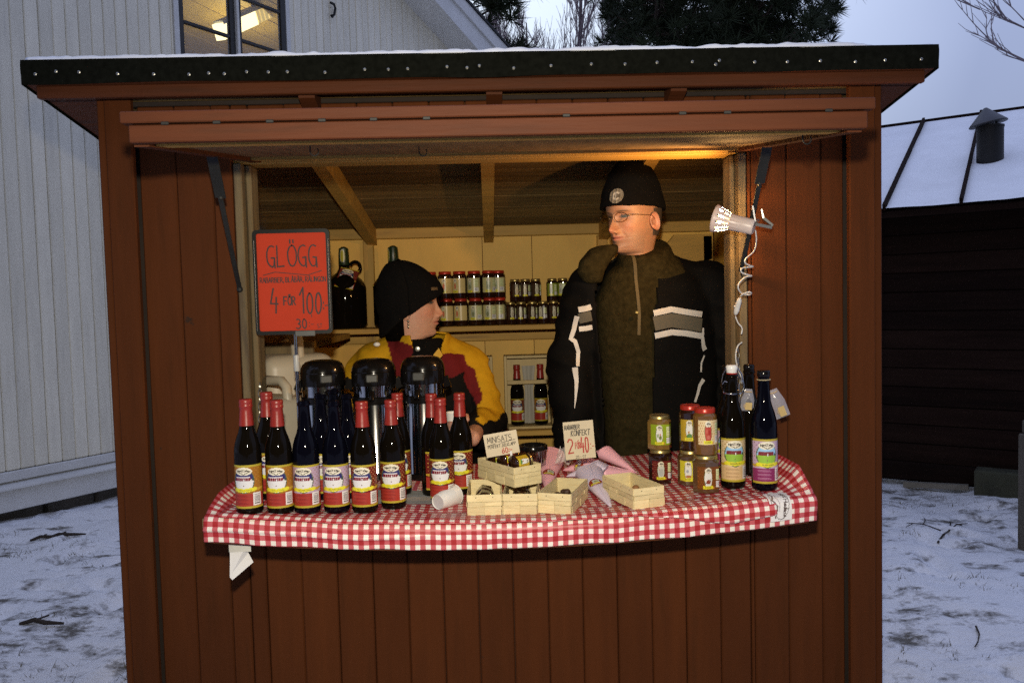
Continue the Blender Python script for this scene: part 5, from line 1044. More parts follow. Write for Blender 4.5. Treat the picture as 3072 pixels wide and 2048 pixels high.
# tipped paper cup, steel beaker
A, B = on_counter(1313, 1506, .018), on_counter(1382, 1473, .026); d = B-A; t = thing('paper_cup', 'white paper cup lying on its side beside the baskets', 'cup', tuple(A), rot=d.to_track_quat('Z', 'Y').to_euler()); L_ = .070
M['cupw'] = mat('white_paper_cup', (.70, .69, .66), rough=.45, var=.03)
make('body', MB().lathe([(.0175, .004), (.0188, 0), (.0192, .0005), (.0278, L_), (.0270, L_), (.0186, .004)], 36, cap=False), M['cupw'], t, smooth=40); make('bottom', MB().lathe([(.0172, .0045), (.0172, .0055)], 36), mat('cup_bottom', (.42, .41, .42), rough=.6), t); make('rim', MB().tube([(.0280*cos(a), .0280*sin(a), L_) for a in np.linspace(0, 2*pi, 33)], .0012, 6), M['cupw'], t, smooth=60)
p = PY(1601, 1400, .03); t = thing('steel_beaker', 'brushed steel beaker with black rim behind the price cards', 'beaker', (p[0], .03, CZ(p[0])+.001))
hb_ = PY(1601, 1334, .03)[2]-CZ(p[0]); make('body', MB().lathe([(.03, 0), (.034, .002), (.037, hb_*.4), (.040, hb_-.014)], 40), M['chrome'], t, smooth=40); make('rim', MB().lathe([(.0405, hb_-.015), (.0425, hb_-.013), (.0425, hb_-.002), (.041, hb_), (.036, hb_), (.036, hb_-.02)], 40, cap=False), M['black_plastic'], t, smooth=40)
# ------------------------------------------------------------------ price cards
M['card'] = mat('buff_card', (.60, .50, .335), rough=.7, var=.05, scale=40); M['ink'] = mat('black_felt_pen', (.03, .025, .02), rough=.6, var=.1); M['redink'] = mat('red_felt_pen', (.40, .03, .02), rough=.6, var=.1)
def card(corners, Y, lb, tilt=0):
    TL, TR, BR, BL_ = [PY(a, b, Y) for a, b in corners]; wv = (TR-TL+BR-BL_)/2; hv = (TL-BL_+TR-BR)/2; w_, h_ = np.linalg.norm(wv), np.linalg.norm(hv); c = (BL_+BR)/2
    t = thing('price_card', lb, 'price card', tuple(c), rot=(tilt, -atan2(wv[2], wv[0]), 0)); make('card', MB().box(-w_/2, w_/2, 0, .0006, 0, h_), M['card'], t); return t, w_, h_
t, w_, h_ = card([(1449, 1305), (1548, 1288), (1560, 1355), (1461, 1373)], -.245, 'buff card lettered MINISATS standing behind the top basket')
mb = MB(); text_ribbons(mb, 'MINISATS', -w_*.41, h_*.60, w_*.74, h_*.25, .0016, slant=.03, jit=.01); poly_ribbon(mb, [(-w_*.02, h_*.545), (w_*.2, h_*.57), (w_*.42, h_*.60)], .0014); text_ribbons(mb, 'PERFEKT JULKLAPP', -w_*.42, h_*.37, w_*.84, h_*.13, .0012, slant=.1, seed=3, jit=.012); poly_ribbon(mb, [(-w_*.43, h_*.50), (-w_*.18, h_*.545)], .0012, k=4); make('lettering', mb, M['ink'], t)
mb = MB(); text_ribbons(mb, '60:-', -w_*.02, h_*.08, w_*.30, h_*.22, .0022, seed=5); make('price', mb, M['redink'], t); make('clip', MB().box(w_*.20, w_*.26, -.0035, .002, -.004, h_*.12), M['cupw'], t)
t, w_, h_ = card([(1682, 1269), (1775, 1259), (1787, 1372), (1699, 1379)], -.16, 'buff card lettered RABARBER KONFEKT held in a clip among the cones', -.05)
mb = MB(); text_ribbons(mb, 'RABARBER', -w_*.46, h_*.80, w_*.50, h_*.11, .0018, slant=.1, seed=7, jit=.05); text_ribbons(mb, 'KONFEKT', -w_*.26, h_*.62, w_*.62, h_*.145, .0019, slant=.12, seed=8); text_ribbons(mb, '25:- ST', -w_*.16, h_*.025, w_*.34, h_*.065, .0010, seed=9); make('lettering', mb, M['ink'], t)
mb = MB(); text_ribbons(mb, '2', -w_*.39, h_*.17, w_*.20, h_*.37, .0036, seed=10); text_ribbons(mb, 'FOR', -w_*.15, h_*.28, w_*.17, h_*.16, .0019, seed=12); poly_ribbon(mb, [(-w_*.06, h_*.47), (-w_*.03, h_*.50)], .0018); text_ribbons(mb, '40', w_*.03, h_*.16, w_*.28, h_*.40, .0036, seed=11); text_ribbons(mb, ':-', w_*.35, h_*.22, w_*.13, h_*.22, .0018, seed=13); make('price', mb, M['redink'], t)
p = on_counter(1738, 1428); tc_ = thing('card_clip', 'clear card clip with a white ball in front of the confectionery card', 'card holder', tuple(p)); hh = PY(1737, 1378, p[1])[2]-p[2]
make('base', MB().lathe([(.009, 0), (.010, .002), (.010, hh*.5), (.006, hh*.62)], 20), mat('clear_acrylic', (.5, .5, .5), rough=.08, alpha=.45), tc_, smooth=40); make('rod', MB().tube([(0, 0, 0), (0, 0, hh*.8), (0, .02, hh+.012)], .0012, 6), M['chrome'], tc_); make('ball', MB().ball((0, 0, hh*.84), .0072, 14, 10, sc=(1, 1, 1.2)), M['cupw'], tc_, smooth=180)
# ------------------------------------------------------------------ the GLOGG sign
c4 = [(763, 678), (995, 698), (993, 1003), (763, 1002)]; SY = -.03; W = [PY(a, b, SY) for a, b in c4]
cxs = (W[0][0]+W[2][0])/2; sw = (W[1][0]-W[0][0]+W[2][0]-W[3][0])/2; zb = (W[2][2]+W[3][2])/2; sh = (W[0][2]+W[1][2])/2-zb; slope = -atan2(W[1][2]-W[0][2]+W[2][2]-W[3][2], 2*sw)*.5
sg = thing('price_sign', 'red hand-lettered GLOGG price sign in a black frame on a steel pole', 'sign', (cxs, SY, CZ(cxs)), rot=(0, 0, 0)); z0 = zb-CZ(cxs); fw_ = .0105
M['frame_black'] = mat('black_sign_frame', (.012, .012, .010), rough=.3, spec=.5); M['redcard'] = mat('red_card', (.46, .042, .016), rough=.75, spec=.15, var=.05, scale=6)
def rrect(w_, h_, r, n=5): return [(sx*(w_/2-r)+r*cos(a), sy*(h_/2-r)+r*sin(a)) for sx, sy, a0 in ((1, 1, 0), (-1, 1, pi/2), (-1, -1, pi), (1, -1, 1.5*pi)) for a in np.linspace(a0, a0+pi/2, n)]
mb = MB(); O = rrect(sw, sh, .012); I = rrect(sw-2*fw_, sh-2*fw_, .006); n = len(O); cz = z0+sh/2; V = []
for y in (-.006, .006):
    for q in (O, I): V += [(a, y, cz+b) for a, b in q]
F_ = []
for i in range(n):
    j = (i+1) % n; F_ += [(i, n+i, n+j, j)[::-1], (2*n+i, 2*n+j, 3*n+j, 3*n+i)[::-1], (i, j, 2*n+j, 2*n+i), (n+i, 3*n+i, 3*n+j, n+j)]
mb.add(V, F_); make('frame', mb, M['frame_black'], sg)
mb = MB(); q = rrect(sw-2*fw_+.002, sh-2*fw_+.002, .006); mb.add([(a, -.0015, cz+b) for a, b in q]+[(a, .001, cz+b) for a, b in q], [tuple(range(n))[::-1], tuple(range(n, 2*n))]+[(i, (i+1) % n, n+(i+1) % n, n+i) for i in range(n)]); make('red_card', mb, M['redcard'], sg)
cw, ch = sw-2*fw_, sh-2*fw_; zc = z0+fw_; mb = MB(); Yk = -.0022
def tx(s, x0, y0, w_, h_, th, seed, slant=0): text_ribbons(mb, s, -cw/2+x0*cw, zc+y0*ch, w_*cw, h_*ch, th, lift=.0022, seed=seed, slant=slant, jit=.02)
tx('GLÖGG', .14, .66, .73, .215, .0042, 1); poly_ribbon(mb, [(-cw*.42, zc+ch*.575), (-cw*.25, zc+ch*.605), (0, zc+ch*.585), (cw*.22, zc+ch*.567), (cw*.42, zc+ch*.61)], .0022, .0022)
tx('RABARBER, BLÅBÄR, RÅLINGON', .03, .50, .95, .048, .0022, 2); tx('4', .17, .19, .13, .245, .0046, 3); tx('FÖR', .36, .265, .17, .085, .0036, 4); tx('1', .59, .175, .07, .26, .0044, 5); tx('00', .69, .17, .23, .21, .0046, 6, .02); tx(':-', .925, .20, .07, .12, .0032, 7)
tx('30', .53, .02, .16, .095, .0036, 8); tx(':-', .71, .03, .07, .07, .0018, 9); tx('ST', .83, .022, .07, .04, .0013, 10); poly_ribbon(mb, [(cw*.255, zc+ch*.135), (cw*.25, zc+ch*.16)], .0018, .0022)
make('lettering', mb, mat('brown_felt_pen', (.035, .012, .008), rough=.6), sg)
for sx in (-sw/2+.0045, sw/2-.0045): make('frame_glint_bead', MB().tube([(sx, -.007, z0+.012), (sx, -.007, z0+sh-.03)], .0022, 8), M['frame_black'], sg, smooth=60)
p1 = PY(889, 1090, SY); make('holder', MB().cbox(.03-.028, .03+.028, -.009, .006, z0-.006, z0+.010, .002), mat('grey_plastic', (.10, .10, .09), rough=.4), sg)
px0 = p1[0]-cxs; make('pole', MB().tube([(px0, .003, .0), (px0, .003, z0)], .0045, 14), M['chrome'], sg, smooth=60); make('pole_sleeve', MB().lathe([(.0078, p1[2]-CZ(cxs)-.022), (.0085, p1[2]-CZ(cxs)-.020), (.0085, p1[2]-CZ(cxs)+.022), (.0078, p1[2]-CZ(cxs)+.024)], 16), mat('pale_plastic', (.42, .42, .40), rough=.4), sg, smooth=40, loc=(px0, .003, 0)); make('foot', MB().lathe([(.05, 0.001), (.05, .004), (.012, .010)], 28), M['frame_black'], sg, smooth=40, loc=(px0, .003, 0))
# ------------------------------------------------------------------ clip lamp
LY = -.145
a0, a1, a2 = PY(2144, 655, LY+.050), PY(2192, 660, LY+.026), PY(2262, 682, LY)      # shade mouth, shade neck, rear of housing
dl = Vector(a0-a2); Lq = dl.to_track_quat('Z', 'Y'); lampo = thing('clip_lamp', 'lit white clip-on spot lamp on the right side of the opening', 'lamp', tuple(a2), rot=Lq.to_euler()); Lt = dl.length; Ln = Vector(a1-a2).length
M['shade'] = mat('white_enamel_shade', (.72, .62, .56), rough=.35, var=.02)
pr = lambda z: .0215 if z < Ln else lerp(.0225, .039, ((z-Ln)/(Lt-Ln))**.8)
mb = MB(); nsh = 72; zs = [0, .004, Ln*.5, Ln]+list(np.linspace(Ln, Lt, 8))[1:]; V = []; F_ = []
for z in zs:
    for i in range(nsh): V.append((pr(z)*cos(2*pi*i/nsh)*(1 if z else .9), pr(z)*sin(2*pi*i/nsh)*(1 if z else .9), z))
for j in range(len(zs)-1):
    for i in range(nsh):
        if 3 <= j <= 7 and i % 6 in (2, 3): continue     # open cooling slots
        F_.append((j*nsh+i, j*nsh+(i+1) % nsh, (j+1)*nsh+(i+1) % nsh, (j+1)*nsh+i))
mb.add(V, F_); mb.f.append(tuple(reversed(range(nsh)))); mb.m.append(0); o = make('shade', mb, M['shade'], lampo, smooth=40); so = o.modifiers.new('t', 'SOLIDIFY'); so.thickness = .0008; so.offset = -1
_t = M['shade'].node_tree; _b = _t.nodes['Principled BSDF']; _tr = _t.nodes.new('ShaderNodeBsdfTranslucent'); _tr.inputs['Color'].default_value = (.85, .62, .45, 1); _mx = _t.nodes.new('ShaderNodeMixShader'); _mx.inputs[0].default_value = .22
_o = [n for n in _t.nodes if n.type == 'OUTPUT_MATERIAL'][0]; _t.links.new(_b.outputs[0], _mx.inputs[1]); _t.links.new(_tr.outputs[0], _mx.inputs[2]); _t.links.new(_mx.outputs[0], _o.inputs['Surface'])   # thin enamel lets a little light through
M['bulb'] = mat('glowing_bulb', (1, .8, .5), emit=((1, .62, .24), 2.8)); make('bulb', MB().ball((0, 0, Ln+.010), .0135, 16, 10, sc=(1, 1, 1.15)), M['bulb'], lampo, smooth=180)
lp = bpy.data.lights.new('bulb_light', 'POINT'); lp.energy = 13; lp.color = (1, .53, .17); lp.shadow_soft_size = .013; lo = bpy.data.objects.new('bulb_light', lp); COL.objects.link(lo); lo.parent = lampo; lo.location = (0, 0, Ln+.030)
Li = Lq.inverted()
def LL(x, y, Y): return Li @ (Vector(PY(x, y, Y))-Vector(a2))
M['whitep'] = mat('white_plastic', (.62, .60, .56), rough=.4)
make('clip_upper', MB().bar(LL(2266, 665, LY), LL(2258, 618, LY), .022, .004, up=(0, 1, 0)), M['whitep'], lampo); make('clip_jaw', MB().bar(LL(2262, 672, LY), LL(2312, 682, LY), .022, .008, up=(0, 1, 0)).bar(LL(2284, 628, LY), LL(2290, 655, LY), .018, .004, up=(0, 1, 0)).bar(LL(2290, 655, LY), LL(2316, 676, LY), .020, .006, up=(0, 1, 0)), M['steel'], lampo)
make('clip_spring', MB().tube([LL(2276, 664, LY)+Vector((.006*cos(t), .006*sin(t), .0006*t)) for t in np.linspace(0, 18, 50)], .001, 5), M['steel'], lampo, smooth=60)
cord = [(2266, 690), (2269, 720), (2262, 752), (2238, 775), (2235, 788), (2250, 797), (2259, 800), (2240, 802), (2224, 806), (2226, 818), (2250, 826), (2254, 828), (2235, 832), (2217, 850), (2215, 866), (2226, 880), (2246, 884), (2254, 880), (2248, 876), (2232, 880), (2222, 888)]
def cordpts(c, Y, wob=.012):
    P = [Vector(PY(a, b, Y+wob*sin(i*1.3))) for i, (a, b) in enumerate(c)]; out = []
    for i in range(len(P)-1):
        p0, p1, p2, p3 = P[max(i-1, 0)], P[i], P[i+1], P[min(i+2, len(P)-1)]
        for k in range(5):
            t = k/5; out.append(.5*((2*p1)+(p2-p0)*t+(2*p0-5*p1+4*p2-p3)*t*t+(3*p1-p0-3*p2+p3)*t**3))
    return out+[P[-1]]
def lc(P): return [Li @ (p-Vector(a2)) for p in P]
make('cord', MB().tube(lc(cordpts(cord, -.12)), .0021, 7).tube(lc(cordpts([(2206, 948), (2214, 968), (2226, 984), (2224, 1002)], -.06, .0)), .0021, 7).tube(lc(cordpts([(2226, 1026), (2212, 1040), (2207, 1070), (2212, 1100), (2222, 1128), (2226, 1150)], -.06, .0)), .0021, 7), M['whitep'], lampo, smooth=60)
A, B = LL(2220, 893, -.09), LL(2206, 944, -.07); make('inline_switch', MB().tube([A, A.lerp(B, .12), A.lerp(B, .3), A.lerp(B, .7), A.lerp(B, .88), B], [.003, .0065, .0078, .0078, .0065, .003], 10), M['whitep'], lampo, smooth=60); make('switch_rocker', MB().ball(A.lerp(B, .55)+Vector((0, 0, .007)), .004, 8, 6), M['whitep'], lampo, smooth=180)
# ------------------------------------------------------------------ back shelves
SH1, SH2 = 1.4365, .9605
def shelf_jar(x, Y, z, proto, lb, grp, rz=0):
    p = PY(x, 940, Y); o = dup(proto, (p[0], Y, z), rz, lb); o['group'] = grp; return o
rj = [jar(.0335, .1245, 'jam', 'red_lid', 'pale', lz0=.20, lz1=.74), jar(.0335, .1245, 'jam', 'red_lid', 'pale2', lz0=.20, lz1=.74)]
rl = (1295, 1340, 1383, 1427, 1470, 1499); nth = ('first', 'second', 'third', 'fourth', 'fifth', 'sixth'); used = [0, 0]
def place(protos, idx, x, Y, z, lb, grp, rz):
    p = PY(x, 940, Y)
    if used[idx] == 0: o = protos[idx]; used[idx] = 1; o.location = (p[0], Y, z); o.rotation_euler = (0, 0, rz)
    else: o = dup(protos[idx], (p[0], Y, z), rz)
    o['label'] = lb; o['group'] = grp
rnd = random.Random(3)
for row, zz in ((0, SH1), (1, SH1+.1250)):
    for i, x in enumerate(rl): place(rj, 0 if i < 3 else 1, x-row*2, 1.37+(.02 if i == 5 else 0), zz, '%s red-lidded jar from the woman\'s hat in the %s row on the back shelf' % (nth[i], ('lower', 'upper')[row]), 'red-lidded jars on the back shelf', rnd.uniform(-.5, .3))
hj = [jar(.0255, .103, 'jam', 'gold_lid', 'honey', .5, lz0=.22, lz1=.78), jar(.0255, .103, 'jam', 'gold_lid', 'honey2', .5, lz0=.22, lz1=.78)]; used = [0, 0]
for i, x in enumerate((1532, 1564, 1597, 1629, 1661)): place(hj, 0, x, 1.36, SH1, '%s gold-lidded jar after the red-lidded rows in the lower row' % nth[i], 'gold-lidded jars on the back shelf', rnd.uniform(-.4, .8))
for i, x in enumerate((1547, 1578, 1609)): place(hj, 0, x, 1.36, SH1+.1035, '%s dark-labelled gold-lidded jar in the upper row' % nth[i], 'gold-lidded jars on the back shelf', rnd.uniform(-.4, .8))
for i, x in enumerate((1658, 1690, 1722)): place(hj, 1, x, 1.36, SH1+.1035, '%s yellow-green-labelled jar in the upper row beside the man' % nth[i], 'gold-lidded jars on the back shelf', rnd.uniform(-.2, .2))
for i, x in enumerate((1693, 1725)): place(hj, 1, x, 1.36, SH1, '%s gold-lidded jar in the lower row tucked behind the man\'s sleeve' % nth[i], 'gold-lidded jars on the back shelf', 0)
# demijohns with tied-on labels
def demijohn(): 
    t = thing('demijohn', 'x', 'demijohn', group='demijohns on the back shelf'); R = .097
    make('glass', MB().lathe([(.05, 0), (.088, .004), (R, .02), (R, .185), (R*.95, .205), (R*.80, .225), (.055, .243), (.035, .258), (.026, .275), (.0235, .30), (.0225, .345), (.020, .365), (.008, .372)], 40), M['bottle'], t, smooth=50)
    make('ring_handle', MB().tube([(.024+.026+.024*cos(a), 0, .280+.026*sin(a)) for a in np.linspace(pi*.9, -pi*.9, 18)], .008, 8), M['bottle'], t, smooth=60)
    make('capsule', MB().lathe([(.0245, .292), (.0250, .293), (.0240, .345), (.0215, .368), (.008, .376)], 24), mat('dark_green_capsule', (.012, .03, .012), rough=.35), t, smooth=50)
    art = Art(16, 26, (.02, .05, .02)); art.ell(.5, .5, .40, .46, (.55, .52, .40)); art.ell(.5, .5, .34, .40, (.40, .36, .04)); make('medal', label_mesh(art, .0242, .298, .366, -130, -60), M['print_gloss'], t, smooth=180)
    a = winter((.16, .02, .015), (.3, .1, .05)); mb = flat_art(a, .085, .115); o = make('hang_tag', mb, M['print'], t, loc=(.01, -.095, .185), rot=(radians(-38), radians(14), 0)); o2 = make('tag_string', MB().tube([(.024*cos(a_), .024*sin(a_), .282) for a_ in np.linspace(0, 6.28, 16)], .0015, 5), M['tagp'], t); return t
dj = demijohn()
for i, (x, lb, rz) in enumerate(((1036, 'dark demijohn with red hang tag beside the GLOGG sign', .0), (1184, 'dark demijohn half hidden behind the woman\'s hat', -1.0))):
    o = dj if i == 0 else dup(dj); p = PY(x, 900, 1.40); o.location = (p[0], 1.40, SH1); o.rotation_euler = (0, 0, rz); o['label'] = lb
# gift crates with two bottles each
M['crate'] = mat('planed_pine_crate', (.50, .37, .16), rough=.55, var=.12, scale=5, stretch=(5, 5, .6), bump=.15, tint=.06)
def crate(cx, lb):
    t = thing('gift_crate', lb, 'crate', (cx, 1.30, SH2+.0002), group='wooden gift crates on the lower shelf'); w_, h_, d_ = .225, .335, .10
    for nm, b in (('side_board', (-w_/2, -w_/2+.012, 0, d_, .0, h_)), ('side_board', (w_/2-.012, w_/2, 0, d_, 0, h_)), ('bottom_board', (-w_/2+.0125, w_/2-.0125, 0, d_, .0, .012)), ('top_board', (-w_/2+.0125, w_/2-.0125, 0, d_, h_-.012, h_)), ('front_rail', (-w_/2+.0125, w_/2-.0125, -.001, .008, .205, .223))): make(nm, MB().cbox(*b, .0015), M['crate'], t)
    make('back_board', MB().box(-w_/2+.0125, w_/2-.0125, d_-.006, d_, .0125, h_-.0125), M['crate'], t); make('neck_spacer', MB().grid(8, 10, lambda u, v: ((u-.5)*(.035+.06*abs(v-.55)), .045+.004*sin(9*u), lerp(.02, .285, v))), mat('grey_wrap', (.36, .34, .29), rough=.6, var=.1), t, smooth=180)
    return t
M['cap_back'] = M['cap']
for (x, nm, ks) in ((1588, 'right', ('darkred', 'orange')), (1405, 'left', ('darkred', 'orange'))):
    p = PY(x, 1160, 1.30); crate(p[0], 'pine gift crate with two bottles, %s' % ('nearest the man' if nm == 'right' else 'half hidden by the woman\'s yellow sleeve'))
    for s_, k in ((-1, ks[0]), (1, ks[1])):
        o = dup(PB[(k, 1, 0)] if (k, 1, 0) in PB else PB[(k, True, False)], (p[0]+s_*.054, 1.352, SH2+.013), .1, '%s bottle in the %s gift crate' % (('left', 'right')[s_ > 0], 'man\'s side' if nm == 'right' else 'woman\'s side')); o['group'] = 'bottles in the gift crates'
# plastic canisters inside on the left
M['canister'] = mat('milky_plastic', (.46, .41, .32), rough=.4, var=.10, scale=4, spec=.4)
def canister(loc, rz, sc, lb):
    t = thing('plastic_canister', lb, 'canister', loc, rz, group='plastic canisters inside the stall'); bm = bmesh.new(); bmesh.ops.create_cube(bm, size=1)
    for v in bm.verts: v.co = Vector((v.co.x*.19*sc, v.co.y*.24*sc, (v.co.z+.5)*.30*sc))
    bmesh.ops.bevel(bm, geom=bm.edges[:], offset=.035*sc, segments=4, affect='EDGES', profile=.5); bm.verts.index_update(); mb = MB(); mb.add([v.co[:] for v in bm.verts], [[v.index for v in f.verts] for f in bm.faces]); bm.free(); make('body', mb, M['canister'], t, smooth=60)
    make('handle', MB().tube([(.0, -.09*sc, .29*sc), (0, -.085*sc, .335*sc), (0, -.06*sc, .355*sc), (0, .03*sc, .355*sc), (0, .055*sc, .335*sc), (0, .06*sc, .29*sc)], .017*sc, 12), M['canister'], t, smooth=60); make('screw_cap', MB().lathe([(.028*sc, .29*sc), (.028*sc, .335*sc), (.024*sc, .34*sc), (.004, .34*sc)], 20), M['canister'], t, smooth=50, loc=(.0, .085*sc, 0))
p = PY(815, 1300, .22); cb_ = thing('storage_box', 'dark box inside the stall carrying the white canisters', 'box', (-.80, .42, .10)); make('carton', MB().cbox(-.20, .24, -.27, .30, 0, .86, .01), M['dark'], cb_); make('box_lid', MB().cbox(-.205, .245, -.275, .305, .862, .885, .006), M['dark'], cb_)
canister((PY(815, 1200, .26)[0], .26, .986), .9, .92, 'nearer milky canister with loop handle behind the bottles'); canister((PY(868, 1100, .56)[0]-.0, .56, .986), .5, 1.32, 'larger milky canister further back beside the sign pole')
# ================================================================== PEOPLE
from mathutils.bvhtree import BVHTree
def capsule(mb, a, b, ra, rb, n=18, m=6):
    """closed tapered capsule"""
    a = Vector(a); b = Vector(b); d = b-a; q = d.to_track_quat('Z', 'Y'); L_ = d.length; prof = [(0.0005, -ra)]
    for k in range(1, m+1): t = -pi/2+pi/2*k/m; prof.append((ra*cos(t), ra*sin(t)))
    for k in range(0, m): t = pi/2*k/m; prof.append((rb*cos(t), L_+rb*sin(t)))
    prof.append((.0005, L_+rb)); s = len(mb.v); mb.lathe(prof, n); Mx = Matrix.Translation(a) @ q.to_matrix().to_4x4(); mb.xf(Mx, s)
def chain_caps(mb, pts, rs):
    for i in range(len(pts)-1): capsule(mb, pts[i], pts[i+1], rs[i], rs[i+1])
def ell_loft(mb, rings, n=40, p=2.3):
    """rings: (cx, cy, z, rx, ry)"""
    V = []
    for (cx, cy, z, rx, ry) in rings:
        for i in range(n):
            t = 2*pi*i/n; c, s = cos(t), sin(t); V.append((cx+rx*math.copysign(abs(c)**(2/p), c), cy+ry*math.copysign(abs(s)**(2/p), s), z))
    k = len(rings); F_ = [(j*n+i, j*n+(i+1) % n, (j+1)*n+(i+1) % n, (j+1)*n+i) for j in range(k-1) for i in range(n)]
    F_ += [tuple(reversed(range(n))), tuple((k-1)*n+i for i in range(n))]; mb.add(V, F_)
def remeshed(mb, vox, smooth=6):
    """union of closed shapes -> one continuous skin (voxel remesh), returned as numpy verts + faces"""
    me = bpy.data.meshes.new('tmp'); me.from_pydata(mb.v, [], mb.f); o = bpy.data.objects.new('tmp', me); COL.objects.link(o)
    r = o.modifiers.new('r', 'REMESH'); r.mode = 'VOXEL'; r.voxel_size = vox; r.adaptivity = 0
    s = o.modifiers.new('s', 'SMOOTH'); s.iterations = smooth; s.factor = .5
    dg = bpy.context.evaluated_depsgraph_get(); dg.update(); ev = o.evaluated_get(dg); m2 = bpy.data.meshes.new_from_object(ev)
    n = len(m2.vertices); v = np.empty(n*3); m2.vertices.foreach_get('co', v); nr = np.empty(n*3); m2.vertices.foreach_get('normal', nr); f = [tuple(p.vertices) for p in m2.polygons]
    bpy.data.objects.remove(o); bpy.data.meshes.remove(me); bpy.data.meshes.remove(m2); return v.reshape(-1, 3), nr.reshape(-1, 3), f
def folds(v, nr, amp, fn=None, sc=(9, 9, 5), seed=0):
    out = v.copy()
    for i in range(len(v)):
        p = v[i]; a = amp*(fn(p) if fn else 1)
        d = 1-abs(mnoise.noise((p[0]*sc[0]+seed, p[1]*sc[1], p[2]*sc[2]+seed)))*2.2; d2 = mnoise.noise((p[0]*sc[0]*2.3, p[1]*sc[1]*2.3+seed, p[2]*sc[2]*2.7))
        out[i] += nr[i]*a*(d*.8+d2*.4)
    return out
def in_poly(x, z, P):
    c = False; j = len(P)-1
    for i in range(len(P)):
        if (P[i][1] > z) != (P[j][1] > z) and x < (P[j][0]-P[i][0])*(z-P[i][1])/(P[j][1]-P[i][1])+P[i][0]: c = not c
        j = i
    return c

# ---------------------------------------------------------------- heads
FRONT = [(-.60, .06), (-.30, .06), (-.215, .075), (-.19, .056), (-.165, .046), (-.138, .042), (-.126, .050), (-.122, .066), (-.119, .079), (-.113, .087), (-.104, .0905), (-.095, .0875), (-.088, .0862), (-.080, .0925), (-.074, .0950), (-.0695, .0935), (-.065, .0965), (-.0585, .0950), (-.050, .0905), (-.030, .0885), (-.010, .0875), (.004, .0895), (.016, .0960), (.026, .0985), (.045, .0975), (.065, .090), (.085, .074), (.102, .050), (.113, .022), (.117, .0)]
FRONT_S = [(-.60, .06), (-.30, .06), (-.215, .075), (-.19, .056), (-.165, .046), (-.138, .042), (-.126, .050), (-.120, .068), (-.112, .080), (-.100, .086), (-.075, .0885), (-.04, .0890), (-.005, .0900), (.020, .0955), (.04, .0970), (.065, .090), (.085, .074), (.102, .050), (.113, .022), (.117, .0)]
BACK = [(-.60, .06), (-.30, .07), (-.215, .078), (-.19, .066), (-.15, .058), (-.11, .062), (-.08, .074), (-.05, .086), (-.02, .095), (.02, .100), (.06, .093), (.085, .075), (.102, .050), (.113, .022), (.117, .0)]
WID = [(-.60, .10), (-.30, .10), (-.235, .09), (-.205, .070), (-.17, .056), (-.135, .055), (-.12, .0555), (-.10, .0585), (-.08, .0620), (-.05, .0665), (-.02, .0705), (.01, .0725), (.04, .0735), (.065, .068), (.085, .055), (.102, .037), (.113, .017), (.117, .0)]
TAPER = [(-.6, 0), (-.13, .0), (-.122, .45), (-.105, .50), (-.08, .42), (-.05, .33), (-.01, .27), (.03, .2), (.08, .08), (.117, 0)]
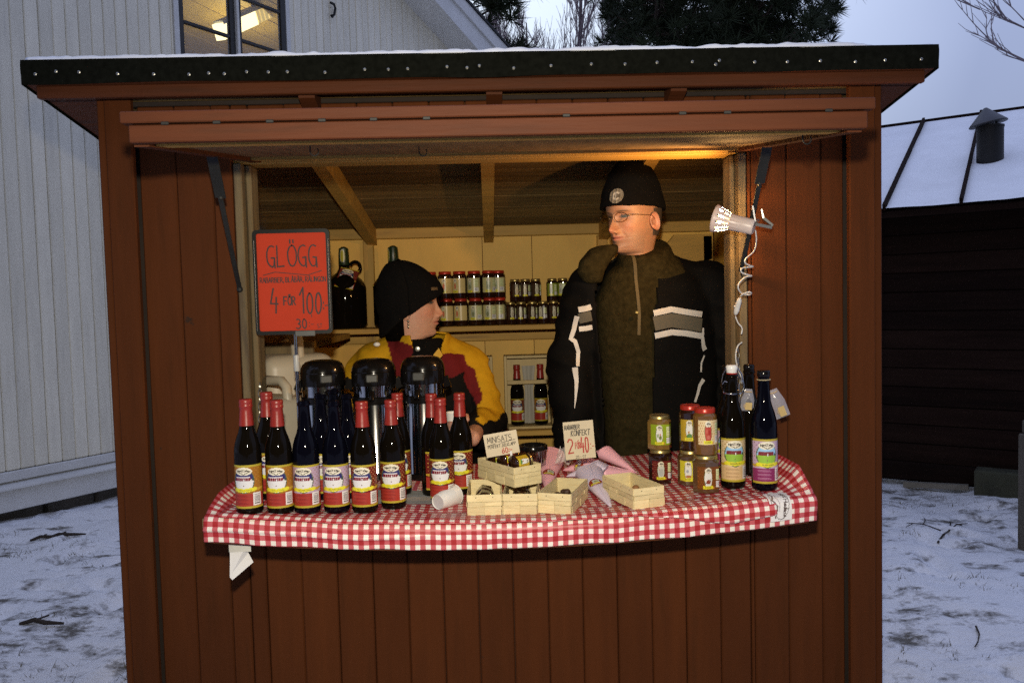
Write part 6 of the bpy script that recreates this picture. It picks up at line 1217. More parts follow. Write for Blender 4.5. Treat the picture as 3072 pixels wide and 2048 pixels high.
def head_mesh(male=True, sw=1.0):
    zs = np.concatenate([np.linspace(-.60, -.22, 8)[:-1], np.linspace(-.22, -.13, 14)[:-1], np.linspace(-.13, .035, 100)[:-1], np.linspace(.035, .117, 26)]); nt = 150
    th = np.linspace(0, 2*pi, nt, endpoint=False)
    # denser sampling at the face (theta = pi/2 is +y)
    th = th - .55*np.sin(2*(th-pi/2))*.5 - .30*np.sin(th-pi/2+0)*0
    V = []; C_ = []
    sk = np.array((.42, .215, .125)) if male else np.array((.47, .26, .18))
    for z in zs:
        fy, by, wx, tp = interp(z, FRONT), interp(z, BACK), interp(z, WID), interp(z, TAPER)
        if not male and z > -.13: wx *= .965
        if not male and -.13 < z < -.09: fy -= .003
        for t in th:
            c, s = cos(t), sin(t); x = wx*math.copysign(abs(c)**.92, c); fs = interp(z, FRONT_S); y = ((fs+(fy-fs)*exp(-(x/.026)**2)) if s > 0 else by)*math.copysign(abs(s)**(.82 if s > 0 else .95), s)
            if s > 0: x *= 1-tp*s**2.2
            col = sk.copy()
            if z > -.13 and s > 0 and y > .02:
                ax = abs(x)
                # nose
                prot = interp(z, [(-.064, 0), (-.0575, .006), (-.053, .0175), (-.047, .0255), (-.041, .0275), (-.033, .0235), (-.015, .0135), (.0, .0075), (.012, .002), (.02, 0)])
                wd = interp(z, [(-.062, .012), (-.052, .0135), (-.044, .0115), (-.03, .0080), (-.01, .0068), (.015, .0085)])
                y += prot*(1.0 if male else .92)*exp(-(x/wd)**2*.9)
                y += .0065*exp(-((ax-.0135)/.0055)**2-((z+.0495)/.0075)**2)       # wings
                y -= .007*exp(-((ax-.0065)/.0035)**2-((z+.0570)/.0032)**2)        # nostrils
                y -= .0105*exp(-((ax-.031)/.0150)**2-((z-.000)/.0105)**2)         # sockets
                y += .0062*exp(-((ax-.031)/.0115)**2-((z+.001)/.0072)**2)         # eyeball
                y += (.0035 if male else .0012)*exp(-((ax-.030)/.018)**2-((z-.0185)/.006)**2)   # brow ridge
                y += .0035*exp(-((ax-.043)/.016)**2-((z+.034)/.016)**2)           # cheekbone
                y -= .0022*exp(-((ax-(.018+.5*(-.045-z)))/.0045)**2)*(1 if -.072 < z < -.045 else 0)   # naso-labial
                y += .0030*exp(-(ax/.018)**2-((z+.0655)/.0040)**2)+.0034*exp(-(ax/.0165)**2-((z+.0765)/.0042)**2)-.0042*exp(-(ax/.0225)**2-((z+.0708)/.0017)**2)
                # colour zones of skin, lips, brows, eyes
                red = .55*exp(-((ax-.042)/.020)**2-((z+.034)/.020)**2)+.7*exp(-(x/.014)**2-((z+.045)/.014)**2)
                col = col*np.array((1+.10*red, 1-.24*red, 1-.30*red))
                lip = exp(-(ax/.0235)**4-((z+.0712)/.0078)**4)
                col = lerp(col, np.array((.40, .135, .105)) if male else np.array((.44, .15, .12)), min(1, lip*.85))
                col = lerp(col, np.array((.12, .04, .03)), .85*exp(-(ax/.022)**4-((z+.0708)/.0012)**2))
                col = lerp(col, np.array((.10, .04, .03)), .9*exp(-((ax-.0065)/.0036)**2-((z+.0578)/.0028)**2))
                br = exp(-((ax-.031)/.0165)**4-((z-(.0165+.10*(.03-abs(ax-.033))-.002))/.0030)**2)
                col = lerp(col, np.array((.075, .045, .025)) if male else np.array((.13, .075, .04)), min(1, br*(.9 if male else .7)))
                ex = (ax-.031); lid = .0046*(1-(ex/.0145)**2)
                if abs(ex) < .0145:
                    zz = z+.0008
                    if abs(zz) < lid:
                        col = np.array((.13, .11, .09)); gx = ex-(-.0035 if x < 0 else .0035)*(0)
                        if (ex)**2+zz**2 < .0053**2: col = np.array((.05, .06, .06))
                    elif abs(zz) < lid+.0012: col = np.array((.12, .06, .04))
                    elif abs(zz) < lid+.004: col = lerp(col, np.array((.33, .15, .10)), .45)
                if male:
                    st_ = max(0, min(1, (-.055-z)/.02))*(1-min(1, lip*1.3)); st_ += .0
                    col = lerp(col, np.array((.235, .145, .10)), .52*st_*(.7+.6*abs(mnoise.noise((x*300, y*300, z*300)))))
                if not male: pass
            if male and -.125 < z < -.045 and s > -.2 and y < .05: col = lerp(col, np.array((.26, .16, .11)), .30)
            if -.125 > z: col = col*np.array((.93, .90, .88))
            col = col*(1+.06*mnoise.noise((x*120, y*120, z*120)))
            V.append((x, y, z)); C_.append(col)
    mb = MB(); k = len(zs); F_ = [(j*nt+i, j*nt+(i+1) % nt, (j+1)*nt+(i+1) % nt, (j+1)*nt+i) for j in range(k-1) for i in range(nt)]; F_.append(tuple(reversed(range(nt)))); F_.append(tuple((k-1)*nt+i for i in range(nt))); mb.add(V, F_); cols = list(C_)
    # ears: a cupped shell with rim and lobe, rooted in the head
    for sx in (-1, 1):
        def ear(u, v):
            a = 2*pi*u; rim = v
            r_y = .0165*rim*(1-.12*cos(a*1)); r_z = .031*rim*(1 if sin(a) > 0 else .95)
            y = -.008+r_y*cos(a)+.006*rim*sin(a)*.6; z = -.022+r_z*sin(a)-.003; out = .0755-.004+.015*(rim**1.4)*(1-.75*max(0, cos(a)))-.006*exp(-((rim-.72)/.14)**2)
            return (sx*out, y, z)
        s = len(mb.v); mb.grid(28, 8, ear); 
        def earb(u, v):
            p = ear(u, 1-v*.999); k_ = v; return (p[0]-sx*.0035*min(1, v*4)-sx*.004*v, p[1], p[2])
        mb.grid(28, 4, earb); n_ = len(mb.v)-s
        cols += [(np.array((.56, .25, .16)) if male else np.array((.5, .28, .2)))*(1-.35*(abs(q[2]+.025) < .012 and abs(q[1]+.008) < .008)) for q in mb.v[s:]]
    mb.col = np.array(cols); return mb
M['skin'] = mat('skin', (1, 1, 1), rough=.46, spec=.4, var=.04, scale=60, attr='Col', sss=.12, bump=.12, bscale=220)
M['knit'] = mat('black_knit', (.0038, .0034, .0033), rough=.95, spec=.1, var=.3, scale=120, bump=.8, bscale=160, sheen=.0)
M['shell'] = mat('jacket_shell', (1, 1, 1), rough=.8, spec=.10, var=.12, scale=30, attr='Col', bump=.25, bscale=120)
M['fleece'] = mat('olive_fleece', (.027, .021, .0085), rough=1, spec=.05, var=.45, scale=55, bump=.9, bscale=130, sheen=0)
M['reflect'] = mat('pale_reflective_tape', (.62, .60, .58), rough=.5, var=.10, scale=50)
M['greyband'] = mat('grey_band', (.11, .10, .075), rough=.8, var=.1)
M['jeans'] = mat('dark_denim', (.035, .040, .050), rough=.9, var=.35, scale=80, bump=.3)
def head_frame(loc, yaw, pitch=0, rollv=0): return Matrix.Translation(loc) @ Matrix.Rotation(yaw, 4, 'Z') @ Matrix.Rotation(pitch, 4, 'X') @ Matrix.Rotation(rollv, 4, 'Y')
def hat(brim, top, peak, seed, puff=.008, n=96, m=34, fold=.05, lean=0, wmin=-.5):
    """knit cap over the head slices; brim(theta)-> z of the hem, top height, lean of the peak towards the front"""
    mb = MB(); rnd_ = random.Random(seed)
    def pt(u, v):
        t = 2*pi*u; c, s = cos(t), sin(t); zb = brim(s, c); z = lerp(zb, top, v)
        hz_ = min(z, .112); fy, by, wx = interp(min(hz_, .045), FRONT), interp(max(wmin, min(hz_, .03)), BACK), interp(max(wmin, min(hz_, .04)), WID)
        fy = min(fy, .100); k = max(0, 1-(max(0, z-.035)/(top-.035))**1.75)**.55 if z > .035 else 1
        k = k*.93+.07*(1-v)
        x = (wx+puff)*c*k; y = ((fy if s > 0 else by)+puff)*math.copysign(abs(s)**.9, s)*k+lean*max(0, (z-.05)/(top-.05))**1.6
        r_ = .0035*mnoise.noise((x*28+seed, y*28, z*24))+.0012*cos(46*t)*(1-v)+(.004*sin(min(1, v*6)*pi) if v < .17 else 0)*fold*10
        q = Vector((x, y, 0)); 
        if q.length > 1e-4: q = q*(1+r_/max(q.length, .02))
        return (q.x, q.y, z+.003*mnoise.noise((x*20, y*20, seed)))
    mb.grid(n, m, pt); inner = lambda u, v: tuple(Vector(pt(u, .10*(1-v)))*.0+Vector((pt(u, .10*(1-v))[0]*.955, pt(u, .10*(1-v))[1]*.955, pt(u, .10*(1-v))[2]))); mb.grid(n, 3, inner); mb.grid(n, 1, lambda u, v: inner(u, 1) if v else pt(u, 0))
    return mb

# ---------------------------------------------------------------- the man
mp = PY(1948, 900, .47); MX, MY = mp[0], .47
man = thing('person', 'man in black knit cap, glasses and dark jacket with pale reflective bands over olive fleece', 'person', (MX, MY, .10))
hm_z = PY(1860, 648, .45)[2]-.10       # eye line above the floor
hx_ = PY(1905, 650, .46)[0]-MX
hf = head_frame((hx_-.005, .0, hm_z), pi+radians(-52), radians(-4), radians(0))
HS = 1.07; hf = hf @ Matrix.Diagonal((HS*1.02, HS, 1.02, 1)); mb = head_mesh(True)
# the neck and shoulders keep the body's facing, the head turns above the collar
def turn(mb, F, body_yaw, z0=-.20, z1=-.12):
    out = []; R1 = F.to_3x3(); T = F.translation.copy(); R0 = Matrix.Rotation(body_yaw, 3, 'Z')
    for p in mb.v:
        k = min(1, max(0, (p[2]-z0)/(z1-z0))); k = k*k*(3-2*k); p = Vector(p); q = R1 @ p; q0 = R0 @ p; out.append(tuple(T+q0.lerp(q, k)))
    mb.v = out; return mb
turn(mb, hf, pi+radians(-8)); body = make('body', mb, M['skin'], man, smooth=180)
ht = hat(lambda s, c: lerp(.030, .036, max(0, s)) + (-.018*max(0, -s)) - .004*abs(c), .206, 0, 3, puff=.014, lean=-.012)
ht.v = [tuple(hf @ Vector(p)) for p in ht.v]; capo = make('knit_cap', ht, M['knit'], man, smooth=180); so = capo.modifiers.new('t', 'SOLIDIFY'); so.thickness = .003; so.offset = 1
bvh = BVHTree.FromPolygons([Vector(p) for p in ht.v], ht.f)
# badge on the cap: grey disc with a pale ringed C
art = Art(40, 40, (.12, .11, .09)); art.ell(.5, .5, .5, .5, (.17, .155, .125)); art.ell(.5, .5, .30, .30, (.10, .09, .075))
for k in range(16): a_ = 2*pi*k/16; art.line([(.5+.37*cos(a_), .5+.37*sin(a_)), (.5+.43*cos(a_), .5+.43*sin(a_))], (.07, .06, .05), .016)
art.line([(.5+.23*cos(radians(a_)), .5+.23*sin(radians(a_))) for a_ in range(45, 316, 15)], (.42, .40, .36), .055); art.line([(.45, .70), (.45, .30)], (.42, .40, .36), .05)
def patch(bv, art, cen, ex, ez, w_, h_, direction, lift=.0035, disc=False):
    mb = MB(); W_, H_ = art.w, art.h; V = []; cen = Vector(cen); ex = Vector(ex); ez = Vector(ez); d = Vector(direction)
    for j in range(H_+1):
        for i in range(W_+1):
            o = cen+ex*(w_*(i/W_-.5))+ez*(h_*(j/H_-.5))-d*.15; hit = bv.ray_cast(o, d, .4); V.append(tuple((hit[0] if hit[0] is not None else o+d*.15)-d*lift))
    F_ = []; keep = []
    for j in range(H_):
        for i in range(W_):
            if disc and ((i+.5)/W_-.5)**2+((j+.5)/H_-.5)**2 > .25: continue
            F_.append((j*(W_+1)+i, j*(W_+1)+i+1, (j+1)*(W_+1)+i+1, (j+1)*(W_+1)+i)); keep.append(j*W_+i)
    mb.add(V, F_); mb.col = art.a.reshape(-1, 3)[keep]; return mb
loc = lambda x, y, z: hf @ Vector((x, y, z))
# the badge sits left of the forehead's middle: aim a ray inward there
bd = (hf.to_3x3() @ Vector((.50, -1, 0))).normalized(); bx = (hf.to_3x3() @ Vector((-1, -.50, 0))).normalized(); bz = (hf.to_3x3() @ Vector((0, -.2, 1))).normalized()
o = make('cap_badge', patch(bvh, art, loc(-.026, .10, .066), bx, bz, .050, .050, bd, .005, True), M['print'], capo, smooth=180)
# glasses
gl = MB(); M['wire'] = mat('spectacle_wire', (.10, .07, .04), rough=.3, metal=.8)
for sx in (-1, 1):
    gl.tube([tuple(loc(sx*.033+.0225*cos(a_), .104-.004*abs(cos(a_))-.010*(cos(a_)*sx+1)*.5, -.004+.0155*sin(a_))) for a_ in np.linspace(0, 2*pi, 25)], .0010, 6); gl.tube([loc(sx*.0565, .092, .001), loc(sx*.072, .07, .001), loc(sx*.077, .0, -.004), loc(sx*.077, -.014, -.016)], .0011, 6)
gl.tube([loc(-.0105, .106, -.001), loc(0, .113, .002), loc(.0105, .106, -.001)], .0010, 6); make('glasses', gl, M['wire'], man, smooth=60)
hair = MB()
hair.grid(30, 6, lambda u, v: tuple(loc((interp(lerp(-.075, .02, v), WID)+.0035)*cos(lerp(-.12, pi+.12, u)+pi), -.012-(interp(lerp(-.075, .02, v), BACK)-.010)*abs(sin(lerp(-.12, pi+.12, u)))**.8, lerp(-.070, .02, v)))); make('cropped_hair', hair, mat('cropped_brown_hair', (.045, .028, .016), rough=.9, var=.4, scale=150, bump=.6, bscale=300), man, smooth=180)
# fleece: torso and tall collar
SHZ = PY(2080, 792, .45)[2]-.10; HEM = .98; dz = SHZ
def px_l(x, y, Y=.30): p = PY(x, y, Y); return (p[0]-MX, p[2]-.10)
mb = MB(); ell_loft(mb, [(0, .02, .72, .155, .10), (0, .015, .95, .165, .118), (0, .01, 1.15, .178, .125), (0, .01, 1.30, .19, .122), (-.0, .012, dz-.12, .19, .115), (0, .015, dz-.03, .15, .098), (0, .02, dz+.015, .10, .088)])
ell_loft(mb, [(-.005, .012, dz-.03, .11, .108), (-.012, .008, dz+.03, .094, .098), (-.012, .012, dz+.055, .090, .092)], p=2.1)
v, nr, f = remeshed(mb, .009, 8); v = folds(v, nr, .004, None, (6, 6, 9), 3); kc = np.clip((v[:, 2]-(dz-.01))/.05, 0, 1); v[:, 2] += kc*np.clip((v[:, 1]+.02)*.38+v[:, 0]*.16-.004, -.03, .05); mb = MB(); mb.v = [tuple(p) for p in v]; mb.f = f; mb.m = [0]*len(f); fle = make('fleece', mb, M['fleece'], man, smooth=180)
fb = BVHTree.FromPolygons([Vector(p) for p in mb.v], mb.f)
def strip(bv, pts, w_, lift, direction=(0, 1, 0), off=(0, 0)):
    """narrow band of cloth laid on a surface along a poly-line given as (x, z) in the person's frame"""
    mb = MB(); d = Vector(direction); P = []
    for (a, b) in zip(pts[:-1], pts[1:]):
        n = max(2, int(sqrt((a[0]-b[0])**2+(a[1]-b[1])**2)/.008)); P += [(lerp(a[0], b[0], k/n), lerp(a[1], b[1], k/n)) for k in range(n)]
    P.append(pts[-1]); V = []; n = len(P)
    for i, p in enumerate(P):
        a, b = P[max(i-1, 0)], P[min(i+1, n-1)]; dx, dz_ = b[0]-a[0], b[1]-a[1]; q = sqrt(dx*dx+dz_*dz_) or 1; nx, nz = -dz_/q, dx/q; ww = w_(i/(n-1)) if callable(w_) else w_
        for k in (-1, -.33, .33, 1):
            o = Vector((p[0]+nx*ww/2*k, -.6, p[1]+nz*ww/2*k)); hit = bv.ray_cast(o, d, 1.2); V.append(tuple((hit[0] if hit[0] is not None else Vector((o.x, 0, o.z)))-d*lift))
    mb.add(V, [(i*4+k, i*4+k+1, (i+1)*4+k+1, (i+1)*4+k) for i in range(n-1) for k in range(3)]); return mb
make('zip', strip(fb, [px_l(1908, 762, .36), px_l(1914, 850, .35), px_l(1920, 940, .35), px_l(1918, 1005, .35)], .010, .004), mat('olive_zip_tape', (.105, .078, .034), rough=.8), fle, smooth=180); a_ = px_l(1909, 936, .34); make('zip_pull', MB().cbox(a_[0]-.006, a_[0]+.006, -.142, -.134, a_[1]-.006, a_[1]+.004, .002), M['gold_lid'], fle)
# jacket: torso, sleeves; open down the front over the fleece
JT = MB(); ell_loft(JT, [(0, .03, .70, .225, .135), (0, .025, .95, .228, .150), (0, .02, 1.15, .225, .155), (0, .02, dz-.16, .222, .148), (0, .025, dz-.07, .205, .125), (0, .03, dz-.01, .14, .100)])
ls = [(-.195, .03, dz-.085), (-.272, .02, dz-.33), (-.268, -.02, dz-.60), (-.205, -.13, dz-.80)]; rs_ = [(.205, .03, dz-.085), (.305, .03, dz-.32), (.300, .0, dz-.60), (.225, -.10, dz-.82)]
chain_caps(JT, ls, [.092, .083, .075, .060]); chain_caps(JT, rs_, [.095, .088, .078, .060]); capsule(JT, (-.06, .03, dz-.03), (-.195, .03, dz-.095), .070, .085); capsule(JT, (.06, .03, dz-.03), (.205, .03, dz-.095), .070, .085)
ell_loft(JT, [(0, .05, dz-.04, .125, .10), (0, .058, dz+.035, .108, .088)], p=2.1)
v, nr, f = remeshed(JT, .0085, 7); v = folds(v, nr, .012, lambda p: .5+.8*min(1, max(0, abs(p[0])-.15)/.08), (6, 6, 11), 11)
xl = interp; LE = [px_l(1800, 700, .38), px_l(1795, 880, .34), px_l(1800, 1000, .33), px_l(1815, 1200, .32), px_l(1822, 1360, .32)]; RE = [px_l(1995, 700, .38), px_l(1975, 880, .34), px_l(1966, 1000, .33), px_l(1962, 1200, .32), px_l(1950, 1360, .32)]
def lx(z, E): q = sorted(E, key=lambda p: p[1]); return np.interp(z, [p[1] for p in q], [p[0] for p in q])
keepf = []
for q in f:
    c = v[list(q)].mean(axis=0)
    if c[1] < .03 and lx(c[2], LE) < c[0] < lx(c[2], RE): continue
    keepf.append(q)
mb = MB(); mb.v = [tuple(p) for p in v]; mb.f = keepf; mb.m = [0]*len(keepf); mb.col = np.tile(np.array((.0038, .0035, .0035)), (len(v), 1))
jk = make('jacket', mb, M['shell'], man, smooth=180); so = jk.modifiers.new('t', 'SOLIDIFY'); so.thickness = .008; so.offset = -1
jb = BVHTree.FromPolygons([Vector(p) for p in v], f)
# fleece-lined collar flap turned out on his right
mb = MB(); c0_ = px_l(1800, 770, .33); ell_loft(mb, [(c0_[0]-.01, -.055, c0_[1]-.085, .028, .020), (c0_[0]-.022, -.06, c0_[1]-.05, .046, .032), (c0_[0]-.005, -.055, c0_[1]-.01, .052, .036), (c0_[0]+.028, -.045, c0_[1]+.028, .050, .036), (c0_[0]+.055, -.035, c0_[1]+.045, .03, .022)], p=2.2); v2, n2, f2 = remeshed(mb, .007, 8); v2 = folds(v2, n2, .004, None, (14, 14, 14), 5); mb = MB(); mb.v = [tuple(p) for p in v2]; mb.f = f2; mb.m = [0]*len(f2); make('collar_flap', mb, M['fleece'], jk, smooth=180)
# bands on the chest and pale piping on the sleeves
def band(pts, w_, m_, nm, lift=.004): make(nm, strip(jb, pts, w_, lift), M[m_], jk, smooth=180)
pl = lambda *P: [px_l(x, y, .31) for x, y in P]
band(pl((1966, 940), (2020, 928), (2066, 936), (2122, 944)), .0195, 'reflect', 'reflective_band'); band(pl((1967, 972), (2020, 961), (2066, 968), (2121, 977)), .046, 'greyband', 'grey_band', .003); band(pl((1969, 1008), (2020, 997), (2066, 1001), (2118, 1010)), .0195, 'reflect', 'reflective_band')
band(pl((1745, 930), (1768, 926), (1784, 921)), .019, 'reflect', 'reflective_band'); band(pl((1746, 958), (1768, 953), (1785, 949)), .034, 'greyband', 'grey_band', .003); band(pl((1747, 990), (1768, 988), (1788, 984)), .017, 'reflect', 'reflective_band')
band(pl((1741, 950), (1732, 990), (1722, 1020), (1735, 1028), (1745, 1060), (1742, 1104)), lambda t: .016-.004*t, 'reflect', 'sleeve_piping'); band(pl((1733, 1108), (1738, 1150), (1734, 1200), (1730, 1232)), lambda t: .020*(1-.9*t), 'reflect', 'sleeve_piping')
band(pl((2125, 985), (2121, 1010), (2126, 1040), (2132, 1054)), lambda t: .006+.013*t, 'reflect', 'sleeve_piping'); band(pl((2130, 1070), (2118, 1092), (2116, 1120)), .006, 'reflect', 'sleeve_piping'); band(pl((2124, 1142), (2110, 1160), (2104, 1185), (2094, 1210)), lambda t: .014-.006*t, 'reflect', 'sleeve_piping')
# trousers
mb = MB(); ell_loft(mb, [(0, .02, .93, .17, .115), (0, .02, .80, .18, .12), (0, .02, .74, .175, .115)][::-1]); chain_caps(mb, [(-.09, .02, .78), (-.10, .01, .42), (-.10, .03, .10)], [.092, .070, .058]); chain_caps(mb, [(.09, .02, .78), (.10, .01, .42), (.10, .03, .10)], [.092, .070, .058]); v3, n3, f3 = remeshed(mb, .014, 4); v3 = folds(v3, n3, .004); mb = MB(); mb.v = [tuple(p) for p in v3]; mb.f = f3; mb.m = [0]*len(f3); make('jeans', mb, M['jeans'], man, smooth=180)
for sx in (-.1, .1): make('shoe', MB().ball((sx, -.03, .045), .05, 16, 10, sc=(.95, 2.5, .9)), M['black_plastic'], man, smooth=180)
def hand(M4, curl, col, side=1, open_=0):
    """palm, four unequal bent fingers and a thumb; palm in the XZ plane, fingers along +Z, palm faces -Y"""
    mb = MB()
    ell_loft(mb, [(0, 0, -.055, .024, .017), (0, 0, -.02, .027, .016), (0, -.001, .02, .036, .0155), (0, 0, .05, .040, .014), (0, 0, .082, .039, .0115), (0, 0, .090, .036, .009)], n=24, p=2.5)
    for k, (x, L_, r) in enumerate(((-.029, .070, .0088), (-.010, .079, .0092), (.010, .074, .0088), (.028, .058, .0078))):
        p = Vector((x, 0, .080)); ang = .15; pts = [p.copy()]
        for seg, fr in enumerate((.45, .32, .25)):
            ang += curl*(.55, .95, .65)[seg]; p = p+Vector((0, -sin(ang), cos(ang)))*L_*fr; pts.append(p.copy())
        chain_caps(mb, pts, [r, r*.97, r*.9, r*.8])
    chain_caps(mb, [(-.026*side, -.004, .012), (-.050*side, -.018, .040), (-.056*side, -.040, .062), (-.046*side, -.056, .078)], [.013, .0108, .0098, .0085])
    v, n, f = remeshed(mb, .0035, 4); o = MB(); o.v = [tuple(M4 @ Vector(p)) for p in v]; o.f = f; o.m = [0]*len(f); o.col = np.array([np.array(col)*(1-.18*(abs(mnoise.noise((p[0]*60, p[1]*60, p[2]*60))))) for p in v]); return o
for arm, sx in ((ls, -1), (rs_, 1)):
    a_, b_ = Vector(arm[-2]), Vector(arm[-1]); d = (b_-a_).normalized(); q = d.to_track_quat('Z', 'Y'); make('hand', hand(Matrix.Translation(b_+d*.075) @ q.to_matrix().to_4x4() @ Matrix.Rotation(pi/2*sx, 4, 'Z'), .45, (.50, .27, .18), sx), M['skin'], man, smooth=180)

# ---------------------------------------------------------------- the woman
WY = .50; wp = PY(1262, 900, WY); WX = wp[0]
wom = thing('person', 'woman in black knit cap and yellow and dark red jacket, in profile facing right', 'person', (WX, WY, .10))
def pw(x, y, Y=.38): p = PY(x, y, Y); return (p[0]-WX, p[2]-.10)
ez_ = PY(1290, 908, WY)[2]-.10; ex_ = PY(1228, 908, WY)[0]-WX
wf = head_frame((ex_, .0, ez_), -radians(86), radians(2), radians(2))
mb = head_mesh(False); turn(mb, wf, pi+radians(8), -.215, -.135)
WB = mb     # the arm and the hand that holds the cup are joined to the same skin below
ht = hat(lambda s, c: -.036+.066*s-.012*max(0, -s), .150, 0, 7, puff=.018, lean=-.030, wmin=-.045); ht.v = [tuple(wf @ Vector(p)) for p in ht.v]; wc = make('knit_cap', ht, M['knit'], wom, smooth=180); so = wc.modifiers.new('t', 'SOLIDIFY'); so.thickness = .004; so.offset = 1
wl = lambda x, y, z: wf @ Vector((x, y, z))
wbv = BVHTree.FromPolygons([Vector(p) for p in ht.v], ht.f); a2_ = Art(12, 5, (.09, .06, .03)); dd = (wf.to_3x3() @ Vector((-.75, -.65, 0))).normalized(); dx = (wf.to_3x3() @ Vector((-.65, .75, 0))).normalized()
make('cap_tab', patch(wbv, a2_, wl(.055, .085, .047), dx, (wf.to_3x3() @ Vector((0, .1, 1))).normalized(), .032, .010, dd, .006), M['print'], wc, smooth=180)
hairw = MB(); hairw.grid(24, 8, lambda u, v: tuple(wl(.074*cos(lerp(0, pi, u)+pi)*(1-.2*(1-v)), -.022-(.088-.02*(1-v))*abs(sin(lerp(0, pi, u)))**.8, lerp(-.125, .0, v)))); make('pinned_hair', hairw, mat('dark_hair', (.003, .0025, .002), rough=1, spec=0, var=.4, scale=90), wom, smooth=180)
e0_ = wl(.083, -.006, -.058); make('earring', MB().ball(e0_, .0042, 10, 6).ball(e0_+Vector((0, 0, -.010)), .0036, 10, 6).ball(e0_+Vector((0, 0, -.018)), .0045, 10, 6, sc=(.8, .8, 1.3)), M['steel'], wom, smooth=180); make('bead_on_collar', MB().ball((pw(1130, 1033, .45)[0], -.045, pw(1130, 1033, .45)[1]), .010, 12, 8, sc=(1.2, 1, .8)), M['cupw'], wom, smooth=180)
# black turtleneck and collar
cz_ = pw(1250, 1072)[1]; mb = MB(); ell_loft(mb, [(.0, .02, cz_-.35, .16, .11), (0, .015, cz_-.10, .15, .10), (.0, .01, cz_-.03, .10, .092), (.004, .0, cz_+.02, .075, .080), (.006, -.002, cz_+.055, .071, .076)], p=2.1); v2, n2, f2 = remeshed(mb, .008, 6); v2 = folds(v2, n2, .004, None, (9, 9, 14), 2); mb = MB(); mb.v = [tuple(p) for p in v2]; mb.f = f2; mb.m = [0]*len(f2); tn = make('turtleneck', mb, M['knit'], wom, smooth=180); tb = BVHTree.FromPolygons([Vector(p) for p in mb.v], mb.f)
# jacket
ws = pw(1420, 1052)[1]; wd = ws
JW = MB(); ell_loft(JW, [(0, .03, .62, .20, .135), (0, .03, .85, .195, .14), (0, .02, 1.05, .195, .14), (0, .02, wd-.12, .19, .132), (0, .025, wd-.035, .165, .108), (0, .03, wd+.02, .105, .09)])
ra = [(.140, .03, wd-.060), (pw(1428, 1175)[0], .0, pw(1428, 1175)[1]), (pw(1462, 1258)[0], -.03, pw(1474, 1262)[1]-.02), (pw(1425, 1295, .25)[0], -.20, pw(1425, 1300, .25)[1])]
chain_caps(JW, ra, [.074, .060, .060, .050]); la = [(-.155, .03, wd-.055), (pw(1062, 1180)[0], .02, pw(1062, 1180)[1]), (pw(1075, 1310)[0], -.03, pw(1075, 1310)[1]), (pw(1180, 1370, .25)[0], -.16, pw(1180, 1370, .25)[1])]; chain_caps(JW, la, [.085, .078, .070, .056])
capsule(JW, (-.05, .03, wd-.0), (-.16, .03, wd-.055), .075, .08); capsule(JW, (.05, .03, wd-.005), (.145, .03, wd-.062), .068, .074); ell_loft(JW, [(0, .02, wd-.02, .112, .106), (.0, .012, wd+.055, .094, .092)], p=2.1)
v, nr, f = remeshed(JW, .005, 9); v = folds(v, nr, .013, lambda p: .45+1.0*min(1, max(0, abs(p[0])-.13)/.07), (8, 8, 9), 23)
BLK = np.array((.0045, .004, .004)); YL = np.array((.46, .255, .010)); DR = np.array((.115, .010, .012))
Z = lambda *P: [pw(x, y, .36) for x, y in P]
zones = [(DR, Z((1320, 1066), (1350, 1064), (1388, 1070), (1398, 1095), (1424, 1118), (1432, 1150), (1446, 1190), (1442, 1215), (1428, 1222), (1418, 1196), (1400, 1170), (1388, 1140), (1392, 1122), (1345, 1140), (1320, 1150))),
         (DR, Z((1142, 1012), (1172, 1020), (1232, 1040), (1234, 1062), (1216, 1100), (1205, 1150), (1180, 1130), (1162, 1070))),
         (BLK, Z((1232, 1030), (1320, 1030), (1322, 1330), (1180, 1330), (1205, 1150), (1216, 1100), (1234, 1062))), (BLK, Z((1320, 1150), (1345, 1140), (1392, 1122), (1388, 1140), (1400, 1170), (1418, 1196), (1428, 1222), (1440, 1238), (1418, 1246), (1420, 1280), (1400, 1400), (1310, 1400)))]
hemY = Z((1300, 1225), (1400, 1232), (1420, 1240), (1450, 1260), (1470, 1252), (1490, 1262), (1505, 1250), (1560, 1240))
cols = np.empty((len(v), 3))
ZS = [(c, P, min(q[0] for q in P), max(q[0] for q in P), min(q[1] for q in P), max(q[1] for q in P)) for c, P in zones]
hx = [q[0] for q in hemY]; hzv = [q[1] for q in hemY]
for i, p in enumerate(v):
    c = YL; x, z = p[0], p[2]; jx = x+.003*mnoise.noise((z*40, 0, 1)); jz = z+.003*mnoise.noise((x*40, 5, 1))
    for cc, P, a_, b_, c_, d_ in ZS:
        if a_ <= jx <= b_ and c_ <= jz <= d_ and in_poly(jx, jz, P): c = cc; break
    else:
        if x > 0 and jz < np.interp(jx, hx, hzv): c = BLK
        if x < -.05 and jz < wd-.20: c = BLK
        if z < wd-.42: c = BLK
    cols[i] = c
mb = MB(); mb.v = [tuple(p) for p in v]; keepf = []; 
for q in f:
    c = v[list(q)].mean(axis=0)
    if c[1] < .02 and c[2] > wd-.03 and abs(c[0]-.025) < .045+.3*max(0, c[2]-wd): continue
    keepf.append(q)
mb.f = keepf; mb.m = [0]*len(keepf); mb.col = cols; wj = make('jacket', mb, M['shell'], wom, smooth=180); so = wj.modifiers.new('t', 'SOLIDIFY'); so.thickness = .006; so.offset = -1
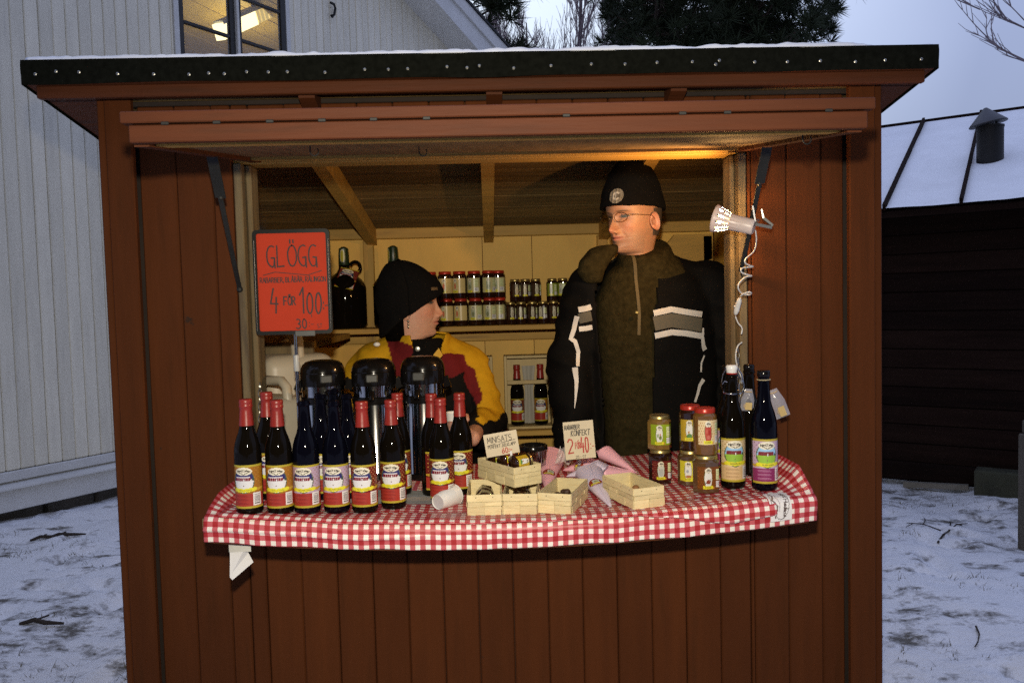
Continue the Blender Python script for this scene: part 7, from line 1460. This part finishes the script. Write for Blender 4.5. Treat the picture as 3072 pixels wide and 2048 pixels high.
a_ = pw(1252, 1047, .40); hit = tb.ray_cast(Vector((a_[0], -.6, a_[1])), Vector((0, 1, 0)), 1.2)[0]; make('press_stud', MB().lathe([(.0085, 0), (.0085, .002), (.004, .0032)], 16).xf(Matrix.Translation(hit+Vector((0, -.012, 0)) if hit else Vector((a_[0], -.1, a_[1]))) @ Matrix.Rotation(pi/2, 4, 'X')), M['steel'], wom, smooth=60)
# collar point, yellow
a_, b_, c_, d_ = pw(1316, 1044, .36), pw(1300, 1064, .36), pw(1312, 1072, .36), pw(1328, 1066, .36); make('collar_point', MB().hexa([(a_[0], -.135, a_[1]), (b_[0], -.142, b_[1]), (c_[0], -.140, c_[1]-.012), (d_[0], -.132, d_[1]), (a_[0], -.128, a_[1]), (b_[0], -.134, b_[1]), (c_[0], -.132, c_[1]-.012), (d_[0], -.124, d_[1])]), mat('yellow_nylon', (.46, .27, .012), rough=.6), wj)
# her hand closed round a white cup behind the bottles
hp_ = Vector(PY(1362, 1262, .06)); hl = hp_-Vector((WX, WY, .10)); Mh = Matrix.Translation(hl+Vector((.030, .040, -.055))) @ Matrix.Rotation(radians(55), 4, 'Z') @ Matrix.Rotation(radians(-75), 4, 'Y')
hd = hand(Mh, .62, (.50, .27, .19), -1); s_ = len(WB.v); WB.f += [tuple(i+s_ for i in q) for q in hd.f]; WB.m += hd.m; WB.v += hd.v; WB.col = np.vstack([WB.col, hd.col])
fa = MB(); chain_caps(fa, [Vector(ra[-2]), Vector(ra[-1]), Mh @ Vector((0, 0, -.04))], [.035, .030, .024]); s_ = len(WB.v); WB.f += [tuple(i+s_ for i in q) for q in fa.f]; WB.m += fa.m; WB.v += fa.v; WB.col = np.vstack([WB.col, np.tile((.50, .27, .19), (len(fa.v), 1))])
make('body', WB, M['skin'], wom, smooth=180)
hc = thing('paper_cup', 'white paper cup held in the woman\'s hand behind the bottles', 'cup', tuple(hp_+Vector((0, 0, -.045)))); make('body', MB().lathe([(.017, .003), (.0185, 0), (.0255, .070), (.0248, .070), (.018, .004)], 28), M['cupw'], hc, smooth=40); make('rim', MB().tube([(.0257*cos(a), .0257*sin(a), .070) for a in np.linspace(0, 2*pi, 29)], .0012, 6), M['cupw'], hc, smooth=60)
mb = MB(); ell_loft(mb, [(0, .03, .55, .17, .12), (0, .03, .70, .185, .125), (0, .03, .86, .17, .12)]); chain_caps(mb, [(-.085, .03, .66), (-.09, .02, .36), (-.09, .04, .09)], [.085, .065, .055]); chain_caps(mb, [(.085, .03, .66), (.09, .02, .36), (.09, .04, .09)], [.085, .065, .055]); v3, n3, f3 = remeshed(mb, .014, 4); mb = MB(); mb.v = [tuple(p) for p in v3]; mb.f = f3; mb.m = [0]*len(f3); make('trousers', mb, M['jeans'], wom, smooth=180)
for sx in (-.09, .09): make('shoe', MB().ball((sx, -.02, .042), .047, 16, 10, sc=(.95, 2.4, .9)), M['black_plastic'], wom, smooth=180)
